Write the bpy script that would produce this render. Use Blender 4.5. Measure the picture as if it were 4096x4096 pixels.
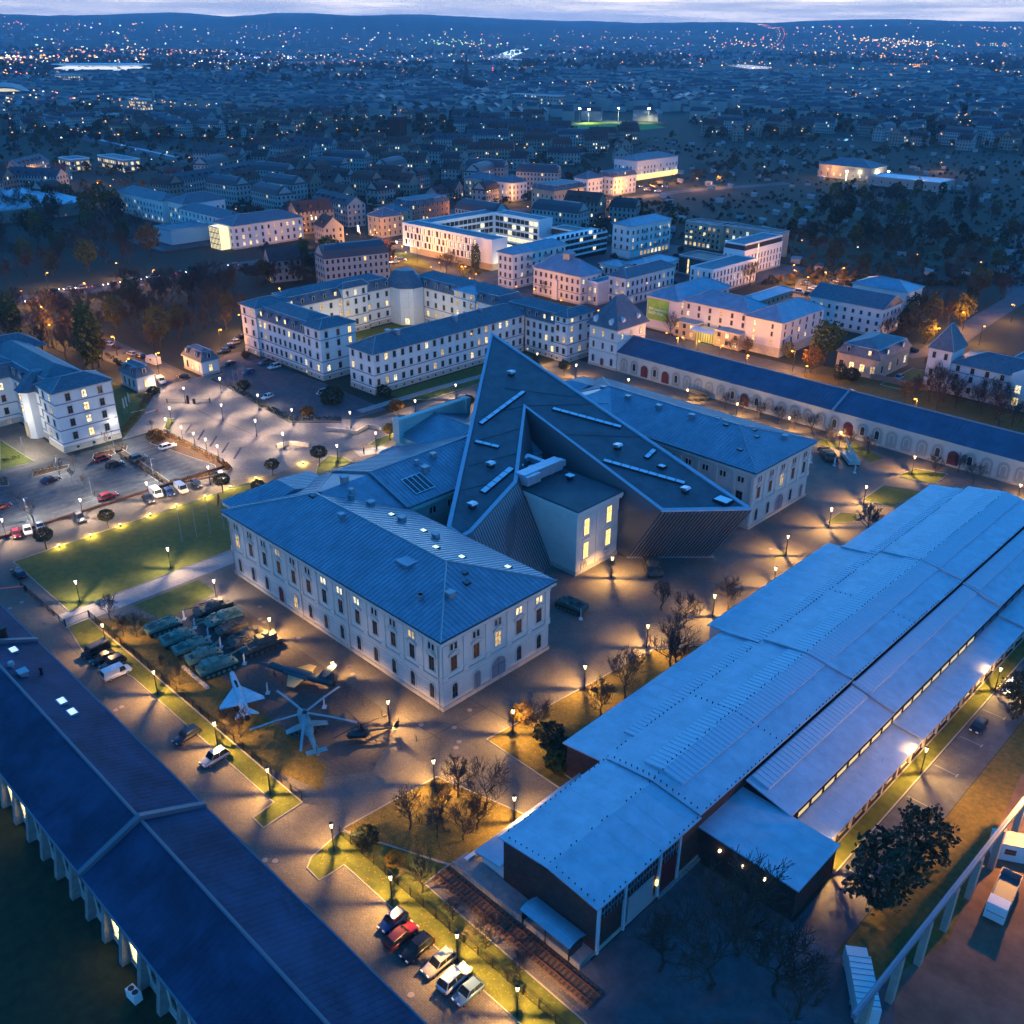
import bpy, bmesh, math, random
from mathutils import Vector, Matrix
random.seed(7)
for _o in list(bpy.data.objects):
    bpy.data.objects.remove(_o)
S = bpy.context.scene
COL = S.collection

# ---------------------------------------------------------------- camera
cam_d = bpy.data.cameras.new("camera")
cam_d.sensor_width = 36.0
cam_d.lens = 36.0 * 3857.33 / 4096.0
cam_d.clip_start = 1.0
cam_d.clip_end = 60000.0
cam = bpy.data.objects.new("camera", cam_d)
COL.objects.link(cam)
_p, _r, _h = math.radians(26.4203), math.radians(0.2932), math.radians(-44.4236)
_f = Vector((math.sin(_h) * math.cos(_p), math.cos(_h) * math.cos(_p), -math.sin(_p)))
_x = Vector((math.cos(_h), -math.sin(_h), 0.0))
_u = _x.cross(_f)
_x2 = _x * math.cos(_r) + _u * math.sin(_r)
_u2 = _u * math.cos(_r) - _x * math.sin(_r)
cam.matrix_world = Matrix(((_x2.x, _u2.x, -_f.x, 0), (_x2.y, _u2.y, -_f.y, 0), (_x2.z, _u2.z, -_f.z, 100.0), (0, 0, 0, 1)))
S.camera = cam

# ---------------------------------------------------------------- dusk sky, low sun, exposure
SUN_AZ = -40.0          # compass angle of the afterglow (towards -x +y)
SUN_EL = 6.0
SKY_K = 0.78          # strength of the sky texture
W = bpy.data.worlds.new("World")
S.world = W
W.use_nodes = True
_n, _l = W.node_tree.nodes, W.node_tree.links
_n.clear()
_out = _n.new("ShaderNodeOutputWorld")
_bg = _n.new("ShaderNodeBackground")
_sky = _n.new("ShaderNodeTexSky")
_sky.sky_type = 'NISHITA'
_sky.sun_disc = False
_sky.sun_elevation = math.radians(SUN_EL)
_sky.sun_rotation = math.radians(SUN_AZ)
_sky.altitude = 200.0
_sky.air_density = 1.0
_sky.dust_density = 0.3
_sky.ozone_density = 7.6
# a broken cloud deck low over the horizon, all round, as in the strip of sky in view
_tc = _n.new("ShaderNodeTexCoord")
_sep = _n.new("ShaderNodeSeparateXYZ")
_l.new(_tc.outputs["Generated"], _sep.inputs[0])
_map = _n.new("ShaderNodeMapping"); _map.inputs["Scale"].default_value = (6.0, 6.0, 110.0)
_l.new(_tc.outputs["Generated"], _map.inputs[0])
_noi = _n.new("ShaderNodeTexNoise"); _noi.inputs["Scale"].default_value = 1.5
_noi.inputs["Detail"].default_value = 8.0; _noi.inputs["Roughness"].default_value = 0.6
_l.new(_map.outputs[0], _noi.inputs["Vector"])
_ramp = _n.new("ShaderNodeValToRGB")
_e = _ramp.color_ramp.elements
_e[0].position = 0.36; _e[0].color = (0.95, 0.98, 1.10, 1)
_e[1].position = 0.70; _e[1].color = (2.8, 2.4, 1.95, 1)
_m = _e.new(0.52); _m.color = (1.4, 1.34, 1.34, 1)
_l.new(_noi.outputs[0], _ramp.inputs[0])
_cov = _n.new("ShaderNodeMapRange"); _cov.interpolation_type = 'SMOOTHSTEP'
_cov.inputs["From Min"].default_value = 0.025; _cov.inputs["From Max"].default_value = 0.15
_cov.inputs["To Min"].default_value = 1.0; _cov.inputs["To Max"].default_value = 0.0
_l.new(_sep.outputs["Z"], _cov.inputs["Value"])
_str = _n.new("ShaderNodeMix"); _str.data_type = 'RGBA'; _str.blend_type = 'MULTIPLY'; _str.inputs[0].default_value = 1.0
_str.inputs[7].default_value = (SKY_K * 1.0, SKY_K * 1.12, SKY_K * 0.92, 1)
_l.new(_sky.outputs[0], _str.inputs[6])
_cl = _n.new("ShaderNodeMix"); _cl.data_type = 'RGBA'
_l.new(_cov.outputs[0], _cl.inputs[0]); _l.new(_str.outputs[2], _cl.inputs[6]); _l.new(_ramp.outputs[0], _cl.inputs[7])
_l.new(_cl.outputs[2], _bg.inputs[0])
_bg.inputs[1].default_value = 1.0
_l.new(_bg.outputs[0], _out.inputs[0])

sun_d = bpy.data.lights.new("sun", 'SUN')
sun_d.energy = 0.05
sun_d.angle = math.radians(20)
sun_d.color = (0.75, 0.85, 1.0)
sun = bpy.data.objects.new("sun", sun_d)
COL.objects.link(sun)
_sd = Vector((math.sin(math.radians(SUN_AZ)) * math.cos(math.radians(8)), math.cos(math.radians(SUN_AZ)) * math.cos(math.radians(8)), math.sin(math.radians(8))))
sun.rotation_euler = (-_sd).to_track_quat('-Z', 'Y').to_euler()

S.view_settings.view_transform = 'Standard'
S.view_settings.look = 'None'
S.view_settings.exposure = 0.0
S.view_settings.gamma = 1.0
S.render.engine = 'CYCLES'
S.cycles.use_denoising = True
S.cycles.max_bounces = 4
S.cycles.diffuse_bounces = 2
S.cycles.glossy_bounces = 2
S.cycles.transmission_bounces = 2
S.cycles.transparent_max_bounces = 6
S.cycles.volume_bounces = 0
S.cycles.adaptive_threshold = 0.07
S.cycles.sample_clamp_indirect = 2.0
S.cycles.caustics_reflective = False
S.cycles.caustics_refractive = False

# ---------------------------------------------------------------- materials
MATS = {}
def mat(name, col, rough=0.7, metal=0.0, var=0.0, scale=1.0, bump=0.0, bscale=20.0, emit=None, estr=0.0, col2=None, spec=0.4, sampling='NONE', det=4.0, uneven=False, joint=0.0, stain=0.0):
    if name in MATS:
        return MATS[name]
    m = bpy.data.materials.new(name)
    m.use_nodes = True
    nt = m.node_tree
    b = nt.nodes["Principled BSDF"]
    b.inputs["Base Color"].default_value = (*col, 1)
    b.inputs["Roughness"].default_value = rough
    b.inputs["Metallic"].default_value = metal
    b.inputs["Specular IOR Level"].default_value = spec
    if var or bump or col2:
        tc = nt.nodes.new("ShaderNodeTexCoord")
        if var or col2:
            nz = nt.nodes.new("ShaderNodeTexNoise")
            nz.inputs["Scale"].default_value = scale
            nz.inputs["Detail"].default_value = det
            nz.inputs["Roughness"].default_value = 0.65
            nt.links.new(tc.outputs["Object"], nz.inputs["Vector"])
            rp = nt.nodes.new("ShaderNodeValToRGB")
            c2 = col2 if col2 else tuple(c * (1 - var) for c in col)
            c1 = col if col2 else tuple(min(1, c * (1 + var)) for c in col)
            rp.color_ramp.elements[0].position = 0.34; rp.color_ramp.elements[0].color = (*c2, 1)
            rp.color_ramp.elements[1].position = 0.66; rp.color_ramp.elements[1].color = (*c1, 1)
            nt.links.new(nz.outputs[0], rp.inputs[0])
            last = rp.outputs[0]
            def mul(fac_socket, lo, hi, frm=(.35, .65)):
                nonlocal last
                r2 = nt.nodes.new("ShaderNodeMapRange"); r2.inputs["From Min"].default_value, r2.inputs["From Max"].default_value = frm
                r2.inputs["To Min"].default_value = lo; r2.inputs["To Max"].default_value = hi
                nt.links.new(fac_socket, r2.inputs["Value"])
                mx = nt.nodes.new("ShaderNodeVectorMath"); mx.operation = 'SCALE'
                nt.links.new(last, mx.inputs[0]); nt.links.new(r2.outputs[0], mx.inputs["Scale"]); last = mx.outputs[0]
            if stain:       # rain streaks and patches
                n2 = nt.nodes.new("ShaderNodeTexNoise"); n2.inputs["Scale"].default_value = .16; n2.inputs["Detail"].default_value = 6; n2.inputs["Roughness"].default_value = .75; n2.inputs["Distortion"].default_value = .8
                nt.links.new(tc.outputs["Object"], n2.inputs["Vector"]); mul(n2.outputs[0], 1 - stain, 1 + stain)
            if joint:       # slab courses with slightly different stones
                br = nt.nodes.new("ShaderNodeTexBrick"); br.inputs["Scale"].default_value = 1.0 / joint; br.inputs["Mortar Size"].default_value = .03
                br.inputs["Color1"].default_value = (.40, .40, .40, 1); br.inputs["Color2"].default_value = (.62, .62, .62, 1); br.inputs["Mortar"].default_value = (.2, .2, .2, 1)
                nt.links.new(tc.outputs["Object"], br.inputs["Vector"]); mul(br.outputs["Color"], .72, 1.14, (.2, .62))
            nt.links.new(last, b.inputs["Base Color"])
        if bump:
            nb = nt.nodes.new("ShaderNodeTexNoise")
            nb.inputs["Scale"].default_value = bscale
            nb.inputs["Detail"].default_value = 3.0
            nt.links.new(tc.outputs["Object"], nb.inputs["Vector"])
            bp = nt.nodes.new("ShaderNodeBump")
            bp.inputs["Strength"].default_value = bump
            bp.inputs["Distance"].default_value = 0.05
            nt.links.new(nb.outputs[0], bp.inputs["Height"])
            nt.links.new(bp.outputs[0], b.inputs["Normal"])
    if emit:
        b.inputs["Emission Color"].default_value = (*emit, 1)
        b.inputs["Emission Strength"].default_value = estr
        m.cycles.emission_sampling = sampling
        if uneven:      # curtains, lamps and furniture behind the glass
            tc = nt.nodes.new("ShaderNodeTexCoord"); nz = nt.nodes.new("ShaderNodeTexNoise"); nz.inputs["Scale"].default_value = 1.7; nz.inputs["Detail"].default_value = 2
            mr = nt.nodes.new("ShaderNodeMapRange"); mr.inputs["From Min"].default_value = .35; mr.inputs["From Max"].default_value = .62; mr.inputs["To Min"].default_value = estr * .3; mr.inputs["To Max"].default_value = estr * 1.35
            gm = nt.nodes.new("ShaderNodeNewGeometry"); nt.links.new(gm.outputs["Position"], nz.inputs["Vector"]); nt.links.new(nz.outputs[0], mr.inputs["Value"]); nt.links.new(mr.outputs[0], b.inputs["Emission Strength"])
    MATS[name] = m
    return m

def lantern_mat(name, col, strength):
    if name in MATS:
        return MATS[name]
    m = bpy.data.materials.new(name); m.use_nodes = True
    nt = m.node_tree; nt.nodes.clear()
    o = nt.nodes.new("ShaderNodeOutputMaterial"); a = nt.nodes.new("ShaderNodeAddShader")
    t = nt.nodes.new("ShaderNodeBsdfTransparent"); e = nt.nodes.new("ShaderNodeEmission")
    e.inputs[0].default_value = (*col, 1); e.inputs[1].default_value = strength
    nt.links.new(t.outputs[0], a.inputs[0]); nt.links.new(e.outputs[0], a.inputs[1]); nt.links.new(a.outputs[0], o.inputs[0])
    m.cycles.emission_sampling = 'NONE'
    MATS[name] = m
    return m

# ---------------------------------------------------------------- mesh helpers
class MB:
    def __init__(s):
        s.v = []; s.f = []; s.m = []
    def poly(s, pts, mi=0):
        i = len(s.v); s.v.extend([tuple(p) for p in pts]); s.f.append(tuple(range(i, i + len(pts)))); s.m.append(mi)
        return s
    def box(s, x0, x1, y0, y1, z0, z1, mi=0):
        i = len(s.v)
        s.v += [(x0, y0, z0), (x1, y0, z0), (x1, y1, z0), (x0, y1, z0), (x0, y0, z1), (x1, y0, z1), (x1, y1, z1), (x0, y1, z1)]
        s.f += [(i, i + 3, i + 2, i + 1), (i + 4, i + 5, i + 6, i + 7), (i, i + 1, i + 5, i + 4), (i + 1, i + 2, i + 6, i + 5), (i + 2, i + 3, i + 7, i + 6), (i + 3, i, i + 4, i + 7)]
        s.m += [mi] * 6
        return s
    def prism(s, pts, z0, z1, mi=0, bottom=False):
        n = len(pts); i = len(s.v)
        s.v += [(p[0], p[1], z0) for p in pts] + [(p[0], p[1], z1) for p in pts]
        for k in range(n):
            s.f.append((i + k, i + (k + 1) % n, i + n + (k + 1) % n, i + n + k)); s.m.append(mi)
        s.f.append(tuple(range(i + n, i + 2 * n))); s.m.append(mi)
        if bottom:
            s.f.append(tuple(range(i + n - 1, i - 1, -1))); s.m.append(mi)
        return s
    def loft(s, rings, mi=0, cap=True, close=True):
        n = len(rings[0]); i = len(s.v)
        for r in rings:
            s.v += [tuple(p) for p in r]
        for a in range(len(rings) - 1):
            for k in range(n if close else n - 1):
                s.f.append((i + a * n + k, i + a * n + (k + 1) % n, i + (a + 1) * n + (k + 1) % n, i + (a + 1) * n + k)); s.m.append(mi)
        if cap:
            s.f.append(tuple(range(i + n - 1, i - 1, -1))); s.m.append(mi)
            j = i + (len(rings) - 1) * n
            s.f.append(tuple(range(j, j + n))); s.m.append(mi)
        return s
    def tube(s, p0, p1, r0, r1=None, n=6, mi=0, cap=True):
        r1 = r0 if r1 is None else r1
        p0 = Vector(p0); p1 = Vector(p1); d = (p1 - p0)
        if d.length < 1e-6: return s
        d.normalize()
        a = d.orthogonal().normalized(); b = d.cross(a)
        R = lambda p, r: [p + (a * math.cos(2 * math.pi * k / n) + b * math.sin(2 * math.pi * k / n)) * r for k in range(n)]
        return s.loft([R(p0, r0), R(p1, r1)], mi, cap)
    def lathe(s, prof, n=10, mi=0, cx=0, cy=0):
        return s.loft([[(cx + r * math.cos(2 * math.pi * k / n), cy + r * math.sin(2 * math.pi * k / n), z) for k in range(n)] for r, z in prof], mi)
    def bar(s, p0, p1, w, h, mi=0):
        # a bar of width w (horizontal) and height h (up) between two points
        p0 = Vector(p0); p1 = Vector(p1); d = p1 - p0
        sd = Vector((-d.y, d.x, 0)); sd = sd.normalized() * (w / 2) if sd.length > 1e-6 else Vector((w / 2, 0, 0))
        up = Vector((0, 0, h))
        return s.loft([[p0 - sd, p0 + sd, p0 + sd + up, p0 - sd + up], [p1 - sd, p1 + sd, p1 + sd + up, p1 - sd + up]], mi)
    def mesh(s, name, mats, smooth=False):
        me = bpy.data.meshes.new(name)
        me.from_pydata(s.v, [], s.f)
        if not isinstance(mats, (list, tuple)): mats = [mats]
        for q in mats: me.materials.append(q)
        if len(mats) > 1: me.polygons.foreach_set("material_index", s.m)
        if smooth: me.polygons.foreach_set("use_smooth", [True] * len(s.f))
        me.update()
        return me
    def build(s, name, mats, parent=None, smooth=False, **kw):
        return link(name, s.mesh(name, mats, smooth), parent, **kw)

def link(name, data, parent=None, loc=None, rz=None, label=None, cat=None, group=None, kind=None):
    o = bpy.data.objects.new(name, data)
    COL.objects.link(o)
    if parent is not None: o.parent = parent
    if loc is not None: o.location = loc
    if rz is not None: o.rotation_euler = (0, 0, rz)
    tag(o, label, cat, group, kind)
    return o

def tag(o, label=None, cat=None, group=None, kind=None):
    if label: o["label"] = label
    if cat: o["category"] = cat
    if group: o["group"] = group
    if kind: o["kind"] = kind
    return o

def thing(name, label, cat, loc=(0, 0, 0), rz=0.0, group=None):
    o = link(name, None, None, loc, rz, label, cat, group)
    o.empty_display_size = 0.5
    o["kind"] = "thing"
    return o

def copy_tree(root, loc, rz=None, label=None, group=None, scale=None, swap=None):
    """copy a thing, its parts and their sub-parts; swap maps part name stems to other mesh data"""
    def cp(o, par):
        c = o.copy(); COL.objects.link(c); c.parent = par
        if swap and o.data is not None:
            st = o.name.split(".")[0]
            if st in swap: c.data = swap[st]
        for ch in KIDS.get(o.name, ()):
            cp(ch, c)
        return c
    if root.name not in KIDS: index_kids(root)
    r = cp(root, None)
    r.location = loc
    if rz is not None: r.rotation_euler = (0, 0, rz)
    if scale is not None: r.scale = scale if isinstance(scale, tuple) else (scale,) * 3
    if label: r["label"] = label
    if group: r["group"] = group
    return r
KIDS = {}
def index_kids(o):
    KIDS[o.name] = list(o.children)
    for c in o.children: index_kids(c)

def struct(o):
    o["kind"] = "structure"; return o

# ---------------------------------------------------------------- palette
M_ZINC = mat("zinc_roof", (0.22, 0.265, 0.32), 0.38, 0.5, var=0.12, scale=0.6, det=8, stain=.16)
M_SEAM = mat("zinc_seam", (0.22, 0.25, 0.30), 0.5, 0.3)
M_SLATE = mat("slate_roof", (0.10, 0.115, 0.14), 0.55, 0.0, var=0.25, stain=.15, scale=1.2, bump=0.3, bscale=6)
M_BITUM = mat("bitumen_roof", (0.055, 0.06, 0.07), 0.6, 0.0, var=0.3, scale=0.25)
M_FELT = mat("pale_roof_felt", (0.40, 0.44, 0.50), 0.45, 0.2, var=0.10, scale=0.5, det=9, stain=.10)
M_PLASTER = mat("plaster_cream", (0.55, 0.51, 0.46), 0.85, var=0.06, scale=0.4, bump=0.1, bscale=3)
M_WHITEW = mat("plaster_white", (0.66, 0.64, 0.62), 0.85, var=0.05, scale=0.3)
M_STONE = mat("sandstone_base", (0.42, 0.37, 0.31), 0.9, var=0.15, scale=0.8)
M_BRICK = mat("dark_brick", (0.065, 0.032, 0.026), 0.9, var=0.3, scale=1.5, bump=0.3, bscale=8)
M_GLASS = mat("dark_glass", (0.02, 0.025, 0.03), 0.12, spec=0.6)
M_FRAME = mat("window_surround", (0.50, 0.46, 0.41), 0.8)
M_MULL = mat("window_bars", (0.10, 0.07, 0.05), 0.7)
M_LIT = [mat("lit_pane_a", (0.3, 0.25, 0.15), 0.5, emit=(1.0, 0.72, 0.30), estr=1.6, uneven=True),
         mat("lit_pane_b", (0.3, 0.25, 0.15), 0.5, emit=(1.0, 0.86, 0.55), estr=1.3, uneven=True),
         mat("lit_pane_c", (0.3, 0.25, 0.15), 0.5, emit=(1.0, 0.62, 0.22), estr=0.7, uneven=True)]
M_DIM = mat("dim_pane", (0.03, 0.02, 0.015), 0.2, emit=(1.0, 0.42, 0.15), estr=0.025)
M_COURSE = mat("course_flashing", (0.20, 0.22, 0.27), .7)
M_STEEL = mat("dark_post", (0.03, 0.03, 0.035), 0.5, 0.6)
M_GREYM = mat("grey_metal", (0.30, 0.32, 0.35), 0.45, 0.5)
M_REDDOOR = mat("red_door", (0.16, 0.02, 0.02), 0.6)
M_WOODDOOR = mat("grey_gate", (0.20, 0.20, 0.23), 0.7)

# ================================================================ terrain and ground
from mathutils import noise as _nz
def sst(a, b, t):
    t = max(0.0, min(1.0, (t - a) / (b - a))); return t * t * (3 - 2 * t)
def terr(x, y):
    r = math.hypot(x, y)
    if r < 3800: return 0.0
    a = math.atan2(x, y)
    t = sst(4800, 12500, r)
    n = _nz.noise(Vector((x / 2600.0, y / 2600.0, 0.3))) + 0.5 * _nz.noise(Vector((x / 900.0, y / 900.0, 2.3)))
    h = t * (226 + 70 * n + 30 * math.sin(a * 5.0 + 0.6)) + 30 * n * sst(4300, 6500, r) * (1 - t)
    h += t * 7 * _nz.noise(Vector((x / 210.0, y / 210.0, 7.1)))
    return max(0.0, h) - 2.0 * sst(3800, 4300, r) * (1 - t)
M_GROUND = mat("earth_and_fields", (0.030, 0.040, 0.020), 0.95, var=0.0, scale=0.012, col2=(0.018, 0.022, 0.014), det=8)
mb = MB()
RAD = [0, 150, 300, 450, 700, 1000, 1500, 2200, 3000, 3800, 4300, 4800, 5400, 6000, 6700, 7400, 8100, 8800, 9500, 10200, 10900, 11600, 12300, 13000, 13800, 14800]
NA = 720
for r in RAD:
    for k in range(NA):
        a = 2 * math.pi * k / NA
        mb.v.append((r * math.sin(a), r * math.cos(a), terr(r * math.sin(a), r * math.cos(a)) if r else 0.0))
for i in range(len(RAD) - 1):
    for k in range(NA):
        q = (i * NA + k, (i + 1) * NA + k, (i + 1) * NA + (k + 1) % NA, i * NA + (k + 1) % NA)
        mb.f.append(q if i else q[:3] if False else (q[0], q[1], q[2])); mb.m.append(0)
        if i: mb.f[-1] = q
gr = struct(mb.build("ground", M_GROUND, smooth=True))

M_COBBLE = mat("cobble_paving", (0.135, 0.115, 0.095), 0.8, joint=1.1, stain=.2, var=0.22, scale=3.5, bump=0.5, bscale=9, det=6)
M_PLAZA = mat("plaza_paving", (0.185, 0.165, 0.15), 0.8, joint=1.6, stain=.15, var=0.15, scale=1.4, bump=0.3, bscale=9, det=6)
M_ASPH = mat("asphalt", (0.075, 0.078, 0.085), 0.85, stain=.25, var=0.22, scale=0.5, det=6)
M_LAWN = mat("lawn_grass", (0.115, 0.125, 0.018), 0.95, var=0.0, scale=0.7, col2=(0.060, 0.078, 0.012), bump=0.6, bscale=14, det=8)
M_LITTER = mat("leaf_litter", (0.17, 0.105, 0.022), 0.95, col2=(0.065, 0.062, 0.012), scale=1.1, bump=0.6, bscale=12, det=8)
M_GRAVEL = mat("dark_gravel", (0.085, 0.072, 0.062), 0.95, var=0.3, scale=2.0, bump=0.4, bscale=16, det=8)
M_DIRT = mat("bare_dirt", (0.20, 0.115, 0.075), 0.95, col2=(0.10, 0.06, 0.04), scale=0.25, bump=0.6, bscale=2, det=8)
M_KERB = mat("kerb_stone", (0.30, 0.28, 0.26), 0.85, var=0.1, scale=2)
M_PATH = mat("pale_slabs", (0.30, 0.275, 0.255), 0.85, joint=1.2, stain=.15, var=0.1, scale=1.5)
M_MULCH = mat("orange_mulch", (0.085, 0.045, 0.022), 0.95, var=0.3, scale=2.5, bump=0.5, bscale=10)
M_PAINT = mat("road_paint", (0.24, 0.24, 0.24), 0.85)

ORDN = ["first", "second", "third", "fourth", "fifth"]
def sheet(name, pts, z, m, kerb=False):
    P = [(pts[i], pts[i + 1]) for i in range(0, len(pts), 2)] if not isinstance(pts[0], (tuple, list)) else list(pts)
    a = sum(P[i][0] * P[(i + 1) % len(P)][1] - P[(i + 1) % len(P)][0] * P[i][1] for i in range(len(P)))
    if a < 0: P.reverse()
    o = struct(MB().poly([(x, y, z) for x, y in P]).build(name, m))
    if kerb:
        k = MB()
        for i in range(len(P)):
            a_, b_ = P[i], P[(i + 1) % len(P)]
            k.bar((*a_, z - 0.01), (*b_, z - 0.01), 0.16, 0.13)
        k.build("kerb", M_KERB, o)
    return o
def rect(x0, x1, y0, y1): return [x0, y0, x1, y0, x1, y1, x0, y1]
def strip(pts, w):
    """a band of width w along a polyline -> polygon"""
    P = [Vector((pts[i], pts[i + 1])) for i in range(0, len(pts), 2)]
    L, R = [], []
    for i, p in enumerate(P):
        d = (P[min(i + 1, len(P) - 1)] - P[max(i - 1, 0)]).normalized()
        n = Vector((-d.y, d.x)) * (w / 2)
        L.append(tuple(p + n)); R.append(tuple(p - n))
    return L + R[::-1]
def strip_sheet(name, pts, w, z, m):
    poly = strip(pts, w); n = len(poly) // 2
    b = MB()
    for i in range(n - 1):
        q = [poly[i], poly[2 * n - 1 - i], poly[2 * n - 2 - i], poly[i + 1]]
        b.poly([(x, y, z) for x, y in q])
    return struct(b.build(name, m))

sheet("museum_forecourt_pavement", [-212, 41, -77, 41, -77, 62, -64, 62, -64, 86, -73, 86, -73, 213, 20, 213, 20, 243, -212, 243], 0.010, M_COBBLE)
sheet("service_yard_pavement", rect(-77, -10, 41, 64), 0.012, M_COBBLE)
sheet("yard_asphalt", rect(-49, -5, 58, 86), 0.016, M_ASPH)
sheet("east_drive", rect(-34.5, -28.5, 86, 240), 0.016, M_ASPH)
sheet("east_strip_lawn", rect(-37, -34.7, 97, 240), 0.026, M_LAWN, True)
sheet("east_meadow_ground", rect(-28.4, -6, 86, 240), 0.014, M_LITTER)
sheet("building_lot_dirt", [-22, 88, -19.5, 97, -24, 135, -2, 135, 12, 92, 12, 60, -10, 60], 0.030, M_DIRT)
sheet("plaza_pavement", [-247.4, 109.8, -214.0, 111.7, -208.9, 111.3, -203.1, 106.3, -198.3, 113.9, -198, 178, -217.6, 151.6, -215.3, 149.9, -225.7, 139.5, -265.2, 143.1, -276.0, 143.2, -279, 150, -281, 143, -281, 127, -277.2, 125.1, -259.0, 110.9, -247.2, 99.9, -247, 101], 0.018, M_PLAZA)
sheet("gate_road", rect(-345, -281, 128.5, 141.5), 0.014, M_ASPH)
strip_sheet("avenue_road", [-420.0, 110.9, -424.0, 140.9, -419.5, 171.9, -417.9, 210.1, -419.2, 238.3, -412.0, 301.9, -405.7, 328.3, -357.9, 314.5, -326.9, 293.3, -287.1, 296.1, -262, 275, -215, 272, -160, 272, -60, 272, 40, 274], 13, 0.020, M_ASPH)
strip_sheet("cross_street_road", [-409.9, 310.6, -439.3, 352.2, -465.1, 421.7, -437.4, 450.5, -420.2, 498.7, -415.1, 588.7, -383.6, 686.9], 11, 0.024, M_ASPH)
sheet("complex_yard_asphalt", [-277.2, 144.5, -265.2, 143.1, -226.3, 139.9, -215.9, 150.4, -214.6, 166.1, -246, 167, -296, 166, -296, 152, -279, 150], 0.015, M_ASPH)
strip_sheet("complex_footpath", [-219.2, 159.2, -218.8, 186.4, -217.6, 207.3, -220, 232], 3.0, 0.028, M_PATH)
sheet("complex_front_lawn", [-226.0, 174, -226.0, 236, -219.5, 234, -219.5, 176], 0.024, M_LAWN)
sheet("hedge_side_lawn", [-217.5, 176, -217.5, 226, -212.5, 226, -212.5, 180], 0.024, M_LAWN, True)
sheet("courtyard_lawn", rect(-287, -242, 185, 234), 0.016, M_LAWN)
# museum lawns
sheet("forecourt_lawn", [-198.3, 52.8, -170.6, 52.8, -170.6, 113, -190, 113, -198.3, 109], 0.030, M_LAWN, True)
sheet("hotel_drive_asphalt", rect(-222, 20, 262, 290), 0.012, M_ASPH)
sheet("hotel_yard_asphalt", [-202.2, 374.1, -216.0, 407.1, -204.1, 424.3, -192.4, 411.6, -193.3, 378.8], 0.016, M_ASPH)
sheet("villa_garden_lawn", rect(-122, -112, 292, 316), 0.03, M_LAWN, True)
sheet("school_verge_lawn", rect(-145, 20, 277, 297), 0.02, M_LITTER)
strip_sheet("lit_side_road", [-130.9, 328.4, -125.2, 340.0, -126.3, 364.1, -129.4, 395.9, -132.1, 439.2, -182.7, 594.9], 9, .026, M_ASPH)
sheet("mansion_lawn", rect(-322, -284, 262, 297), .014, M_LAWN)
sheet("block_lawn", rect(-389, -326, 300, 316), .014, M_LAWN)
sheet("quarter_pavement", rect(-326, -225, 300, 430), .010, M_ASPH)
sheet("round_tree_lawn", [-190.6, 123.7, -195.3, 127.6, -198.4, 133.1, -195.3, 135.2, -190.0, 135.2], 0.030, M_LAWN, True)
sheet("statue_lawn", [-197.1, 145.3, -198.7, 149.6, -198.1, 158.3, -195.9, 156.5, -193.8, 148.6, -194.4, 145.8], 0.032, M_LAWN, True)
sheet("statue_slab", [-196.6, 140.0, -193.5, 147.4, -189.7, 147.9, -191.9, 138.7], 0.034, M_PATH)
sheet("tank_lawn", [-164.2, 62.4, -154.6, 64.2, -157.4, 76.4, -164.2, 76.4], 0.030, M_LAWN)
sheet("display_ground", [-158, 59, -100, 57.5, -94, 66, -100, 76.6, -156, 77], 0.020, M_GRAVEL)
sheet("shrub_bed", [-165.5, 54.5, -158, 54.6, -107, 55.1, -96, 58.2, -100, 62, -158, 62.5], 0.026, M_LITTER)
sheet("fence_lawn", [-165.6, 50.3, -155.8, 48.9, -142, 51.6, -98.8, 51.9, -98.3, 48.1, -95.6, 48.1, -95.9, 54.8, -165.6, 54.3], 0.032, M_LAWN, True)
sheet("corner_lawn", [-86.3, 49.6, -85.2, 48.2, -82.3, 48.1, -82.1, 52.0, -50, 52.0, -44, 52.0, -44, 57.3, -72, 57.5, -72.2, 62, -87.4, 55.4], 0.032, M_LAWN, True)
sheet("tree_lawn", [-87.6, 55.6, -72.3, 61.8, -70.4, 66, -70.4, 76, -86.2, 72.1], 0.030, M_LITTER, True)
sheet("shed_side_lawn", [-87, 83.3, -66, 83.3, -66, 86, -73, 86, -73, 128, -76.5, 131, -83.4, 122], 0.030, M_LITTER, True)
sheet("crane_lawn", [-114.0, 236.1, -108.9, 237.6, -105.6, 234.7, -110.1, 231.9], 0.030, M_LAWN)
sheet("crane_lawn_back", [-104.5, 240.2, -94.1, 235.9, -95.2, 230.6, -105.4, 234.8], 0.030, M_LAWN)
sheet("arcade_lawn", [-86.3, 226.9, -85.2, 235.1, -77.8, 237.7, -77.5, 229.0], 0.030, M_LAWN, True)
sheet("path_lawn", [-86.1, 207.5, -86.3, 219.4, -77.6, 223.1, -79.0, 209.2], 0.030, M_LAWN, True)
sheet("path_lawn_edge", [-86.2, 189.6, -86.5, 197.7, -82.2, 200.6, -82.0, 195.0], 0.030, M_LAWN, True)
sheet("sliver_lawn", [-86.2, 163.7, -85.8, 171.7, -85.2, 172.3, -85.5, 167.1], 0.030, M_LAWN)
sheet("west_hall_meadow", rect(-140, -20, -20, 24.5), 0.014, mat("rough_dark_grass", (.026, .030, .008), .95, var=.4, scale=.6, bump=.5, bscale=12))
# paler slab path across the cobbles
for pl in ([-171, 50, -165.2, 50, -165.2, 90, -170.4, 90],):
    sheet("pale_footpath", pl, 0.022, M_PATH)
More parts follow.
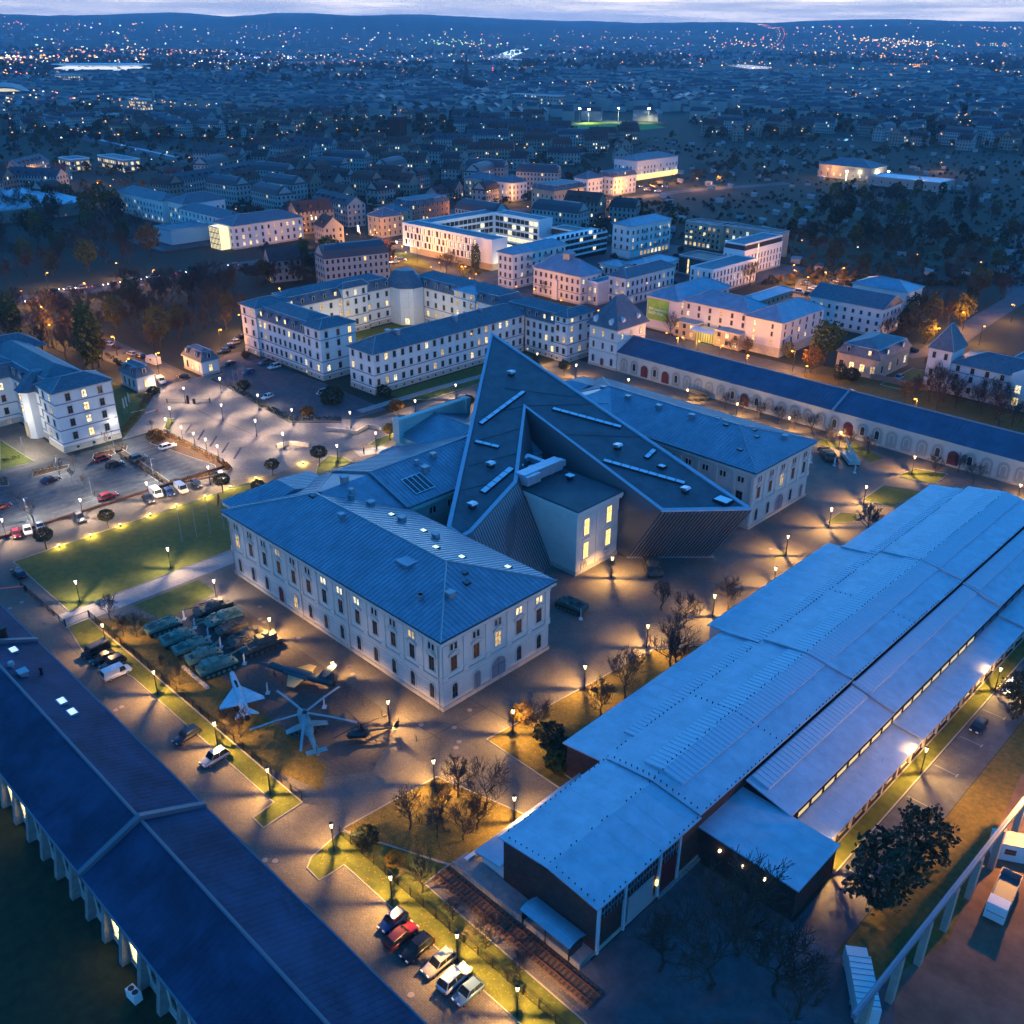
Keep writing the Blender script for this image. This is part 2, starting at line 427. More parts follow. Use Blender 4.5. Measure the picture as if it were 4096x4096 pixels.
# car park
sheet("car_park_asphalt", rect(-246, -211.5, 40, 108.5), 0.014, M_ASPH)
sheet("office_court_pavement", rect(-300, -240.2, 40, 85), 0.012, M_COBBLE)
sheet("office_lawn", [-270.5, 76.4, -248.6, 77.0, -249.0, 68.6], 0.030, M_LAWN, True)
sheet("office_side_lawn", [-300, 102, -249.5, 102, -249, 108, -262, 117, -282, 120, -300, 120], 0.016, M_LAWN)
sheet("parking_verge", [-239.4, 104.1, -244.9, 109.5, -242.8, 111.6, -213.5, 111.4, -210.2, 111.5, -208.1, 109.7, -210.3, 107.5, -213.7, 108.8], 0.028, M_MULCH, True)
sheet("plaza_lawn_wedge", [-247.1, 112.0, -253.3, 116.6, -251.7, 118.2, -244.0, 112.3], 0.030, M_LAWN, True)
MUL = [[-241.1, 94.5, -241.2, 97.0, -212.2, 95.7, -211.3, 93.6], [-238.1, 87.5, -243.0, 90.1, -241.9, 98.9, -239.2, 97.3],
       [-238.9, 72.5, -242.5, 74.4, -240.6, 82.6, -238.5, 81.4], [-239.1, 65.0, -241.8, 65.9, -241.5, 67.7, -238.1, 66.7],
       [-211.4, 95.0, -208.0, 106.7, -206.4, 106.0, -209.8, 94.4]]
for i, q in enumerate(MUL):
    sheet("planting_strip", q, 0.030, M_MULCH, True)
# painted bays of the car park and the drive
mk = MB()
def bays(ax, ay, bx, by, n, length, dx, dy):
    for i in range(n + 1):
        t = i / n; x, y = ax + (bx - ax) * t, ay + (by - ay) * t
        mk.poly([(x - 0.06, y - 0.06, 0.034), (x + dx * length - 0.06, y + dy * length - 0.06, 0.034), (x + dx * length + 0.06, y + dy * length + 0.06, 0.034), (x + 0.06, y + 0.06, 0.034)])
for yy in (104.0, 96.2, 88.6, 80.4, 72.6, 64.6, 57.0):
    bays(-238, yy, -213, yy, 10, 4.6, 0, -1 if int(yy * 10) % 20 < 10 else 1)
for i in range(9):
    x0 = -34.2; y = 99 + i * 9.5
    mk.box(x0, x0 + 3.4, y, y + 0.14, 0.03, 0.031); mk.box(x0 + 3.3, x0 + 3.5, y - 0.4, y + 0.55, 0.031, 0.032)
struct(mk.build("parking_bay_markings", M_PAINT))
# manhole covers
MAN = [-180.0, 45.2, -180.6, 47.7, -135.5, 45.4, -135.6, 46.5, -90.4, 45.0, -89.3, 45.9, -118.3, 80.0, -97.1, 78.4, -92.8, 81.7, -89.7, 79.9, -89.0, 78.6, -146.4, 79.6, -142.6, 77.2, -141.1, 77.2, -132.0, 78.7, -118.3, 79.9, -116.0, 79.0, -60.8, 45.7, -94.3, 86.5, -88.6, 170.6, -88.5, 139.9, -146.4, 79.6]
me_man = MB().lathe([(0.42, 0.0), (0.42, 0.03), (0.34, 0.035), (0.0001, 0.035)], 14).mesh("manhole", mat("manhole_iron", (0.34, 0.27, 0.22), 0.6, 0.2))
for i in range(0, len(MAN), 2):
    link("manhole_cover", me_man, None, (MAN[i], MAN[i + 1], 0.02), None, "round manhole cover set in the cobbled paving", "manhole", "manhole covers in the paving")

for i, (x0, y0, x1, y1) in enumerate(((-239.7, 114.8, -244.8, 119.3), (-232.5, 114.6, -237.9, 119.4), (-225.9, 114.5, -231.3, 119.5), (-219.9, 114.5, -225.0, 119.5), (-214.1, 114.6, -219.4, 119.8))):
    t = thing("ground_slot", ORDN[i] + " dark slot in the plaza paving counted from the barrier", "paving slot", (x0, y0, 0)); MB().bar((0, 0, .02), (x1 - x0, y1 - y0, .02), .45, .12).build("slot_cover", M_STEEL, t)
for q in ([-253.2, 126.1, -225.5, 127.3], [-261.8, 143.0, -225.3, 139.9], [-246.5, 99.6, -245.0, 107.5], [-253.7, 126.3, -237.2, 125.5], [-97.5, 88.4, -86.2, 89.2], [-93.7, 76.5, -92.8, 89.3], [-100.5, 77.9, -92.1, 78.1], [-113.3, 42.5, -96.1, 43.9], [-162.4, 47.9, -153.6, 48.0]):
    strip_sheet("drain_channel_pavement", q, .22, .036, M_ASPH)

# ================================================================ windows
WIN = {}
def win_meshes(style, w, h):
    key = (style, w, h)
    if key in WIN: return WIN[key]
    f = MB(); p = MB(); hw = w / 2
    arch = style in ("arch", "gate", "archdoor", "blind")
    if arch:
        n = 8; zc = h - hw
        out = lambda e: [(-hw - e, 0), (-hw - e, zc)] + [(-(hw + e) * math.cos(math.pi * k / n), zc + (hw + e) * math.sin(math.pi * k / n)) for k in range(1, n)] + [(hw + e, zc), (hw + e, 0)]
        a, b = out(0.0), out(0.22 if style != "blind" else 0.3)
        for k in range(len(a) - 1):
            f.poly([(a[k][0], 0.16, a[k][1]), (b[k][0], 0.16, b[k][1]), (b[k + 1][0], 0.16, b[k + 1][1]), (a[k + 1][0], 0.16, a[k + 1][1])], 0)
            f.poly([(b[k][0], 0.16, b[k][1]), (b[k][0], -0.02, b[k][1]), (b[k + 1][0], -0.02, b[k + 1][1]), (b[k + 1][0], 0.16, b[k + 1][1])], 0)
            f.poly([(a[k][0], 0.16, a[k][1]), (a[k + 1][0], 0.16, a[k + 1][1]), (a[k + 1][0], 0.0, a[k + 1][1]), (a[k][0], 0.0, a[k][1])], 0)
        p.poly([(x, 0.03, z) for x, z in a[::-1]])
        if style == "arch":
            f.box(-0.035, 0.035, 0.03, 0.07, 0, h, 1)
            for z in (h * 0.36, zc): f.box(-hw, hw, 0.03, 0.07, z - 0.03, z + 0.03, 1)
            f.box(-hw - 0.25, hw + 0.25, 0, 0.24, -0.16, 0, 0)
        if style in ("gate", "archdoor"):
            f.box(-0.03, 0.03, 0.03, 0.08, 0, h - 0.05, 1)
            f.box(-hw, hw, 0.03, 0.08, zc - 0.05, zc + 0.05, 1)
    else:
        t = 0.16 if style != "plain" else 0.09
        for (x0, x1, z0, z1) in ((-hw - t, -hw, 0, h), (hw, hw + t, 0, h), (-hw - t, hw + t, h, h + t)):
            f.box(x0, x1, -0.02, 0.10, z0, z1, 0)
        f.box(-hw - t - 0.06, hw + t + 0.06, -0.02, 0.2, -0.14, 0, 0)
        p.poly([(hw, 0.02, 0), (-hw, 0.02, 0), (-hw, 0.02, h), (hw, 0.02, h)])
        if style == "pair":
            f.box(-0.13, 0.13, 0.0, 0.10, 0, h, 0)
        else:
            f.box(-0.04, 0.04, 0.02, 0.06, 0, h, 1)
            f.box(-hw, hw, 0.02, 0.06, h * 0.66 - 0.03, h * 0.66 + 0.03, 1)
        if style == "grid":
            for x in (-hw * 0.5, hw * 0.5): f.box(x - 0.02, x + 0.02, 0.02, 0.05, 0, h, 1)
            for k in (1, 2, 4, 5): f.box(-hw, hw, 0.02, 0.05, h * k / 6 - 0.02, h * k / 6 + 0.02, 1)
        if style == "pediment":
            f.box(-hw - 0.55, hw + 0.55, 0.0, 0.34, h + 0.42, h + 0.56, 0)
            f.loft([[(-hw - 0.5, y, h + 0.56), (hw + 0.5, y, h + 0.56), (0, y, h + 1.05)] for y in (0.0, 0.3)], 0)
            for x in (-hw - 0.4, hw + 0.22): f.box(x, x + 0.18, 0, 0.22, h - 0.1, h + 0.42, 0)
        if style == "hood":
            f.loft([[(-hw - 0.25, y, h + 0.3), (hw + 0.25, y, h + 0.3), (hw * 0.6, y, h + 0.55), (-hw * 0.6, y, h + 0.55)] for y in (0.0, 0.2)], 0)
    fm = f.mesh("window_" + style, [M_FRAME, M_MULL])
    WIN[key] = (fm, p)
    return WIN[key]
PANE = {}
def pane_mesh(style, w, h, m):
    k = (style, w, h, m.name)
    if k not in PANE:
        PANE[k] = win_meshes(style, w, h)[1].mesh("pane", m)
    return PANE[k]
def window(parent, x, y, z, n, style="rect", w=1.1, h=1.9, m=None, name="window"):
    fm, _ = win_meshes(style, w, h)
    rz = math.atan2(-n[0], n[1])
    o = link(name, fm, parent, (x, y, z), rz)
    link("door_leaf" if "door" in name else "pane", pane_mesh(style, w, h, m or M_GLASS), o)
    return o
def row(parent, p0, p1, n, zs, nb, style="rect", w=1.1, h=1.9, lit=0.1, rng=None, skip=(), ends=0.5, mats=None):
    """nb windows evenly along a wall from p0 to p1 at sill height(s) zs"""
    rng = rng or random
    for z in (zs if isinstance(zs, (tuple, list)) else (zs,)):
        for i in range(nb):
            r_ = rng.random(); c = rng.choice(M_LIT) if r_ < lit else (M_DIM if r_ < lit * 1.6 else M_GLASS)
            if i in skip: continue
            t = (i + ends) / (nb - 1 + 2 * ends)
            window(parent, p0[0] + (p1[0] - p0[0]) * t, p0[1] + (p1[1] - p0[1]) * t, z, n, style, w, h, c)

def hip_roof(mbd, x0, x1, y0, y1, ze, zr, ridge=None, axis=None, mi=0, hip0=True, hip1=True, under=True):
    """hipped roof, returns slopes [(polygon)]"""
    lx, ly = x1 - x0, y1 - y0
    ax = axis or ('x' if lx >= ly else 'y')
    if ax == 'x':
        k = ly / 2 if ridge is None else ridge; yc = (y0 + y1) / 2
        a = (x0 + (k if hip0 else 0), yc, zr); b = (x1 - (k if hip1 else 0), yc, zr)
        c = [(x0, y0, ze), (x1, y0, ze), (x1, y1, ze), (x0, y1, ze)]
        P = [[c[0], c[1], b, a], [c[2], c[3], a, b], [c[1], c[2], b], [c[3], c[0], a]]
    else:
        k = lx / 2 if ridge is None else ridge; xc = (x0 + x1) / 2
        a = (xc, y0 + (k if hip0 else 0), zr); b = (xc, y1 - (k if hip1 else 0), zr)
        c = [(x0, y0, ze), (x1, y0, ze), (x1, y1, ze), (x0, y1, ze)]
        P = [[c[1], c[2], b, a], [c[3], c[0], a, b], [c[0], c[1], a], [c[2], c[3], b]]
    for q in P: mbd.poly(q, mi)
    if under: mbd.poly(c[::-1], mi)
    return P, a, b
def seams(mbd, poly, spacing, r=0.05, mi=0, hh=.09):
    """raised standing seams running up the slope of a planar polygon (first edge = eave)"""
    P = [Vector(p) for p in poly]
    e = (P[1] - P[0]).normalized(); nrm = e.cross(P[2] - P[0]).normalized()
    if nrm.z < 0: nrm = -nrm
    up = nrm.cross(e)
    if up.z < 0: up = -up
    Q = [((p - P[0]).dot(e), (p - P[0]).dot(up)) for p in P]
    L = max(q[0] for q in Q); s = min(q[0] for q in Q) + spacing * 0.5
    while s < L:
        ys = []
        for i in range(len(Q)):
            a, b = Q[i], Q[(i + 1) % len(Q)]
            if (a[0] - s) * (b[0] - s) < 0:
                t = (s - a[0]) / (b[0] - a[0]); ys.append(a[1] + (b[1] - a[1]) * t)
        if len(ys) >= 2:
            y0, y1 = min(ys), max(ys)
            if y1 - y0 > 0.4:
                A = P[0] + e * s + up * y0; B = P[0] + e * s + up * y1
                mbd.loft([[A - e * r, A + e * r, A + e * r * 0.6 + nrm * hh, A - e * r * 0.6 + nrm * hh], [B - e * r, B + e * r, B + e * r * 0.6 + nrm * hh, B - e * r * 0.6 + nrm * hh]], mi)
        s += spacing
def ridge_caps(mbd, edges, r=0.16):
    for a, b in edges: mbd.tube(Vector(a) + Vector((0, 0, 0.05)), Vector(b) + Vector((0, 0, 0.05)), r, r, 5)
def slope_z(poly, x, y):
    a, b, c = Vector(poly[0]), Vector(poly[1]), Vector(poly[2]); n = (b - a).cross(c - a)
    return a.z - (n.x * (x - a.x) + n.y * (y - a.y)) / n.z

# ================================================================ the old arsenal (museum)
mus = thing("museum_building", "cream three-winged arsenal museum with blue-grey seamed metal roofs around the wedge", "museum", (-130, 141.6, 0))
MO = Vector((130, -141.6, 0))      # world -> museum local
def mpart(name, mbd, m, parent=None, **kw):
    """build in world coordinates, parent to the museum"""
    mbd.v = [(v[0] + MO.x, v[1] + MO.y, v[2]) for v in mbd.v]
    return mbd.build(name, m, parent or mus, **kw)
mw = lambda *a, **k: window(mus, a[0] + MO.x, a[1] + MO.y, *a[2:], **k)
mrow = lambda p0, p1, *a, **k: row(mus, (p0[0] + MO.x, p0[1] + MO.y), (p1[0] + MO.x, p1[1] + MO.y), *a, **k)
XF, XE, XB = -161.0, -97.2, -137.4          # front wall, wing ends, rear wall of the front range
WINGS = ((83.3, 108.5), (175.1, 200.0))
EZ, RZ = 14.35, 18.25
ME_PIL = MB().box(-.42, .42, -.22, 0, 5.96, 12.69).box(-.52, .52, -.34, 0, 5.96, 6.7).box(-.52, .52, -.34, 0, 12.3, 12.7).mesh("pilaster", M_PLASTER)
for (y0, y1) in WINGS:
    b = MB().box(XF, XE, y0, y1, 0, 13.2)
    mpart("wing_wall", b, M_PLASTER)
    b = MB()
    b.box(XF - 0.25, XE + 0.25, y0 - 0.25, y1 + 0.25, -0.05, 0.75)
    mpart("plinth", b, M_STONE)
    b = MB()
    b.box(XF - 0.3, XE + 0.3, y0 - 0.3, y1 + 0.3, 5.55, 5.95)
    mpart("string_course", b, M_FRAME)
    b = MB()
    for k, (o, z0, z1) in enumerate(((0.25, 12.7, 13.1), (0.5, 13.1, 13.45), (0.95, 13.45, 13.95))):
        b.box(XF - o, XE + o, y0 - o, y1 + o, z0, z1)
    mpart("cornice", b, M_PLASTER)
    # rusticated ground floor courses
    b = MB()
    for k in range(6):
        z = 1.35 + k * 0.72
        b.box(XF + 0.1, XE + 0.07, y0 - 0.07, y1 + 0.07, z - 0.28, z + 0.28)
    mpart("rustication", b, M_PLASTER, kind="stuff")
    # hipped metal roof
    b = MB(); ov = 1.05
    P, a, c = hip_roof(b, XF - ov, XE + ov, y0 - ov, y1 + ov, EZ, RZ)
    rf = mpart("wing_roof", b, M_ZINC)
    sm = MB()
    for q in P: seams(sm, q, 0.95)
    mpart("seams", sm, M_SEAM, kind="stuff")
    rc = MB(); x0, x1 = XF - ov, XE + ov; ya, yb = y0 - ov, y1 + ov
    ridge_caps(rc, [(a, c), (a, (x0, ya, EZ)), (a, (x0, yb, EZ)), (c, (x1, ya, EZ)), (c, (x1, yb, EZ))])
    mpart("ridge_cap", rc, M_GREYM)
    gt = MB()
    gt.bar((x0, ya, EZ - 0.12), (x1, ya, EZ - 0.12), 0.16, 0.14); gt.bar((x1, ya, EZ - 0.12), (x1, yb, EZ - 0.12), 0.16, 0.14); gt.bar((x1, yb, EZ - 0.12), (x0, yb, EZ - 0.12), 0.16, 0.14)
    mpart("gutter", gt, M_STEEL)
    # pilasters on the upper storey, one object each (shared meshes)
    nb = 13; sp = (XE - XF) / nb
    for i in range(nb + 1):
        x = min(XE - .3, max(XF + .45, XF + i * sp))
        for yy, rz in ((y0, 0.0), (y1, math.pi)):
            link("pilaster", ME_PIL, mus, (x + MO.x, yy + MO.y, 0), rz)
    ns = 5; ss = (y1 - y0) / ns
    for i in range(ns + 1):
        y = min(y1 - .5, max(y0 + .5, y0 + i * ss))
        link("pilaster", ME_PIL, mus, (XE + MO.x, y + MO.y, 0), math.pi / 2)
    for i in (0.12, 5.0, 8.0, 12.9):
        x = XF + i * sp
        mpart("downpipe", MB().tube((x, y0 - 0.36, 0.1), (x, y0 - 0.36, 13.3), 0.08, 0.08, 6), M_GREYM)
# windows of the west wing, long side (faces the tanks)
rg = random.Random(3)
nb = 13; sp = (XE - XF) / nb; yw = 83.3
LITP = {6, 7, 8}
for i in range(nb):
    x = XF + (i + 0.5) * sp
    if i == 3: mw(x, yw - 0.08, 0.1, (0, -1), style="archdoor", w=1.7, h=4.0, m=M_REDDOOR, name="door")
    else: mw(x, yw - 0.08, 1.5, (0, -1), style="arch", w=1.15, h=2.9, m=M_LIT[2] if i in (4,) else (M_DIM if rg.random() < .3 else M_GLASS))
    mw(x, yw - 0.02, 7.0, (0, -1), style="pediment", w=1.3, h=2.75, m=M_LIT[2] if i == 0 else (M_DIM if rg.random() < .5 else M_GLASS))
    mw(x, yw - 0.02, 11.0, (0, -1), style="pair", w=1.5, h=1.25, m=M_LIT[1] if i in LITP else (M_LIT[2] if i in (3, 11) else M_GLASS))
for (y0, y1), south in zip(WINGS, (True, False)):
    ss = (y1 - y0) / 5
    for i in range(5):
        y = y0 + (i + 0.5) * ss
        if i == 2: mw(XE + 0.08, y, 0.1, (1, 0), style="gate", w=3.4, h=4.6, m=M_WOODDOOR, name="door")
        elif i == 1 and south: mw(XE + 0.08, y, 0.1, (1, 0), style="archdoor", w=1.6, h=4.2, m=M_WOODDOOR, name="door")
        elif i == 4 and not south: mw(XE + 0.08, y, 0.1, (1, 0), style="archdoor", w=1.5, h=3.9, m=M_WOODDOOR, name="door")
        else: mw(XE + 0.08, y, 1.5, (1, 0), style="arch", w=1.2, h=2.9, m=M_GLASS)
        lit = M_LIT[2] if (i == 2) else (M_DIM if i < 4 else M_GLASS)
        mw(XE + 0.02, y, 7.0, (1, 0), style="pediment", w=1.35, h=2.75, m=lit)
        mw(XE + 0.02, y, 11.0, (1, 0), style="pair", w=1.5, h=1.25, m=M_LIT[0] if (south and i > 2) else M_GLASS)
# east wing, wall towards the wedge court: plain openings
for i in range(8):
    x = XE - 3.2 - i * 4.7
    mw(x, 175.1 - 0.02, 10.7, (0, -1), style="pair", w=1.5, h=1.3)
    if i < 6: mw(x, 175.1 - 0.02, 6.2 if i % 2 else 5.6, (0, -1), style="plain", w=1.7, h=2.9 if i % 2 == 0 else 1.5)
# front range between the wings
b = MB().box(XF + 0.02, XB, 108.5, 175.1, 0, 13.2); mpart("front_range_wall", b, M_PLASTER)
b = MB()
for o, z0, z1 in ((0.3, 12.7, 13.2), (0.8, 13.2, 13.95)): b.box(XF - o, XB + o, 107.5, 176.1, z0, z1)
mpart("cornice", b, M_PLASTER)
b = MB(); xm = (XF + XB) / 2
FR = [[(XB + 1.0, 100, EZ + .25), (XB + 1.0, 184, EZ + .25), (xm + 0.8, 184, RZ + .3), (xm + 0.8, 100, RZ + .3)], [(XF - 1.0, 184, EZ + .25), (XF - 1.0, 100, EZ + .25), (xm + 0.8, 100, RZ + .3), (xm + 0.8, 184, RZ + .3)]]
FRc = [[(q[0], min(max(q[1], 109.3), 174.3), q[2]) for q in p] for p in FR]
for q in FRc: b.poly(q)
b.poly([FRc[0][0], FRc[0][3], FRc[1][1]]); b.poly([FRc[0][1], FRc[1][0], FRc[0][2]]); b.poly([FRc[0][0], FRc[1][1], FRc[1][0], FRc[0][1]])
mpart("front_range_roof", b, M_ZINC)
for (yy, ye) in ((109.3, 97), (174.3, 187)):      # lower valleys running into the wings
    for xe in (XB + 1.0, XF - 1.0):
        q = [(xe, yy, EZ - .02), (xe, ye, EZ - .02), (xm + .8, ye, RZ), (xm + .8, yy, RZ)]
        mpart("valley_roof", MB().poly(q[::1 if (ye > yy) == (xe > xm) else -1]), M_ZINC)
sm = MB()
for q in FRc: seams(sm, q, 0.95)
mpart("seams", sm, M_SEAM, kind="stuff")
rc = MB(); ridge_caps(rc, [(FRc[0][2], FRc[0][3])]); rc.bar((XB + 1, 109.3, EZ + .2), (xm + .8, 109.3, RZ + .3), .4, .35); rc.bar((XF - 1, 109.3, EZ + .2), (xm + .8, 109.3, RZ + .3), .4, .35)
mpart("ridge_cap", rc, M_GREYM)
for yy in (111.6, 116.6, 121.6, 160, 166, 171):
    mw(XB + 0.02, yy, 10.6, (1, 0), style="pair", w=1.6, h=1.4)
    mw(XB + 0.02, yy, 5.5, (1, 0), style="plain", w=1.6, h=2.6)
# corner pavilions of the front
for y0, y1 in ((86.0, 105.5), (177.5, 197.5)):
    b = MB().box(-165.5, XF - 0.02, y0, y1, 0, 13.2); mpart("pavilion_wall", b, M_PLASTER)
    b = MB().box(-166.4, XF - .9, y0 - .9, y1 + .9, 13.2, 13.9); mpart("cornice", b, M_PLASTER)
    b = MB(); P, a, c = hip_roof(b, -166.6, -155.5, y0 - 1, y1 + 1, 14.1, 16.9, axis='x', ridge=4.5, hip1=False); mpart("pavilion_roof", b, M_ZINC)
    sm = MB(); [seams(sm, q, 0.95) for q in P]; mpart("seams", sm, M_SEAM, kind="stuff")
# central portico block with its raised parapet wall
b = MB().box(-166.2, XF - .02, 130.6, 152.9, 0, 14.3).box(-165.6, -150, 131.6, 151.9, 14.3, 15.6); mpart("portico_wall", b, M_PLASTER)
b = MB().box(-166.3, -165.3, 130.9, 152.4, 14.3, 19.2).box(-166.6, -165.0, 130.5, 152.8, 19.2, 19.6).box(-166.7, -164.4, 130.3, 131.7, 14.3, 19.9).box(-166.7, -164.4, 151.6, 153.0, 14.3, 19.9); mpart("parapet", b, M_PLASTER)
b = MB(); yc = 141.7
PR = [[(-147, 131.0, 15.7), (-165.2, 131.0, 15.7), (-165.2, yc, 18.6), (-147, yc, 18.6)], [(-165.2, 152.4, 15.7), (-147, 152.4, 15.7), (-147, yc, 18.6), (-165.2, yc, 18.6)]]
for q in PR: b.poly(q)
mpart("portico_roof", b, M_ZINC)
sm = MB(); [seams(sm, q, 0.95) for q in PR]; sm.tube((-147, yc, 18.65), (-165.2, yc, 18.65), .16, .16, 5); mpart("seams", sm, M_SEAM, kind="stuff")
for y0, y1 in ((126.2, 130.4), (153, 157)):
    b = MB().box(-166.0, XF - .02, y0, y1, 0, 12.6); mpart("portico_wing", b, M_PLASTER)
    b = MB(); hip_roof(b, -166.8, XF + 3, y0 - .7, y1 + .7, 12.8, 14.3); mpart("portico_wing_roof", b, M_ZINC)
# rear block with the tall lit windows
b = MB().box(-136.4, -111.0, 131.9, 145.2, 0, 14.6); mpart("rear_block_wall", b, M_PLASTER)
b = MB().box(-136.8, -110.55, 131.5, 145.6, 13.5, 13.9).box(-136.8, -110.4, 131.35, 145.75, 13.9, 14.6); mpart("cornice", b, M_PLASTER)
b = MB().box(-136.6, -110.6, 131.6, 145.5, 14.62, 14.95); mpart("flat_roof", b, M_BITUM)
b = MB().box(-136.5, -110.8, 131.7, 145.4, 0, 0.9); mpart("plinth", b, M_STONE)
b = MB()
for y in (138.5,): b.box(-111.0, -110.85, y - .5, y + .5, 0.9, 13.5)
b.box(-111, -110.8, 133.6, 136.2, 7.5, 7.8); b.box(-111, -110.8, 140.7, 143.3, 7.9, 8.2)
mpart("pilasters", b, M_PLASTER)
M_LITBIG = mat("lit_tall_pane", (0.4, 0.3, 0.15), 0.5, emit=(1.0, 0.66, 0.20), estr=2.2, sampling='AUTO')
for y, z in ((134.9, 3.1), (134.9, 8.5), (142.0, 3.5), (142.0, 8.9)):
    mw(-110.98, y, z, (1, 0), style="grid", w=1.5, h=3.6, m=M_LITBIG)
mw(-110.92, 134.4, 0.1, (1, 0), style="archdoor", w=1.5, h=2.6, m=M_STONE, name="door")
mw(-110.92, 141.6, 0.1, (1, 0), style="plain", w=1.5, h=2.6, m=M_FRAME, name="door")
# rooftop machinery on the rear block
M_DUCT = mat("duct_metal", (0.42, 0.46, 0.52), 0.4, 0.5, var=0.1, scale=1)
b = MB().box(-128.6, -126.0, 132.2, 144.2, 15.4, 17.7); b.box(-125.98, -125.0, 132.2, 136.2, 15.5, 17.5); b.box(-128, -126.2, 144.2, 145.4, 15.9, 17.2)
for y in (133, 137, 141): b.box(-128.2, -126.4, y, y + .4, 14.95, 15.4)
mpart("air_handling_unit", b, M_DUCT)
b = MB()
b.box(-134.2, -133.0, 133.4, 142, 16.2, 17.3).box(-133.0, -129.2, 140.8, 142.0, 16.2, 17.3).box(-134.2, -130, 133.4, 134.6, 15.4, 16.6)
b.tube((-131.6, 136.5, 15), (-131.6, 136.5, 17.2), .9, .9, 12); b.tube((-133, 137.8, 15.8), (-129, 137.8, 15.8), .35, .35, 8); b.box(-131.2, -129.3, 138.6, 140.2, 15, 16.3)
mpart("roof_duct", b, M_DUCT)
# vents, chimneys and roof lights
def vent_box(x, y, z, s=1.0, h=1.0, parent=None):
    v = MB().box(x - s * .5, x + s * .5, y - s * .5, y + s * .5, z - .5, z + h).box(x - s * .62, x + s * .62, y - s * .62, y + s * .62, z + h, z + h + .14)
    return mpart("roof_vent", v, M_GREYM)
def roof_light(x, y, z, lit, s=0.55, slope=(0, 0)):
    v = MB().box(x - s - .12, x + s + .12, y - s * .8 - .12, y + s * .8 + .12, z - .3, z + .16)
    o = mpart("roof_light", v, M_STEEL)
    w_ = MB().poly([(x - s, y - s * .8, z + .18), (x + s, y - s * .8, z + .18), (x + s, y + s * .8, z + .18), (x - s, y + s * .8, z + .18)])
    mpart("pane", w_, M_SKYLIT if lit else M_GLASS, o)
    o2 = o.children
M_SKYLIT = mat("lit_roof_light", (0.5, 0.5, 0.4), 0.4, emit=(0.80, 1.0, 0.72), estr=1.1)
M_PALELT = mat("pale_roof_light", (0.60, 0.66, 0.72), 0.25, spec=0.6)
def wing_z(x, y, y0, y1):
    yc = (y0 + y1) / 2; hw = (y1 - y0) / 2 + 1.05
    dy = hw - abs(y - yc); dx = min(x - (XF - 1.05), XE + 1.05 - x)
    return EZ + (RZ - EZ) * min(dy, dx) / hw
for (x, y, s_) in (-137.1, 93.8, 1.0), (-148.6, 103.1, 1.2), (-143.8, 101.2, .8), (-139.8, 102.8, 1.2), (-130.2, 102.8, 1.2), (-120.4, 102.8, 1.1), (-106.6, 87.2, .7), (-103.1, 90.7, 1.2), (-106.6, 87.2, .6):
    vent_box(x, y, wing_z(x, y, *WINGS[0]), s_, .8)
for (x, y, l) in (-133.7, 103.0, 1), (-124.2, 103.0, 1), (-116.0, 98.9, 1), (-110.6, 100.2, 1), (-104.1, 105.2, 1), (-148.2, 95.1, 0), (-106.1, 96.6, 0), (-104.1, 95.2, 0), (-115.7, 92.2, 0):
    roof_light(x, y, wing_z(x, y, *WINGS[0]), l)
b = MB(); x, y = -115.8, 92.1; zz = wing_z(x, y, *WINGS[0]); b.box(x - 1.6, x + 1.6, y - 1.4, y + 1.4, zz - .6, zz + .35); mpart("roof_hatch", b, M_ZINC)
EV = [-149.2, 185.6, -140.7, 185.0, -131.0, 185.0, -121.4, 185.2, -100.9, 193.5]
for i in range(0, len(EV), 2): vent_box(EV[i], EV[i + 1], wing_z(EV[i], EV[i + 1], *WINGS[1]), 1.1, .8)
EV = [-116.2, 188.7, -112.4, 186.4, -104.2, 179.8, -106.8, 189.3, -104.8, 187.3]
for i in range(0, len(EV), 2): roof_light(EV[i], EV[i + 1], wing_z(EV[i], EV[i + 1], *WINGS[1]), 0)
EV = [-146.2, 124.8, 1.1, -145.9, 119.9, .7, -143.5, 120.2, 1.3, -149.0, 103.4, 1.3, -144.8, 101.9, .8]
for i in range(0, len(EV), 3): vent_box(EV[i], EV[i + 1], EZ + .3 + max(0, (RZ - EZ)) * max(0, 1 - abs(EV[i] - xm - .8) / 12.6), EV[i + 2], 1.0)
# dark roof-light array on the front range
q = [(-138.9, 113.9, 15.85), (-138.2, 117.3, 16.6), (-135.5, 117.0, 15.85), (-136.6, 113.8, 15.05)]
x0, y0 = q[0][0], q[0][1]
b = MB()
xa, xb, ya, yb = -143.4, -138.6, 113.5, 118.6
zf = lambda x: EZ + .25 + (RZ + .05 - EZ) * (XB + 1.0 - x) / (XB + 1.0 - xm - .8)
b.poly([(xa, ya, zf(xa) + .22), (xb, ya, zf(xb) + .22), (xb, yb, zf(xb) + .22), (xa, yb, zf(xa) + .22)])
o = mpart("roof_light_array", b, M_GLASS)
b = MB()
for k in range(5):
    y = ya + (yb - ya) * k / 4; b.bar((xa, y, zf(xa) + .18), (xb, y, zf(xb) + .18), .14, .12)
for x in (xa, xb): b.bar((x, ya, zf(x) + .18), (x, yb, zf(x) + .18), .14, .12)
mpart("frame", b, M_PALELT, o)

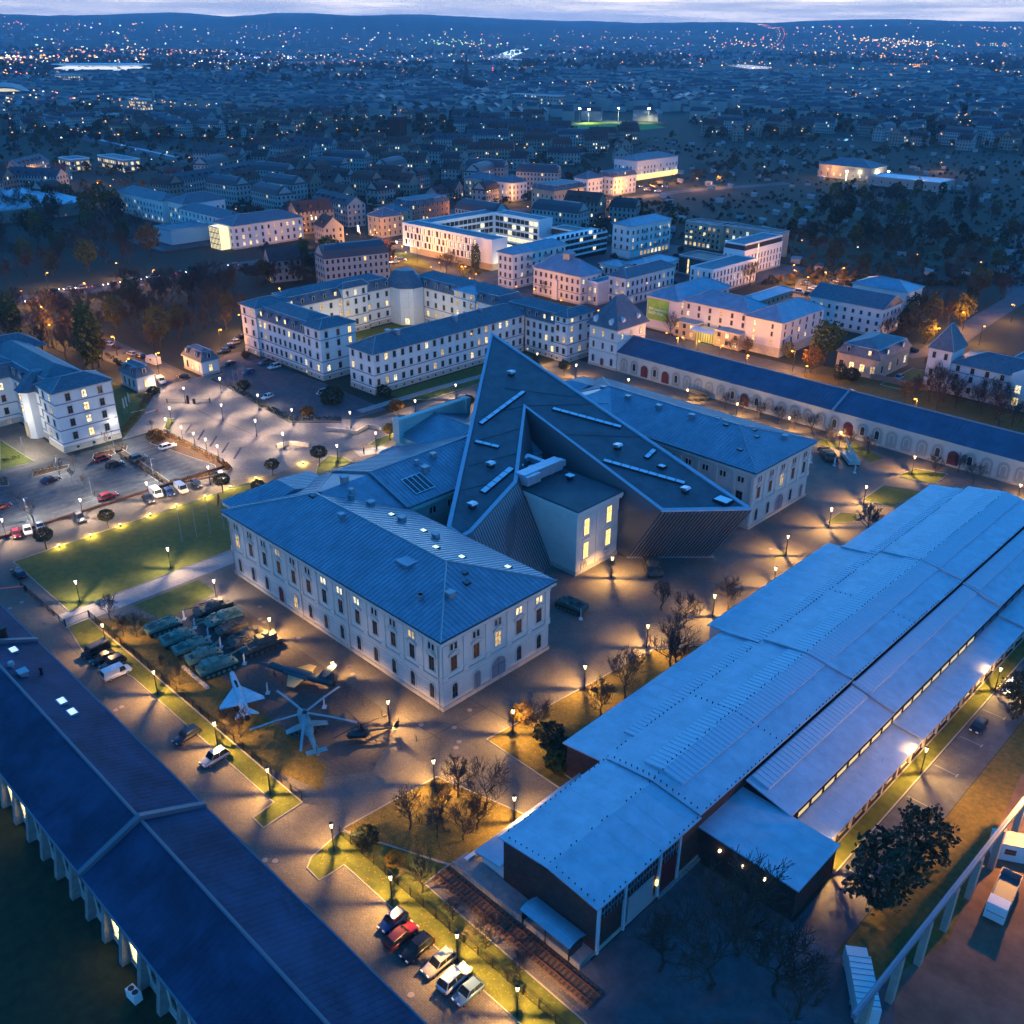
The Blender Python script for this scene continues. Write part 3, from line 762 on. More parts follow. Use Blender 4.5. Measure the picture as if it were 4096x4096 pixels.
# ================================================================ the wedge
TZ = (-176.8, 172.2, 30.0)
wz = lambda x, y: 30.0 - 0.1623 * (x + 176.8) + 0.12 * (y - 172.2)
wed = thing("museum_wedge", "arrow-shaped steel and glass wedge with dark flat roof cutting through the museum", "museum wedge", (-130, 145, 0))
def wpart(name, mbd, m, parent=None, **kw):
    mbd.v = [(v[0] + 130, v[1] - 145, v[2]) for v in mbd.v]
    return mbd.build(name, m, parent or wed, **kw)
TOP = [(-176.8, 172.2), (-87.7, 159.2), (-100.0, 144.9), (-145.1, 152.4), (-126.3, 130.4), (-120.9, 112.4), (-121.0, 109.7), (-125.3, 109.7)]
BOT = [(-168, 165), (-95.8, 158.2), (-108.2, 145.35), (-139, 145.4), (-117.4, 131.7), (-112.5, 112.4), (-112.5, 109.7), (-121.3, 109.7)]
M_DECK = mat("wedge_roof_deck", (0.075, 0.085, 0.10), 0.6, var=0.25, scale=0.3, det=6)
M_RIM = mat("wedge_rim_steel", (0.34, 0.40, 0.47), 0.5, 0.3, var=0.05, scale=.5)
M_SKIN = mat("wedge_steel_skin", (0.10, 0.105, 0.12), 0.45, 0.5)
M_LOUV = mat("wedge_louvre", (0.36, 0.37, 0.40), 0.4, 0.6)
def inset(P, d):
    n = len(P); out = []
    for i in range(n):
        a, b_, c = Vector(P[i - 1]), Vector(P[i]), Vector(P[(i + 1) % n])
        e0 = (b_ - a).normalized(); e1 = (c - b_).normalized()
        n0 = Vector((e0.y, -e0.x)); n1 = Vector((e1.y, -e1.x))      # interior side for clockwise order
        m = (n0 + n1); m = m / max(0.35, m.length_squared / 2)
        out.append(b_ + m * d)
    return out
_ar = sum(TOP[i][0] * TOP[(i + 1) % len(TOP)][1] - TOP[(i + 1) % len(TOP)][0] * TOP[i][1] for i in range(len(TOP)))
SG = -1.0 if _ar > 0 else 1.0
INN = inset(TOP, .85 * SG)
b = MB(); n = len(TOP)
for i in range(n):
    j = (i + 1) % n
    b.poly([(*TOP[i], wz(*TOP[i])), (*TOP[j], wz(*TOP[j])), (*BOT[j], 0), (*BOT[i], 0)])
wpart("wedge_wall", b, M_SKIN)
b = MB()
for i in range(n):
    j = (i + 1) % n
    P4 = [TOP[i], TOP[j], tuple(INN[j]), tuple(INN[i])]
    b.poly([(x, y, wz(x, y) + .02) for x, y in P4])
    b.poly([(*INN[i], wz(*INN[i]) + .02), (*INN[j], wz(*INN[j]) + .02), (*INN[j], wz(*INN[j]) - .5), (*INN[i], wz(*INN[i]) - .5)])
    b.poly([(*TOP[i], wz(*TOP[i]) + .02), (*TOP[j], wz(*TOP[j]) + .02), (*TOP[j], wz(*TOP[j]) - .35), (*TOP[i], wz(*TOP[i]) - .35)])
wpart("rim", b, M_RIM)
b = MB().poly([(x, y, wz(x, y) - .3) for x, y in INN]); wpart("roof_deck", b, M_DECK)
# vertical louvres on the visible faces
def louvres(a, b_, c, d, sp, dep):
    """face a-b on top, d-c at the foot; thin fins from top to foot"""
    a, b_, c, d = (Vector(v) for v in (a, b_, c, d)); nrm = (b_ - a).cross(d - a).normalized()
    if (nrm.x * 1 + nrm.z * .3) < 0: nrm = -nrm
    k = max(2, int((b_ - a).length / sp)); o = MB(); e = (b_ - a).normalized()
    for i in range(k):
        t = (i + .5) / k; p = a.lerp(b_, t) + nrm * 0.02; q_ = d.lerp(c, t) + nrm * 0.02
        o.loft([[p - e * .05, p + e * .05, p + e * .05 + nrm * dep, p - e * .05 + nrm * dep], [q_ - e * .06, q_ + e * .06, q_ + e * .06 + nrm * dep, q_ - e * .06 + nrm * dep]])
    return o
t3 = lambda i: (*TOP[i], wz(*TOP[i]) - .36)
b3 = lambda i: (*BOT[i], 0.02)
for (i, j) in ((1, 2), (3, 2), (4, 5)):
    wpart("louvres", louvres(t3(i), t3(j), b3(j), b3(i), 0.75, .24), M_LOUV, kind="stuff")
b = MB().bar((*BOT[2], 0.1), (BOT[1][0] + .6, BOT[1][1] + .6, 0.1), .5, .4); wpart("foot_ledge", b, M_PATH)
# roof seams
b = MB()
SE = [-149.5, 142.4, -146.2, 152.9, -146.1, 153.3, -133.6, 168.4, -143.3, 134.5, -140.3, 145.3, -137.5, 127.1, -134.0, 137.8, -132.3, 120.4, -129.0, 128.8, -131.9, 151.2, -117.9, 164.9, -154.7, 155.1, -140.9, 164.9]
for i in range(0, len(SE), 4):
    x0, y0, x1, y1 = SE[i:i + 4]
    b.bar((x0, y0, wz(x0, y0) - .3), (x1, y1, wz(x1, y1) - .3), .25, .1)
wpart("deck_seam", b, M_BITUM)
# long roof lights
def on_w(p): return p
RL = [-142.2, 135.1, -148.2, 155.0, 1.5, 7, -140.3, 156.4, -128.0, 166.6, 1.5, 8, -142.0, 133.3, -137.7, 136.4, 1.4, 3, -128.1, 122.1, -130.9, 133.4, 1.9, 5, -119.3, 149.7, -103.6, 157.9, 1.5, 9, -115.0, 159.1, -115.9, 163.3, 1.5, 2]
def refine(x, y, z):
    # slide the picked point along the line of sight onto the roof plane
    cx, cy, cz = 0.0, 0.0, 100.0; dx, dy, dz = x - cx, y - cy, z - cz
    t = (30.0 - 0.1623 * 176.8 - 0.12 * 172.2 - cz) / (dz + 0.1623 * dx - 0.12 * dy)
    return cx + dx * t, cy + dy * t
RLZ = [24, 25, 22.5, 18.5, 20.5, 19.5, 16.6, 17.6, 18, 15, 17, 17.4]
for k in range(6):
    x0, y0, x1, y1, w_, np_ = RL[k * 6:k * 6 + 6]; w_ *= .82
    x0, y0 = refine(x0, y0, RLZ[2 * k]); x1, y1 = refine(x1, y1, RLZ[2 * k + 1])
    d = Vector((x1 - x0, y1 - y0)); s_ = Vector((-d.y, d.x)).normalized() * w_ / 2
    p = lambda t, sgn, dz: (x0 + d.x * t + s_.x * sgn, y0 + d.y * t + s_.y * sgn, wz(x0 + d.x * t + s_.x * sgn, y0 + d.y * t + s_.y * sgn) + dz)
    fr = MB().loft([[p(0, -1, -.35), p(0, 1, -.35), p(0, 1, .08), p(0, -1, .08)], [p(1, -1, -.35), p(1, 1, -.35), p(1, 1, .08), p(1, -1, .08)]])
    o = wpart("long_roof_light", fr, M_STEEL)
    for i in range(np_):
        a_, c_ = (i + .04) / np_, (i + .96) / np_
        wpart("pane", MB().poly([p(a_, -.78, .1), p(c_, -.78, .1), p(c_, .78, .1), p(a_, .78, .1)]), M_PALELT, o)
for (x, y, z) in ((-154.8, 157.4, 27), (-134.1, 130.3, 18), (-126.3, 117.6, 15.5), (-121.4, 157.1, 18), (-101.2, 154.6, 15)):
    x, y = refine(x, y, z); z = wz(x, y) - .3
    v = MB().box(x - .6, x + .6, y - .6, y + .6, z - .3, z + .5); v.tube((x - .5, y - .5, z + .5), (x - .5, y - .5, z + 1.1), .05); v.tube((x + .5, y + .5, z + .5), (x + .5, y + .5, z + 1.1), .05)
    o = wpart("cowl_vent", v, M_STEEL)
    v = MB().poly([(x - .9, y - .8, z + 1.1), (x + .5, y - .8, z + 1.3), (x + .5, y + .8, z + 1.3), (x - .9, y + .8, z + 1.1)]); v.poly([(x + .5, y - .8, z + 1.3), (x + .9, y - .8, z + .95), (x + .9, y + .8, z + .95), (x + .5, y + .8, z + 1.3)])
    wpart("cowl", v, M_PALELT, o)
for (x, y, z, s_) in ((-93.6, 157.2, 14.6, 1.5), (-110.3, 158.6, 16.5, .7)):
    x, y = refine(x, y, z); z = wz(x, y) - .3
    o = wpart("dome_light", MB().box(x - s_ - .2, x + s_ + .2, y - s_ * .8 - .2, y + s_ * .8 + .2, z - .3, z + .5), M_STEEL)
    wpart("pane", MB().poly([(x - s_, y - s_ * .8, z + .55), (x + s_, y - s_ * .8, z + .55), (x + s_, y + s_ * .8, z + .55), (x - s_, y + s_ * .8, z + .55)]), M_PALELT, o)
x, y = -122, 142; z = 14.95
v = MB().box(x - .5, x + .5, y - .5, y + .5, z, z + .8); o = mpart("cowl_vent", v, M_STEEL); mpart("cowl", MB().box(x - .8, x + .8, y - .7, y + .7, z + 1.0, z + 1.15), M_PALELT)

# ================================================================ long halls either side
def part(root, name, mbd, m, parent=None, **kw):
    l = root.location
    mbd.v = [(v[0] - l.x, v[1] - l.y, v[2] - l.z) for v in mbd.v]
    return mbd.build(name, m, parent or root, **kw)
def rwin(root, x, y, *a, **k):
    return window(root, x - root.location.x, y - root.location.y, *a, **k)
def rrow(root, p0, p1, *a, **k):
    l = root.location
    return row(root, (p0[0] - l.x, p0[1] - l.y), (p1[0] - l.x, p1[1] - l.y), *a, **k)
def gable_x(x0, x1, y0, y1, ze, zr, ov=0.35):
    """gable roof, ridge along x -> slopes"""
    yc = (y0 + y1) / 2; t = 0.16
    b = MB()
    A = [(x0, y0, ze), (x1, y0, ze), (x1, yc, zr), (x0, yc, zr)]; B = [(x1, y1, ze), (x0, y1, ze), (x0, yc, zr), (x1, yc, zr)]
    b.poly(A); b.poly(B); b.poly([(x0, y1, ze), (x0, y0, ze), (x0, yc, zr)]); b.poly([(x1, y0, ze), (x1, y1, ze), (x1, yc, zr)])
    b.poly([(x0, y0, ze), (x0, y1, ze), (x1, y1, ze), (x1, y0, ze)])
    return b, A, B
M_DARKR = mat("dark_blue_felt_roof", (0.022, 0.042, 0.085), 0.75, 0.0, stain=.3, var=0.3, spec=.2, scale=0.12, det=6)
M_DKMET = mat("dull_flashing", (.13, .15, .18), .6, .2)
M_ARCR = mat("arcade_roof", (0.06, 0.095, 0.15), 0.65, 0.0, stain=.15, var=0.15, scale=0.2)

lh = thing("long_hall", "long dark-roofed hall with buttressed rear wall in the near corner", "hall", (-100, 33, 0))
part(lh, "wall", MB().box(-215, -20, 25.2, 40.8, 0, 6.6), M_PLASTER)
part(lh, "plinth", MB().box(-215.1, -19.9, 25.0, 41.0, 0, .6), M_STONE)
for k, (x0, x1) in enumerate(((-215, -154.6), (-153.6, -98.9), (-98.0, -20))):
    b, A, B = gable_x(x0, x1, 24.6, 41.5, 6.7, 10.05)
    rf = part(lh, "roof", b, M_DARKR)
    s_ = MB()
    for q in (A, B): seams(s_, q, 0.9, .02, 0, .02)
    part(lh, "seams", s_, M_DARKR, kind="stuff")
    part(lh, "ridge_cap", MB().tube((x0, 33.05, 10.1), (x1, 33.05, 10.1), .24, .24, 6), M_DKMET)
    part(lh, "gutter", MB().bar((x0, 41.55, 6.55), (x1, 41.55, 6.55), .22, .2).bar((x0, 24.55, 6.55), (x1, 24.55, 6.55), .22, .2), M_DKMET)
for x in (-154.1, -98.45):
    b = MB().bar((x, 24.4, 6.4), (x, 33.05, 10.1), .75, .75).bar((x, 41.7, 6.4), (x, 33.05, 10.1), .75, .75)
    part(lh, "fire_wall", b, M_DKMET)
M_BUTT = mat("weathered_buttress", (.20, .19, .18), .9, var=.2, scale=.8)
M_WARMW = mat("lit_arch_pane", (.4, .3, .1), .5, emit=(1, .75, .2), estr=7, sampling='AUTO')
for i in range(24):
    x = -135 + i * 4.65
    b = MB().loft([[(x - .45, 25.2, 0), (x + .45, 25.2, 0), (x + .45, 23.9, 0), (x - .45, 23.9, 0)], [(x - .45, 25.2, 5.9), (x + .45, 25.2, 5.9), (x + .45, 24.8, 5.5), (x - .45, 24.8, 5.5)]])
    part(lh, "buttress", b, M_BUTT)
    lit = M_WARMW if i in (2, 3, 9, 10) else M_GLASS
    rwin(lh, x + 2.3, 25.18, 1.6, (0, -1), style="arch", w=1.8, h=3.2, m=lit)
for i in range(20): rwin(lh, -205 + i * 9.3, 40.82, 1.6, (0, 1), style="arch", w=1.6, h=3.2)
M_LITROOF = mat("bright_roof_light", (0.7, 0.75, 0.8), 0.3, emit=(0.85, 0.95, 1.0), estr=0.8)
zr_ = lambda y: 6.7 + 3.35 * (41.5 - y) / 8.45
for (x, y) in ((-150.7, 36.8), (-131.5, 36.7), (-127.8, 36.7)):
    z = zr_(y)
    o = part(lh, "roof_light", MB().box(x - .95, x + .95, y - .65, y + .65, z - .35, z + .28), M_GREYM)
    part(lh, "pane", MB().poly([(x - .8, y - .5, z + .3), (x + .8, y - .5, z + .3), (x + .8, y + .5, z + .3), (x - .8, y + .5, z + .3)]), M_LITROOF, o)
b = MB(); x, y = -155.5, 37.0; b.tube((x, y, 7), (x, y, 10.4), .7, .7, 12).tube((x, y, 10.4), (x, y, 10.9), .85, .85, 12); part(lh, "chimney", b, M_STEEL)
x, y = -144.6, 34.4; part(lh, "roof_vent", MB().tube((x, y, 8), (x, y, 10), .35, .35, 8).tube((x, y, 10), (x, y, 10.6), .55, .45, 8), M_GREYM)
x, y = -141.6, 35.0; part(lh, "roof_vent", MB().box(x - .7, x + .7, y - .6, y + .6, 8.4, 10).box(x - .85, x + .85, y - .75, y + .75, 10, 10.15), M_GREYM)
x, y = -141.2, 37.5; part(lh, "roof_vent", MB().tube((x, y, 7.6), (x, y, 9.4), .22, .22, 8).tube((x, y, 9.4), (x, y, 9.7), .32, .32, 8), M_STEEL)
x, y = -83.0, 23.0
ac = thing("heat_pump", "white twin-fan heat pump on the dark lawn behind the long hall", "heat pump", (x, y, 0), 0.1)
MB().box(-.9, .9, -.5, .5, .12, 1.5).box(-.8, -.6, -.45, .45, 0, .12).box(.6, .8, -.45, .45, 0, .12).build("casing", mat("white_metal", (.7, .7, .7), .4), ac)
for dx in (-.42, .42):
    MB().tube((dx, 0, 1.5), (dx, 0, 1.54), .36, .36, 14).build("fan_grille", M_STEEL, ac)

# ---- arcade range on the far side
arc = thing("arcade_hall", "long low cream hall with blind arches, red doors and a blue-grey roof behind the museum", "hall", (-100, 250, 0))
part(arc, "wall", MB().box(-190, 20, 243, 259, 0, 6.5), M_PLASTER)
part(arc, "plinth", MB().box(-189.8, 20.1, 242.85, 259.15, 0, .5), M_STONE)
for (x0, x1) in ((-190, -113.5), (-112.6, 20)):
    b, A, B = gable_x(x0, x1, 242.3, 259.7, 6.6, 10.3)
    part(arc, "roof", b, M_ARCR)
    s_ = MB(); [seams(s_, q, 1.2, .04) for q in (A, B)]; part(arc, "seams", s_, M_ARCR, kind="stuff")
    part(arc, "ridge_cap", MB().tube((x0, 251, 10.35), (x1, 251, 10.35), .25, .25, 6), M_GREYM)
part(arc, "fire_wall", MB().bar((-113.05, 242.1, 6.4), (-113.05, 251, 10.3), .7, .6).bar((-113.05, 259.9, 6.4), (-113.05, 251, 10.3), .7, .6), M_GREYM)
part(arc, "cornice", MB().box(-189.7, 20.2, 242.75, 243, 6.0, 6.45), M_PLASTER)
M_REC = mat("arch_recess_shade", (0.36, 0.32, 0.28), .9)  # darker than the wall plaster: recess shade put into the colour
SEQ = "bwdwdwbb bbwdwbbbbb wdwwb bbwdwbbb bbwdwbbb bbwdwbbb"
i = 0; xx = -187.0; seq = SEQ.replace(" ", "")
while xx < 18 and i < len(seq):
    c = seq[i]; i += 1
    if c == 'd': rwin(arc, xx, 242.98, .1, (0, -1), style="gate", w=2.9, h=4.3, m=M_REDDOOR, name="door")
    else:
        rwin(arc, xx, 242.98, .6, (0, -1), style="blind", w=2.9, h=4.5, m=M_REC, name="arch_niche")
        if c == 'w': rwin(arc, xx, 242.9, 1.7, (0, -1), style="arch", w=1.15, h=2.4)
        else: rwin(arc, xx, 242.9, 1.7, (0, -1), style="blind", w=1.2, h=2.3, m=M_REC, name="arch_niche")
    xx += 4.15
# ---- tower pavilion
tw = thing("tower_pavilion", "square cream pavilion with steep slate hipped roof at the head of the arcade hall", "pavilion", (-196, 250, 0))
part(tw, "wall", MB().box(-202, -190.2, 242.6, 257.6, 0, 13.6), M_WHITEW)
part(tw, "plinth", MB().box(-202.15, -190.05, 242.45, 257.75, 0, .8), M_STONE)
part(tw, "string_course", MB().box(-202.2, -190, 242.4, 257.8, 5.3, 5.7).box(-202.2, -190, 242.4, 257.8, 9.3, 9.6).box(-202.5, -189.7, 242.1, 258.1, 13.4, 13.9), M_FRAME)
b = MB(); hip_roof(b, -203, -189.2, 241.6, 258.6, 13.9, 23.2, ridge=6.6, axis='y'); part(tw, "roof", b, M_SLATE)
for (xx, yy) in ((-189.9, 246), (-189.9, 254)): part(tw, "dormer", MB().box(xx - 2.2, xx - .6, yy - .7, yy + .7, 14.2, 16.2).loft([[(xx - 2.8, yy - .9, 16.2), (xx - 2.8, yy + .9, 16.2), (xx - 2.8, yy, 17.3)], [(xx - .4, yy - .9, 16.2), (xx - .4, yy + .9, 16.2), (xx - .4, yy, 17.3)]]), M_WHITEW)
for xx in (-199.6, -193): part(tw, "dormer", MB().box(xx - .7, xx + .7, 242.3, 244, 14.2, 16.0).loft([[(xx - .9, 242.1, 16.0), (xx + .9, 242.1, 16.0), (xx, 242.1, 17.0)], [(xx - .9, 245, 16.0), (xx + .9, 245, 16.0), (xx, 245, 17.0)]]), M_WHITEW)
rrow(tw, (-202, 242.6), (-190.2, 242.6), (0, -1), (10.4,), 3, "rect", .9, 1.9, lit=.7, rng=random.Random(5))
rrow(tw, (-202, 242.6), (-190.2, 242.6), (0, -1), (6.3,), 3, "rect", .8, 2.0, lit=0)
rrow(tw, (-202, 242.6), (-190.2, 242.6), (0, -1), (1.4,), 3, "arch", 1.0, 2.3, lit=0, skip=(1,))
rwin(tw, -196.1, 242.5, .1, (0, -1), style="archdoor", w=1.3, h=3, m=M_REDDOOR, name="door")
rrow(tw, (-190.2, 242.6), (-190.2, 257.6), (1, 0), (10.4,), 3, "arch", .9, 1.9, lit=.3, rng=random.Random(8))

# ================================================================ industrial sheds
sh = thing("industrial_shed", "brick industrial shed with wide pale stepped roofs and ribbed skylights", "shed", (-57, 140, 0))
M_STRIP = mat("ribbed_skylight", (0.46, 0.50, 0.56), 0.35, 0.1)
M_WHITEP = mat("white_post", (0.6, 0.6, 0.62), .6)
part(sh, "wall", MB().box(-64.8, -49.3, 64.9, 214, 0, 7.9), M_BRICK)
part(sh, "plinth", MB().box(-64.95, -49.15, 64.75, 214.1, 0, .6), M_STONE)
def low_roof(name, xs, zs, y0, y1, m, thick=.22, y_over=.4):
    """roof made of a cross-section polyline (x,z) swept along y"""
    b = MB()
    r0 = [(x, y0 - y_over, z) for x, z in zip(xs, zs)] + [(x, y0 - y_over, z - thick) for x, z in zip(xs[::-1], zs[::-1])]
    r1 = [(x, y1 + y_over, z) for x, z in zip(xs, zs)] + [(x, y1 + y_over, z - thick) for x, z in zip(xs[::-1], zs[::-1])]
    b.loft([r0, r1]); o = part(sh, name, b, m)
    j = MB()
    for i in range(len(xs) - 1):
        q = [(xs[i], y0, zs[i] + .004), (xs[i + 1], y0, zs[i + 1] + .004), (xs[i + 1], y1, zs[i + 1] + .004), (xs[i], y1, zs[i] + .004)]
        seams(j, [q[3], q[0], q[1], q[2]], 3.1, .04, 0, .012)
    part(sh, "sheet_joint", j, M_FELT, kind="stuff"); return o
MAINX, MAINZ = (-65.3, -61.5, -57, -52.5, -48.8), (8.05, 8.53, 9.0, 8.58, 8.15)
low_roof("front_roof", MAINX, MAINZ, 64.9, 85.17, M_FELT)
MZ2 = tuple(z + .3 for z in MAINZ); MX2 = (-65.1, -61.5, -57, -52.5, -49.0)
YS = ((86, 127), (127.9, 170.5), (171.4, 213.6))
for k, (a, c) in enumerate(YS):
    low_roof("main_roof", MX2, tuple(z + .12 * k for z in MZ2), a, c, M_FELT)
    low_roof("west_aisle_roof", (-73.2, -65.2), (6.2 + .12 * k, 7.3 + .12 * k), a, c, M_FELT)
    low_roof("east_aisle_roof", (-48.9, -41.6), (7.6 + .12 * k, 5.85 + .12 * k), max(a, 96.8), c, M_FELT)
    low_roof("lower_aisle_roof", (-41.6, -36.6), (4.0 + .08 * k, 3.45 + .08 * k), max(a, 97.2), c, M_FELT)
for (a, c) in ((127.05, 127.85), (170.55, 171.35)):
    for (x0, z0, x1, z1) in ((-73.3, 6.3, -65.2, 7.4), (-65.1, 8.4, -57, 9.6), (-57, 9.6, -49, 8.5), (-48.9, 7.75, -41.5, 6.0), (-41.5, 4.1, -36.5, 3.6)):
        part(sh, "fire_wall", MB().bar((x0, (a + c) / 2, z0), (x1, (a + c) / 2, z1), .75, .3), M_FELT)
part(sh, "aisle_wall", MB().box(-72.8, -64.8, 86.2, 213.8, 0, 6.2).box(-49.3, -42, 96.9, 213.8, 0, 5.7).box(-42, -37.4, 97.3, 213.8, 0, 3.4), M_BRICK)
part(sh, "side_annexe", MB().box(-76.2, -72.8, 128.5, 171, 0, 5.6), M_WHITEW)
low_roof("annexe_roof", (-76.6, -73.2), (5.75, 6.1), 128.4, 171.2, M_FELT)
part(sh, "front_annexe", MB().box(-69.0, -64.8, 65.0, 84.5, 0, 2.7), M_WHITEW)
low_roof("front_annexe_roof", (-69.6, -64.8), (2.8, 3.5), 64.6, 85, M_FELT)
part(sh, "front_block", MB().box(-49.3, -35.0, 86.5, 96.4, 0, 5.5), M_BRICK)
low_roof("front_block_roof", (-49.4, -34.5), (6.0, 5.6), 86.3, 96.2, M_FELT)
# ribbed skylights
def skylight(xa, za, xb, zb, y0, y1, sp=.95):
    b = MB(); b.poly([(xa, y0, za), (xb, y0, zb), (xb, y1, zb), (xa, y1, za)])
    b.poly([(xa, y0, za), (xa, y0, za - .3), (xb, y0, zb - .3), (xb, y0, zb)][::-1])
    for x, z in ((xa, za), (xb, zb)): b.poly([(x, y0, z), (x, y1, z), (x, y1, z - .3), (x, y0, z - .3)])
    y = y0 + .3
    while y < y1:
        b.bar((xa, y, za - .03), (xb, y, zb - .03), .42, .1); y += sp
    part(sh, "skylight", b, M_STRIP)
for k, (a, c) in enumerate(YS):
    d = .12 * k
    skylight(-60.2, 9.12 + d, -57.02, 9.6 + d, a + (2 if k == 0 else .1), c); skylight(-56.98, 9.6 + d, -53.6, 9.12 + d, a + (2 if k == 0 else .1), c)
    skylight(-67.7, 7.12 + d, -65.5, 7.42 + d, a + (7 if k == 0 else .1), c)
    skylight(-48.6, 7.78 + d, -45.9, 7.15 + d, max(a, 97.5), c - .3)
# roof bolts along the sheet joints
b = MB(); rng = random.Random(4)
for y in range(66, 212, 1):
    for x, z in ((-57, 9.33), (-65.0, 8.3), (-49.1, 8.3)):
        if rng.random() < .8:
            zz = z + (.35 if y > 86 else 0) + (.6 if (x == -57 and y > 88) else 0); b.box(x - .06, x + .06, y - .06, y + .06, zz - .1, zz + .14)
for x in range(-64, -49):
    for y in (65.2, 86.2, 106, 150):
        t = abs(x + 57) / 8; b.box(x - .06, x + .06, y - .06, y + .06, 9.3 - 1.2 * t, 9.45 - 1.1 * t + (.3 if y > 86 else 0))
part(sh, "roof_fixing", b, M_STEEL, kind="stuff")
# east wall of the front hall: posts, glazing band, red doors
for y in (65.0, 70.0, 77.0, 81.2): part(sh, "post", MB().box(-49.32, -48.95, y, y + .35, 0, 7.8), M_WHITEP)
for (a, c) in ((65.5, 69.9), (70.5, 76.9), (77.5, 81.1)):
    o = part(sh, "glazing_band", MB().box(-49.31, -49.15, a, c, 5.4, 7.4), M_GLASS)
    k = MB(); y = a
    while y < c: k.box(-49.16, -49.06, y, y + .1, 5.4, 7.4); y += .62
    k.box(-49.16, -49.05, a, c, 6.35, 6.45); part(sh, "bars", k, M_GREYM, o)
part(sh, "door", MB().box(-49.31, -49.12, 71.0, 76.2, .1, 4.6), mat("pale_shutter", (.42, .40, .40), .7))
part(sh, "door", MB().box(-49.31, -49.12, 77.6, 81.0, .1, 5.0), M_REDDOOR)
part(sh, "base_lip", MB().box(-49.2, -48.7, 77, 86.4, 0, .35), M_PATH)
# lit clerestory strip of the east aisle, one window after another
M_CLER = mat("clerestory_glow", (.4, .35, .2), .5, emit=(1.0, .78, .34), estr=.6, sampling='AUTO')
y = 98.2; k = 0
while y < 212:
    lit = y < 158
    o = part(sh, "clerestory_window", MB().box(-41.62, -41.52, y, y + 3.1, 4.35, 5.35), M_STEEL)
    part(sh, "pane", MB().poly([(-41.5, y + .12, 4.45), (-41.5, y + 2.98, 4.45), (-41.5, y + 2.98, 5.28), (-41.5, y + .12, 5.28)]), M_CLER if lit else M_GLASS, o)
    y += 3.6; k += 1
for i in range(24):
    rwin(sh, -37.38, 99 + i * 4.8, 1.0, (1, 0), style="plain", w=1.6, h=1.7, m=M_LIT[2] if i in (11,) else M_GLASS)
    part(sh, "pier", MB().box(-37.4, -37.15, 101.2 + i * 4.8, 101.7 + i * 4.8, 0, 3.3), M_STONE)
for (x, y, z) in ((-46.0, 86.44, 3.6), (-42.5, 86.44, 3.4), (-39.3, 86.44, 3.6)):
    part(sh, "wall_lamp", MB().box(x - .12, x + .12, y - .3, y + .02, z, z + .3), mat("wall_lamp_glow", (.5, .4, .2), .5, emit=(1, .8, .45), estr=8))
o = part(sh, "wall_lamp", MB().box(-49.2, -48.9, 76.6, 76.9, 2.6, 3.4), mat("door_lamp_glow", (.5, .4, .1), .5, emit=(1, .75, .2), estr=3))
# ---- platform, canopy, rails
pf = thing("loading_platform", "raised grey loading platform along the brick shed end", "platform", (-60, 63, 0))
part(pf, "slab", MB().box(-71.6, -49.2, 62.2, 64.72, 0, .9), mat("platform_concrete", (.22, .21, .2), .9, var=.2, scale=1))
part(pf, "edge_stone", MB().box(-71.7, -49.1, 61.95, 62.2, 0, .98), M_PATH)
cn = thing("platform_canopy", "curved pale-blue canopy over the loading platform", "canopy", (-54, 62.6, 0))
b = MB(); n_ = 6
rows_ = [[(x, 61.5 + 3.1 * k / n_, 2.7 + .55 * math.sin(math.pi * (k + 1) / (n_ + 1))) for k in range(n_ + 1)] for x in (-58.6, -50.4)]
for k in range(n_): b.poly([rows_[0][k], rows_[1][k], rows_[1][k + 1], rows_[0][k + 1]]); b.poly([(*p[:2], p[2] - .08) for p in (rows_[0][k + 1], rows_[1][k + 1], rows_[1][k], rows_[0][k])])
part(cn, "roof", b, M_FELT)
for x in (-58.3, -54.5, -50.7):
    for y in (61.75,): part(cn, "post", MB().tube((x, y, 0), (x, y, 2.85), .07), M_STEEL)
part(cn, "side_glass", MB().box(-58.4, -58.34, 61.7, 64.2, .4, 2.5).box(-50.7, -50.64, 61.7, 64.2, .4, 2.5), M_GLASS)
tr = thing("railway_track", "short disused railway track with rusty rails in the leaf litter", "railway track", (-59, 60, 0))
part(tr, "ballast", MB().loft([[(-72, 58.6, .02), (-45, 58.6, .02), (-45, 61.9, .02), (-72, 61.9, .02)], [(-72, 58.9, .16), (-45, 58.9, .16), (-45, 61.6, .16), (-72, 61.6, .16)]]), mat("ballast", (.12, .075, .05), .95, var=.4, scale=3, bump=.6, bscale=12))
for k in range(40): part(tr, "sleeper", MB().box(-71.7 + k * .68, -71.45 + k * .68, 59.0, 61.5, .12, .26), mat("sleeper_wood", (.06, .04, .03), .9))
for y in (59.55, 60.98): part(tr, "rail", MB().box(-72, -45, y - .035, y + .035, .26, .42), mat("rusty_rail", (.16, .07, .04), .6, .4))
x, y = -70.4, 64.3
bn = thing("white_bench", "white slab bench on the platform end beside the annexe", "bench", (x, y, .9), math.pi / 2)
MB().box(-.95, .95, -.28, .28, .38, .5).build("seat", mat("white_slab", (.7, .7, .68), .6), bn)
for dx in (-.7, .7): MB().box(dx - .12, dx + .12, -.24, .24, 0, .38).build("leg", mat("white_slab", (.7, .7, .68), .6), bn)

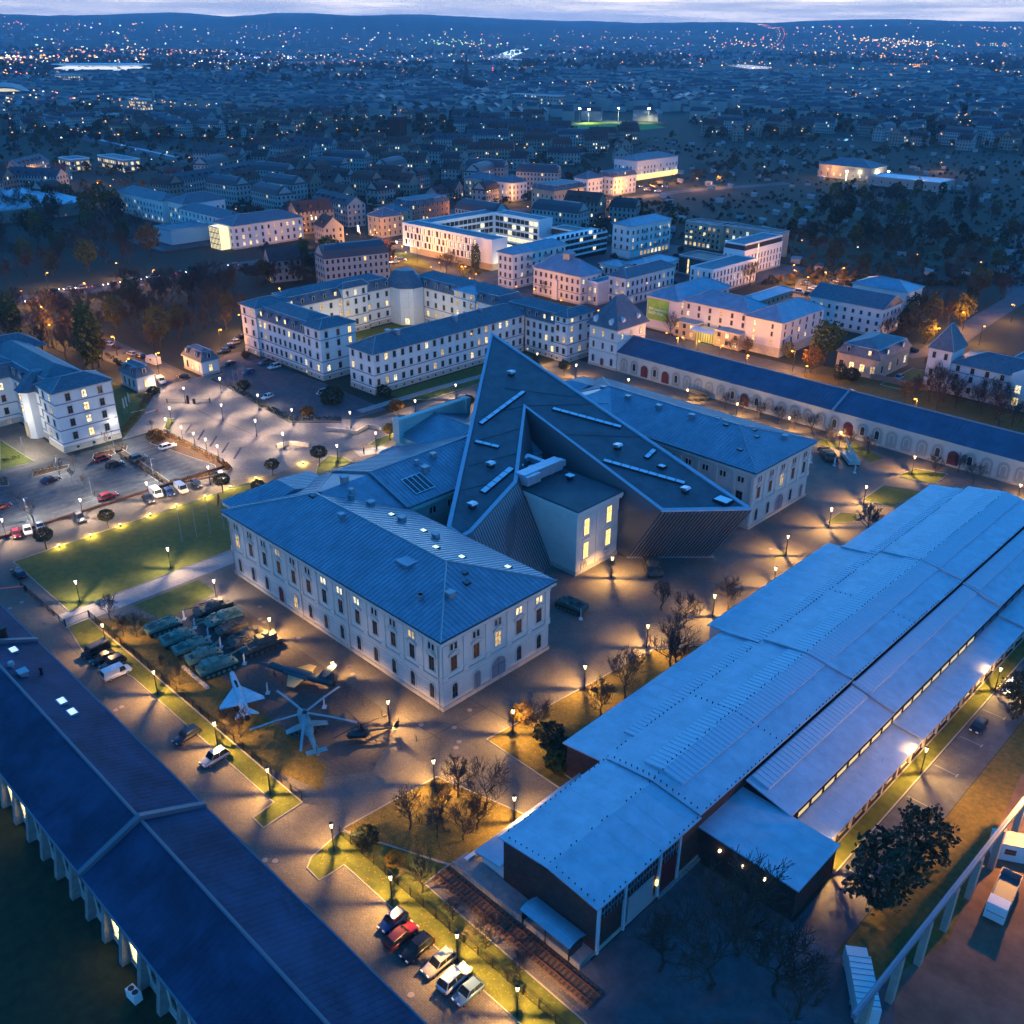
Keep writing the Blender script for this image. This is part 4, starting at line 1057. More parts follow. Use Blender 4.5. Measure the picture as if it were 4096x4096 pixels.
# ================================================================ lamps
LAMP_P = 9000.0
M_LANT = lantern_mat("lantern_glass", (1.0, 0.66, 0.30), 2.6)
M_LANTW = lantern_mat("lantern_glass_pink", (1.0, 0.74, 0.62), 2.8)
def lamp_proto():
    me = {}
    me["post"] = MB().lathe([(.15, 0), (.15, .5), (.09, .6), (.07, 4.05), (.12, 4.1), (.12, 4.2)], 8).mesh("post", M_STEEL)
    st = MB()
    for k in range(4):
        a = math.pi / 4 + k * math.pi / 2
        st.tube((.13 * math.cos(a), .13 * math.sin(a), 4.2), (.29 * math.cos(a), .29 * math.sin(a), 5.1), .036, .036, 4)
    st.lathe([(.30, 5.1), (.33, 5.12), (.08, 5.22), (.0001, 5.23)], 8)
    me["lantern_frame"] = st.mesh("lantern_frame", M_STEEL)
    g = MB(); n = 8
    lo = [(.11 * math.cos(2 * math.pi * k / n), .11 * math.sin(2 * math.pi * k / n), 4.2) for k in range(n)]; hi = [(.27 * math.cos(2 * math.pi * k / n), .27 * math.sin(2 * math.pi * k / n), 5.1) for k in range(n)]
    g.loft([lo, hi], cap=False)
    me["glass"] = g
    return me
LP = lamp_proto()
GL_W, GL_P = LP["glass"].mesh("lantern_glass", M_LANT), LP["glass"].mesh("lantern_glass", M_LANTW)
LIGHTS = {}
def point(key, power, col, rad, spot=0):
    if key not in LIGHTS:
        d = bpy.data.lights.new(key, 'SPOT' if spot else 'POINT'); d.energy = power; d.color = col; d.shadow_soft_size = rad
        if spot: d.spot_size = math.radians(spot); d.spot_blend = .6
        LIGHTS[key] = d
    return LIGHTS[key]
def lamp_post(x, y, label, group, pink=False, dim=False, rz=None):
    t = thing("lamp_post", label, "street lamp", (x, y, 0), rz or 0.0, group)
    link("post", LP["post"], t); link("lantern_frame", LP["lantern_frame"], t); link("lantern_glass", GL_P if pink else GL_W, t)
    l = link("lamp_light", point("lamp_pink" if pink else "lamp_warm", LAMP_P * (.6 if pink else 1), (1.0, .68, .40) if pink else (1.0, .53, .14), .045, 160), t, (0, 0, 4.72))
    if "fence beside" not in label: link("lamp_light", point("fill_pink" if pink else "fill_arcade" if "arcade wall" in label else "fill_warm", 1700 if "arcade wall" in label else 620, (1.0, .70, .46) if pink else (1.0, .62, .27), .12), t, (0, 0, 4.85))  # second light: all-round fill added in the lantern to lift the walls
    return t
def lamps(pts, label, group, pink=False):
    n = len(pts) // 2
    for i in range(n):
        lamp_post(pts[2 * i], pts[2 * i + 1], label[i] if isinstance(label, list) else label, group, pink)
ORD = ["first", "second", "third", "fourth", "fifth", "sixth", "seventh", "eighth", "ninth", "tenth"]
lamps([-277.1, 126.3, -261.6, 126.7, -262.1, 139.0, -240.8, 127.1, -240.8, 139.0, -223.4, 139.1, -223.4, 127.3, -210.1, 127.3, -210.2, 149.5],
      ["glowing lamp post beside the left gatehouse and white van", "glowing lamp post just behind the barrier gate on the plaza", "glowing lamp post beside the right gatehouse corner", "glowing lamp post right of the barrier gate in the plaza middle", "glowing lamp post at the hedge beside the white hatchback", "glowing lamp post at the hedge corner of the plaza's far side", "glowing lamp post in the open middle of the plaza", "tall glowing lamp post by the ramp wall of the plaza", "glowing lamp post behind the curved low wall near the museum forecourt"], "lamp posts of the plaza", True)
lamps([-248.9, 115.5, -241.7, 110.5, -233.1, 110.5, -226.7, 110.6, -220.7, 110.7, -214.4, 110.5, -203.9, 101.9],
      [ORD[i] + " glowing lamp post from the barrier along the car park fence" for i in range(6)] + ["glowing lamp post at the car park's rounded hedge corner"], "lamp posts along the car park fence", True)
lamps([-205.8, 86.9, -207.8, 72.0, -209.8, 55.7], ["glowing lamp post behind the white van at the car park wall", "glowing lamp post in the middle of the car park wall", "glowing lamp post at the frame edge by the red and white cars"], "lamp posts at the car park wall", True)
lamps([-193.0, 132.4, -192.9, 144.9, -193.1, 132.3][:4], ["glowing lamp post on the small lawn with the round tree", "glowing lamp post on the lawn beside the figure sculpture"], "lamp posts before the museum front", True)
lamps([-172.3, 74.7, -172.5, 55.7, -154.0, 74.7], ["glowing lamp post in the big lawn near the museum corner", "glowing lamp post at the near corner of the big lawn", "glowing lamp post at the small lawn above the tanks"], "lamp posts on the forecourt lawns", True)
lamps([-134.8, 74.8, -115.5, 74.7, -100.6, 74.7], ["glowing lamp post behind the big self-propelled gun", "glowing lamp post at the tail of the camouflaged jet", "glowing lamp post beside the dark small helicopter"], "lamp posts between the museum wing and the exhibits")
lamps([-154.2, 52.6, -134.4, 52.3, -115.4, 52.5, -100.6, 52.5, -85.1, 52.5, -72.6, 52.5, -60.2, 52.5, -50.2, 52.5],
      [ORD[i] + " glowing lamp post counted down the fence beside the long dark-roofed hall" for i in range(8)], "lamp posts along the fence")
lamps([-85.0, 70.6, -84.9, 87.1, -84.6, 104.1, -84.7, 121.5, -71.3, 73.5],
      ["glowing lamp post at the path crossing below the small helicopter", "glowing lamp post beside the yellow-leaved bush at the lawn tip", "glowing lamp post at the lawn edge opposite the museum gate", "glowing lamp post among bare trees opposite the courtyard", "glowing lamp post close to the pale shed roof edge"], "lamp posts along the shed path")
lamps([-82.1, 138.8, -79.4, 156.2, -84.7, 170.1, -84.6, 188.7, -84.7, 205.6, -84.3, 231.0],
      [ORD[i] + " glowing lamp post from the courtyard along the shed towards the arcade hall" for i in range(6)], "lamp posts behind the museum")
lamps([-154.6, 232.4, -137.5, 232.7, -121.0, 233.2, -105.6, 233.4, -59.2, 232.3, -173.1, 227.5, -194.0, 227.0, -211.1, 227.0],
      [ORD[i] + " glowing lamp post in front of the arcade wall, counted from the pavilion" for i in range(1, 5)] + ["glowing lamp post before the arcade wall past the shed roof end", "first glowing lamp post in front of the arcade wall, counted from the pavilion", "glowing lamp post by the round clipped tree beside the pavilion", "glowing lamp post by the office complex beside the curved kerb"], "lamp posts along the arcade wall")
lamps([-206.7, 186.3, -204.6, 168.5], ["glowing lamp post on the path nearest the wedge rim, before the office wing", "glowing lamp post at the hedge end before the office wing"], "lamp posts before the office wing", True)
lamps([-34.7, 152.9, -34.9, 124.1, -35.1, 96.9], ["far glowing lamp post on the shed's parking side by the white car", "middle glowing lamp post on the shed's parking side", "glowing lamp post at the corner of the shed's front block"], "lamp posts on the shed parking side")
lamps([-105.1, 136.4], "low glowing lamp in the courtyard before the lit tall windows", "courtyard lamp")
# low flood lights on the lawn edge
FL = [-198.7, 125.5, -198.7, 111.5, -198.8, 104.4, -198.1, 97.2, -198.7, 90.1, -198.3, 83.3, -198.2, 76.1, -197.9, 69.2, -198.1, 62.3, -198.4, 155.5, -198.8, 183.1]
me_f = MB().box(-.12, .12, -.1, .1, 0, .35).box(-.22, .22, -.16, .16, .35, .5).mesh("stand", M_STEEL)
me_fg = MB().box(-.2, .2, -.14, .14, .5, .56).mesh("flood_lens", lantern_mat("flood_lens", (1, .62, .12), 12))
FLAB = ["by the round tree at the plaza edge", "at the lawn kerb between the two dark round trees", "beside the dark round tree before the white van", "behind the flagpoles on the big lawn", "left of the flagpoles on the big lawn", "right of the dark shrub on the lawn edge", "under the wide dark shrub on the lawn edge", "between the two wide dark shrubs on the lawn edge", "under the shrub at the lawn corner", "under the yellow round tree", "under the round tree beside the portico"]
for i in range(0, len(FL), 2):
    t = thing("flood_light", "small yellow flood light " + FLAB[i // 2], "flood light", (FL[i], FL[i + 1], 0), 0, "flood lights on the lawn edge")
    link("stand", me_f, t); link("flood_lens", me_fg, t)
    link("lamp_light", point("flood", 1500, (1.0, .62, .12), .06), t, (0, 0, .85))
# sodium street lamps
me_sp = MB().lathe([(.12, 0), (.08, 7.0)], 6).bar((0, 0, 7.0), (0, -.9, 7.15), .07, .07).mesh("post", M_STEEL)
me_sg = MB().lathe([(.0001, 6.75), (.32, 6.85), (.36, 7.05), (.0001, 7.2)], 8, cy=-.9).mesh("lamp_head", lantern_mat("sodium_glow", (1.0, .36, .04), 3.6))
SOD = [-431.6, 187.5, -434.0, 156.1, -376.9, 132.3, -349.8, 133.2, -349.8, 123.3, -321.1, 133.6, -292.8, 134.3, -290.4, 146.5, -303.6, 163.2, -314.9, 178.5, -340.9, 212.5, -293.2, 124.6, -318.5, 293.3, -318.2, 293.0, -266.3, 285.2, -292.2, 273.0, -226.6, 277.0, -185.0, 269.6, -169.3, 271.6, -148.6, 283.8, -178.2, 270.6, -183.1, 270.4, -157.4, 269.3, -137.8, 271.5, -100.3, 267.6, -217.5, 401.4, -210.1, 392.4, -198.8, 412.7, -199.5, 383.7, -199.5, 399.3, -127.2, 344.4, -128.7, 373.8, -442.2, 408.2, -404.7, 310.2, -394.3, 460.1, -427.7, 545.2, -462.0, 302.5, -428.9, 281.7, -410.0, 632.4, -334.2, 839.9, -685.3, 292.4, -666.0, 294.2, -641.8, 295.9, -750.3, 290.4, -774.1, 289.9, -300.5, 724.7, -376.7, 731.8, -116.7, 358.4, -120.2, 399.3, -116.6, 336.5, -407.3, 136.0, -404.6, 160.5, -407.0, 191.2]
SLAB = ["glowing orange street lamp beyond the gatehouses and park trees", "glowing orange street lamp among the buildings past the museum quarter"]
for i in range(0, len(SOD), 2):
    x, y = SOD[i], SOD[i + 1]
    t = thing("street_lamp", SLAB[0] if i < 24 else SLAB[1], "street lamp", (x, y, 0), (i * 1.3) % 6.28, "orange street lamps near the gatehouses" if i < 24 else "orange street lamps of the quarter")
    link("post", me_sp, t); link("lamp_head", me_sg, t)
    link("lamp_light", point("sodium", 9000, (1.0, .40, .06), .2), t, (0, -.9, 6.5))

# ================================================================ neighbouring buildings
M_PINKW = mat("plaster_pale", (0.60, 0.55, 0.54), .85, var=.05, scale=.3)
M_TAN = mat("plaster_tan", (0.42, 0.33, 0.24), .9, var=.1, scale=.4)
M_REDST = mat("red_sandstone", (0.30, 0.17, 0.12), .9, var=.15, scale=.5)
M_MODW = mat("smooth_white", (0.72, 0.72, 0.72), .6)
M_FLATR = mat("flat_roof_gravel", (0.18, 0.20, 0.23), .8, var=.15, scale=.3)
M_BROWNP = mat("brown_panel", (0.09, 0.05, 0.045), .7)
M_BLACKP = mat("black_panel", (0.025, 0.027, 0.03), .6)
def bwalls(root, x0, x1, y0, y1, h, wm=None, base=1.6, courses=(), corn=.45):
    part(root, "wall", MB().box(x0, x1, y0, y1, 0, h), wm or M_WHITEW)
    if base: part(root, "plinth", MB().box(x0 - .12, x1 + .12, y0 - .12, y1 + .12, 0, base), M_STONE)
    for z in courses: part(root, "string_course", MB().box(x0 - .14, x1 + .14, y0 - .14, y1 + .14, z, z + .28), M_COURSE)
    if corn: part(root, "cornice", MB().box(x0 - corn, x1 + corn, y0 - corn, y1 + corn, h - .05, h + .35), M_FRAME)
def bwins(root, x0, x1, y0, y1, floors, nx, ny, lit=.1, style="rect", w=1.15, h=1.9, seed=1, faces="xy", cellar=0):
    rg = random.Random(seed)
    if "y" in faces and nx: rrow(root, (x0, y0), (x1, y0), (0, -1), floors, nx, style, w, h, lit, rg)
    if "x" in faces and ny: rrow(root, (x1, y0), (x1, y1), (1, 0), floors, ny, style, w, h, lit, rg)
    if cellar:
        if "y" in faces and nx: rrow(root, (x0, y0 - .12), (x1, y0 - .12), (0, -1), .5, nx, "plain", .8, .7, lit * .4, rg)
        if "x" in faces and ny: rrow(root, (x1 + .12, y0), (x1 + .12, y1), (1, 0), .5, ny, "plain", .8, .7, lit * .4, rg)
def bhip(root, x0, x1, y0, y1, z, zr, m=None, ov=.7, **k):
    b = MB(); P, a, c = hip_roof(b, x0 - ov, x1 + ov, y0 - ov, y1 + ov, z, zr, **k)
    o = part(root, "roof", b, m or M_SLATE)
    rc = MB(); ridge_caps(rc, [(a, c)] + [(q[0], q[-1]) for q in P[:2]] + [(q[1], q[2]) for q in P[:2]], .13); part(root, "ridge_cap", rc, M_GREYM, o)
    return o
def dormer(root, x, y, z, n, m=None):
    rz = math.atan2(-n[0], n[1])
    if "D" not in WIN:
        WIN["D"] = MB().box(-.75, .75, -2.2, 0, 0, 1.75).box(-.95, .95, -2.3, .2, 1.75, 1.95).mesh("dormer", M_SLATE)
        WIN["DF"] = MB().box(-.6, -.45, 0, .1, .1, 1.7).box(.45, .6, 0, .1, .1, 1.7).box(-.6, .6, 0, .1, 1.6, 1.75).mesh("dormer_frame", M_FRAME)
    d = link("dormer", WIN["D"], root, (x - root.location.x, y - root.location.y, z), rz)
    link("dormer_frame", WIN["DF"], d)
    link("pane", pane_mesh("plain", .9, 1.5, m or M_GLASS), d, (0, .0, .12))
def mansard(root, x0, x1, y0, y1, z0, z1, ins, zr, ndx=0, ndy=0, lit=.1, seed=1, axis='x'):
    b = MB(); e = .5
    lo = [(x0 - e, y0 - e, z0), (x1 + e, y0 - e, z0), (x1 + e, y1 + e, z0), (x0 - e, y1 + e, z0)]
    i = ins
    hi = [(x0 + i, y0 + i, z1), (x1 - i, y0 + i, z1), (x1 - i, y1 - i, z1), (x0 + i, y1 - i, z1)]
    b.loft([lo, hi]); hip_roof(b, x0 + i, x1 - i, y0 + i, y1 - i, z1 + .01, zr, axis=axis)
    part(root, "mansard_roof", b, M_SLATE)
    part(root, "roof_flashing", MB().bar(hi[0], hi[1], .3, .12).bar(hi[1], hi[2], .3, .12).bar(hi[3], hi[2], .3, .12).bar(hi[0], hi[3], .3, .12), M_GREYM)
    rg = random.Random(seed)
    for k in range(ndx): dormer(root, x0 + (x1 - x0) * (k + .5) / ndx, y0 + .1, z0 + .7, (0, -1), rg.choice(M_LIT) if rg.random() < lit else None)
    for k in range(ndy): dormer(root, x1 - .1, y0 + (y1 - y0) * (k + .5) / ndy, z0 + .7, (1, 0), rg.choice(M_LIT) if rg.random() < lit else None)
def bflat(root, x0, x1, y0, y1, z, m=None, rim=None, t=.5):
    part(root, "roof_deck", MB().box(x0 + .3, x1 - .3, y0 + .3, y1 - .3, z - .2, z + .05), m or M_FLATR)
    part(root, "parapet", MB().box(x0 - .05, x1 + .05, y0 - .05, y0 + .3, z - .3, z + t).box(x0 - .05, x1 + .05, y1 - .3, y1 + .05, z - .3, z + t).box(x0 - .05, x0 + .3, y0 + .3, y1 - .3, z - .3, z + t).box(x1 - .3, x1 + .05, y0 + .3, y1 - .3, z - .3, z + t), rim or M_MODW)

# ---- office complex around a courtyard
oc = thing("office_complex", "pale four-range former barracks around a courtyard with slate mansard roofs", "office building", (-255, 205, 0))
FL3 = (2.9, 6.7, 10.4)
for (x0, x1, y0, y1, h, nx, ny, sd) in ((-286.5, -258, 168.9, 181.5, 13.2, 10, 0, 11), (-239.3, -227.2, 171.5, 237, 12.7, 3, 20, 12), (-227.2, -213, 238, 250, 11.9, 5, 0, 13), (-301, -289, 181.5, 237, 13.2, 0, 13, 14), (-289, -239.3, 237.2, 250, 13.2, 11, 0, 15)):
    bwalls(oc, x0, x1, y0, y1, h, courses=(2.2, 6.0) if h > 12.5 else (2.0,))
    bwins(oc, x0, x1, y0, y1, FL3 if h > 12.5 else (2.4, 5.8, 9.1), nx, ny, .2 if sd != 14 else .25, seed=sd, cellar=1)
for (x0, x1, y0, y1, h, nx, ny, sd) in ((-295.6, -286.5, 168.2, 182, 16.4, 2, 0, 21), (-258, -249.5, 168.3, 181.9, 16.4, 2, 3, 22), (-213, -207.4, 237.5, 250.6, 15.2, 2, 3, 23), (-290, -287.8, 205.5, 216.5, 16.4, 0, 3, 24), (-262, -251, 236.4, 250.5, 15.6, 3, 0, 25)):
    bwalls(oc, x0, x1, y0, y1, h, courses=(2.2, 6.0, 13.0))
    bwins(oc, x0, x1, y0, y1, FL3 + (13.7,), nx, ny, .22, "hood" if sd == 22 else "rect", seed=sd, cellar=1)
    bhip(oc, x0, x1, y0, y1, h + .35, h + 2.2, M_ZINC if sd == 25 else M_SLATE)
# octagonal stair corner of the courtyard
b = MB().prism([(-290, 228), (-283, 228), (-279.6, 231.5), (-279.6, 236.5), (-283, 240), (-290, 240)], 0, 14); part(oc, "corner_wall", b, M_WHITEW)
b = MB().loft([[(-291, 227.2, 14), (-282.6, 227.2, 14), (-278.8, 231, 14), (-278.8, 237, 14), (-282.6, 241, 14), (-291, 241, 14)], [(-290, 231, 19.5), (-286, 231, 19.5), (-284, 233, 19.5), (-284, 235.5, 19.5), (-286, 237.5, 19.5), (-290, 237.5, 19.5)]]); part(oc, "corner_roof", b, M_SLATE)
for z in FL3 + (): window(oc, -281.4 + 255, 229.8 - 205, z, (.7071, -.7071), "rect", 1.3, 2.1, M_GLASS)
window(oc, -281.3 + 255, 229.7 - 205, .2, (.7071, -.7071), "plain", 1.6, 2.6, M_LIT[1], "door")
mansard(oc, -286.5, -258, 168.9, 181.5, 13.5, 16.9, 1.7, 18.9, 6, 0, .3, 31)
mansard(oc, -301, -289, 181.8, 229, 13.5, 16.9, 1.5, 18.6, 0, 10, .1, 32, 'y')
mansard(oc, -288, -239.3, 237.2, 250, 13.5, 16.6, 1.5, 18.6, 8, 0, .1, 33)
mansard(oc, -238, -213, 238, 250, 12.2, 15.4, 1.4, 17.4, 7, 0, .5, 34)
bhip(oc, -239.3, -227.2, 171.5, 240, 13.0, 16.4, axis='y')
for (x, y) in ((-232, 185), (-234, 183), (-231.5, 209), (-233, 222)): part(oc, "roof_vent", MB().box(x - .8, x + .8, y - .6, y + .6, 15, 16.9).box(x - .95, x + .95, y - .75, y + .75, 16.9, 17.05), M_GREYM)
link("lamp_light", point("yard_lamp", 4500, (1, .76, .36), .4), oc, (-266 + 255, 222 - 205, 6.5)); link("lamp_light", point("yard_lamp", 4500, (1, .76, .36), .4), oc, (-276 + 255, 200 - 205, 6.5))
# ---- left office
lo_ = thing("slate_roofed_office", "pale four-storey office with slate mansard roof and lit windows beside the car park", "office building", (-270, 92, 0))
bwalls(lo_, -302, -258.3, 86, 99.5, 13.2, courses=(2.4, 6.0, 9.6)); bwalls(lo_, -258.3, -248.7, 85, 100.5, 16.3, courses=(2.4, 6.0, 9.6, 13.1)); bwalls(lo_, -295, -280.5, 40, 86, 13.2, courses=(2.4, 6.0))
bwins(lo_, -280, -259, 86, 99.5, (3.1, 6.8, 10.3), 5, 0, .15, seed=41, cellar=1)
rg = random.Random(2)
for i, y in enumerate((88.6, 92.9, 97.2)):
    for j, z in enumerate((3.1, 6.8, 10.3, 13.75)):
        rwin(lo_, -248.68, y, z, (1, 0), style="hood" if (i == 1 and j == 1) else "rect", w=1.25, h=2.0, m=M_LIT[j % 2] if i == 1 else M_GLASS)
    rwin(lo_, -248.55, y, .6, (1, 0), style="plain", w=.8, h=.7)
bwins(lo_, -257.5, -249.5, 85, 100, (3.1, 6.8, 10.3, 13.75), 2, 0, .15, seed=43)
bwins(lo_, -280, -280.5, 45, 85, (3.1, 6.8, 10.3), 0, 9, .12, seed=44, cellar=1)
mansard(lo_, -302, -258.3, 86, 99.5, 13.5, 17, 1.7, 19.4, 10, 0, .1, 45); mansard(lo_, -295, -280.5, 38, 90, 13.5, 17, 1.7, 19.3, 0, 9, .1, 46, 'y')
bhip(lo_, -258.3, -248.7, 85, 100.5, 16.65, 19.0); bhip(lo_, -306, -296, 84, 102, 16, 19.6)
b = MB().prism([(-269, 86.2), (-269, 84), (-267.6, 82.8), (-265.4, 82.8), (-264, 84), (-264, 86.2)], 0, 13.4); part(lo_, "stair_bay", b, M_WHITEW)
b = MB().loft([[(-270, 88.5, 13.4), (-270, 83.6, 13.4), (-268, 82, 13.4), (-265, 82, 13.4), (-263, 83.6, 13.4), (-263, 88.5, 13.4)], [(-268, 91, 18), (-268, 88, 18), (-267.3, 87, 18), (-265.7, 87, 18), (-265, 88, 18), (-265, 91, 18)]]); part(lo_, "stair_roof", b, M_SLATE)
for z, m in ((7.3, M_LIT[0]), (10.6, M_LIT[0])): rwin(lo_, -266.5, 82.78, z, (0, -1), style="rect", w=1.1, h=2.2, m=m)
rwin(lo_, -266.5, 82.7, .1, (0, -1), style="gate", w=2.0, h=4.2, m=M_LIT[2], name="door")
link("wall_lamp", MB().box(-.3, .1, -.15, .15, 0, .2).mesh("wall_lamp", mat("led_flood", (.8, .8, .8), .4, emit=(1, .95, .85), estr=30)), lo_, (-248.3 + 270, 99 - 92, 5.8))
link("lamp_light", point("led_flood", 260, (1, .92, .78), .15), lo_, (-247.2 + 270, 99 - 92, 5.5))
link("lamp_light", point("court_led", 2600, (1, .9, .66), .3), lo_, (-262 + 270, 78 - 92, 7.5))
# ---- gatehouses
for (x0, x1, y0, y1, lab, litm) in ((-291, -280.5, 121.2, 127, "small white gatehouse with slate mansard roof, dark except one window", 0), (-292.8, -280.8, 143.4, 149.4, "small white gatehouse with slate mansard roof and brightly lit porch", 1)):
    gh = thing("gatehouse", lab, "gatehouse", ((x0 + x1) / 2, (y0 + y1) / 2, 0), 0, "gatehouses of the plaza")
    bwalls(gh, x0, x1, y0, y1, 4.4, base=.7); mansard(gh, x0, x1, y0, y1, 4.7, 7.4, 1.3, 8.3, 2, 1)
    rwin(gh, x1 + .01, (y0 + y1) / 2, 1.2, (1, 0), style="rect", w=1.1, h=2.1, m=M_LIT[0])
    for k in (.22, .78): rwin(gh, x0 + (x1 - x0) * k, y0 - .01, 1.2, (0, -1), style="rect", w=1.0, h=2.1, m=M_LIT[1] if litm and k > .5 else M_GLASS)
    rwin(gh, (x0 + x1) / 2, y0 - .01, .8, (0, -1), style="plain", w=1.1, h=2.4, m=M_LIT[0] if litm else M_GLASS, name="door")
    if litm: link("lamp_light", point("porch", 200, (1, .7, .3), .15), gh, (3.0, -4.2, 3.2))
# ---- hotel with the green banner
ho = thing("hotel", "pale pink U-shaped hotel with grey hipped roofs and a green banner on its gable", "hotel", (-188, 305, 0))
for (x0, x1, y0, y1, sd, nx, ny) in ((-216, -202, 292.5, 326, 51, 0, 6), (-202, -174, 296, 310, 52, 6, 0), (-174, -160, 294, 323, 53, 0, 6)):
    bwalls(ho, x0, x1, y0, y1, 12.0, M_PINKW, base=3.2 if sd == 53 else .6, corn=.3)
    bwins(ho, x0, x1, y0, y1, (1.4, 4.2, 6.9, 9.5), nx, ny, .12, "plain", 1.0, 1.7, sd)
    bhip(ho, x0, x1, y0, y1, 12.3, 16.0, M_ZINC, .9)
bwins(ho, -174, -160, 294, 323, (4.2, 6.9, 9.5), 2, 0, .5, "plain", .8, 1.6, 55)
bwalls(ho, -202, -192.5, 290.8, 296, 5.6, M_TAN, 0, corn=.25); bwalls(ho, -184, -174, 290.8, 296, 5.6, M_TAN, 0, corn=.25)
bwins(ho, -202, -192.5, 290.8, 296, (1.0, 3.6), 3, 0, .5, "plain", 1.3, 1.6, 56); bwins(ho, -184, -174, 290.8, 296, (1.0, 3.6), 3, 0, .5, "plain", 1.3, 1.6, 57)
part(ho, "lobby_glass", MB().box(-192.4, -184.1, 291.4, 295.9, 0, 4.6), mat("lobby_glow", (.2, .2, .1), .3, emit=(1, .72, .2), estr=.35))
for k in range(9): part(ho, "mullion", MB().box(-192.4 + k * 1.02, -192.3 + k * 1.02, 291.25, 291.4, 0, 4.6), M_STEEL)
part(ho, "glass_canopy", MB().poly([(-193, 287.5, 4.6), (-183.5, 287.5, 4.6), (-183.5, 291.2, 5.4), (-193, 291.2, 5.4)]), M_PALELT)
bn = part(ho, "banner", MB().box(-215.6, -206.0, 292.28, 292.48, 3.6, 11.4), mat("banner_green", (.14, .36, .03), .7, col2=(.30, .48, .08), scale=.35))
def text(root, parent, s, x, y, z, size, m, rz=0):
    c = bpy.data.curves.new("lettering", 'FONT'); c.body = s; c.size = size; c.align_x = 'LEFT'; c.extrude = .01
    tmp = bpy.data.objects.new("tmp", c); COL.objects.link(tmp); bpy.context.view_layer.update()
    me = bpy.data.meshes.new_from_object(tmp); bpy.data.objects.remove(tmp); me.materials.clear(); me.materials.append(m)
    o = link("lettering", me, parent, (x - root.location.x, y - root.location.y, z)); o.rotation_euler = (math.pi / 2, 0, rz)
    return o
M_LETT = mat("white_lettering", (.85, .88, .8), .6)
text(ho, bn, "Wir machen's", -215.0, 292.24, 7.2, 1.45, M_LETT); text(ho, bn, "Euch nice", -215.0, 292.24, 5.75, 1.75, M_LETT)
link("lamp_light", point("lobby", 900, (1, .66, .2), .3), ho, (-188 + 188, 289 - 305, 3.6))
# ---- mansion, white blocks, long white range
def simple(name, label, cat, x0, x1, y0, y1, h, zr, nx, ny, floors, wm=None, rm=None, lit=.12, sd=1, base=.8, roof="hip", style="rect", w=1.1, hh=1.8, courses=(), group=None, rim=None, **k):
    t = thing(name, label, cat, ((x0 + x1) / 2, (y0 + y1) / 2, 0), 0, group)
    bwalls(t, x0, x1, y0, y1, h, wm, base, courses, .35 if roof == "hip" else 0)
    bwins(t, x0, x1, y0, y1, floors, nx, ny, lit, style, w, hh, sd)
    if roof == "hip": bhip(t, x0, x1, y0, y1, h + .3, zr, rm, **k)
    elif roof == "mansard": mansard(t, x0, x1, y0, y1, h + .3, h + 3, 1.2, zr, max(2, nx // 2), max(2, ny // 2), lit, sd, 'x' if x1 - x0 > y1 - y0 else 'y')
    else: bflat(t, x0, x1, y0, y1, h, rm, rim)
    return t
ms = simple("mansion", "pale pink mansion with hipped roof, roof windows and a small cupola", "mansion", -281.8, -255.4, 299.8, 313, 11.2, 16.6, 9, 4, (1.5, 4.9, 8.2), M_PINKW, M_ZINC, .1, 61, courses=(4.2,))
part(ms, "cupola", MB().box(-270, -266.5, 305, 308.5, 15.5, 18.2).loft([[(-270.4, 304.6, 18.2), (-266.1, 304.6, 18.2), (-266.1, 308.9, 18.2), (-270.4, 308.9, 18.2)], [(-268.5, 306.5, 19.6), (-268, 306.5, 19.6), (-268, 307, 19.6), (-268.5, 307, 19.6)]]), M_GREYM)
for k in range(8):
    x = -279 + k * 3.0; z = 11.5 + 5.1 * (2.6) / 7.3
    part(ms, "roof_window", MB().poly([(x, 301.2, z - .65), (x + .9, 301.2, z - .65), (x + .9, 302.4, z + .18), (x, 302.4, z + .18)]), M_PALELT)
part(ms, "door_porch", MB().box(-270.5, -267.5, 298.9, 299.8, 0, 7.8).loft([[(-271, 298.8, 7.8), (-267, 298.8, 7.8), (-269, 298.8, 9)], [(-271, 299.9, 7.8), (-267, 299.9, 7.8), (-269, 299.9, 9)]]), M_PINKW)
nb_ = simple("apartment_block", "tall narrow white apartment block left of the mansion, with balconies", "apartment block", -302.3, -293.4, 299, 333, 14.7, 17.4, 3, 9, (1.4, 4.8, 8.2, 11.6), M_WHITEW, M_ZINC, .12, 62, courses=(4.1,))
for y in (309, 320, 329):
    for z in (4.6, 8.0, 11.4): part(nb_, "balcony", MB().box(-293.4, -292, y - 1.5, y + 1.5, z, z + 1.0), M_GREYM)
simple("white_range", "long white three-storey range with dark hipped roof behind the hotel", "office building", -249.6, -240.5, 310.5, 343.5, 11.3, 14.2, 3, 11, (1.2, 4.5, 7.9), M_WHITEW, M_SLATE, .12, 63, courses=(4.0,))
simple("link_building", "low flat-roofed link between the mansion and the white range", "annexe", -255.2, -249.8, 304, 318, 9.0, 0, 2, 0, (1.5, 5.2), M_PINKW, M_FLATR, .6, 64, roof="flat")
ap = simple("apartment_block", "tall white apartment block with a row of glowing ground-floor windows", "apartment block", -308, -296.4, 384.5, 417, 15.6, 18.4, 3, 9, (4.6, 8.2, 11.8), M_WHITEW, M_ZINC, .25, 65, courses=(4.0,))
rrow(ap, (-296.4, 392), (-296.4, 416), (1, 0), 1.0, 8, "plain", 1.8, 2.0, lit=1.0, rng=random.Random(3))
for y in (395, 405, 412):
    for z in (4.6, 8.2, 11.8): part(ap, "balcony", MB().box(-296.4, -295, y - 1.4, y + 1.4, z, z + 1.0), M_GREYM)
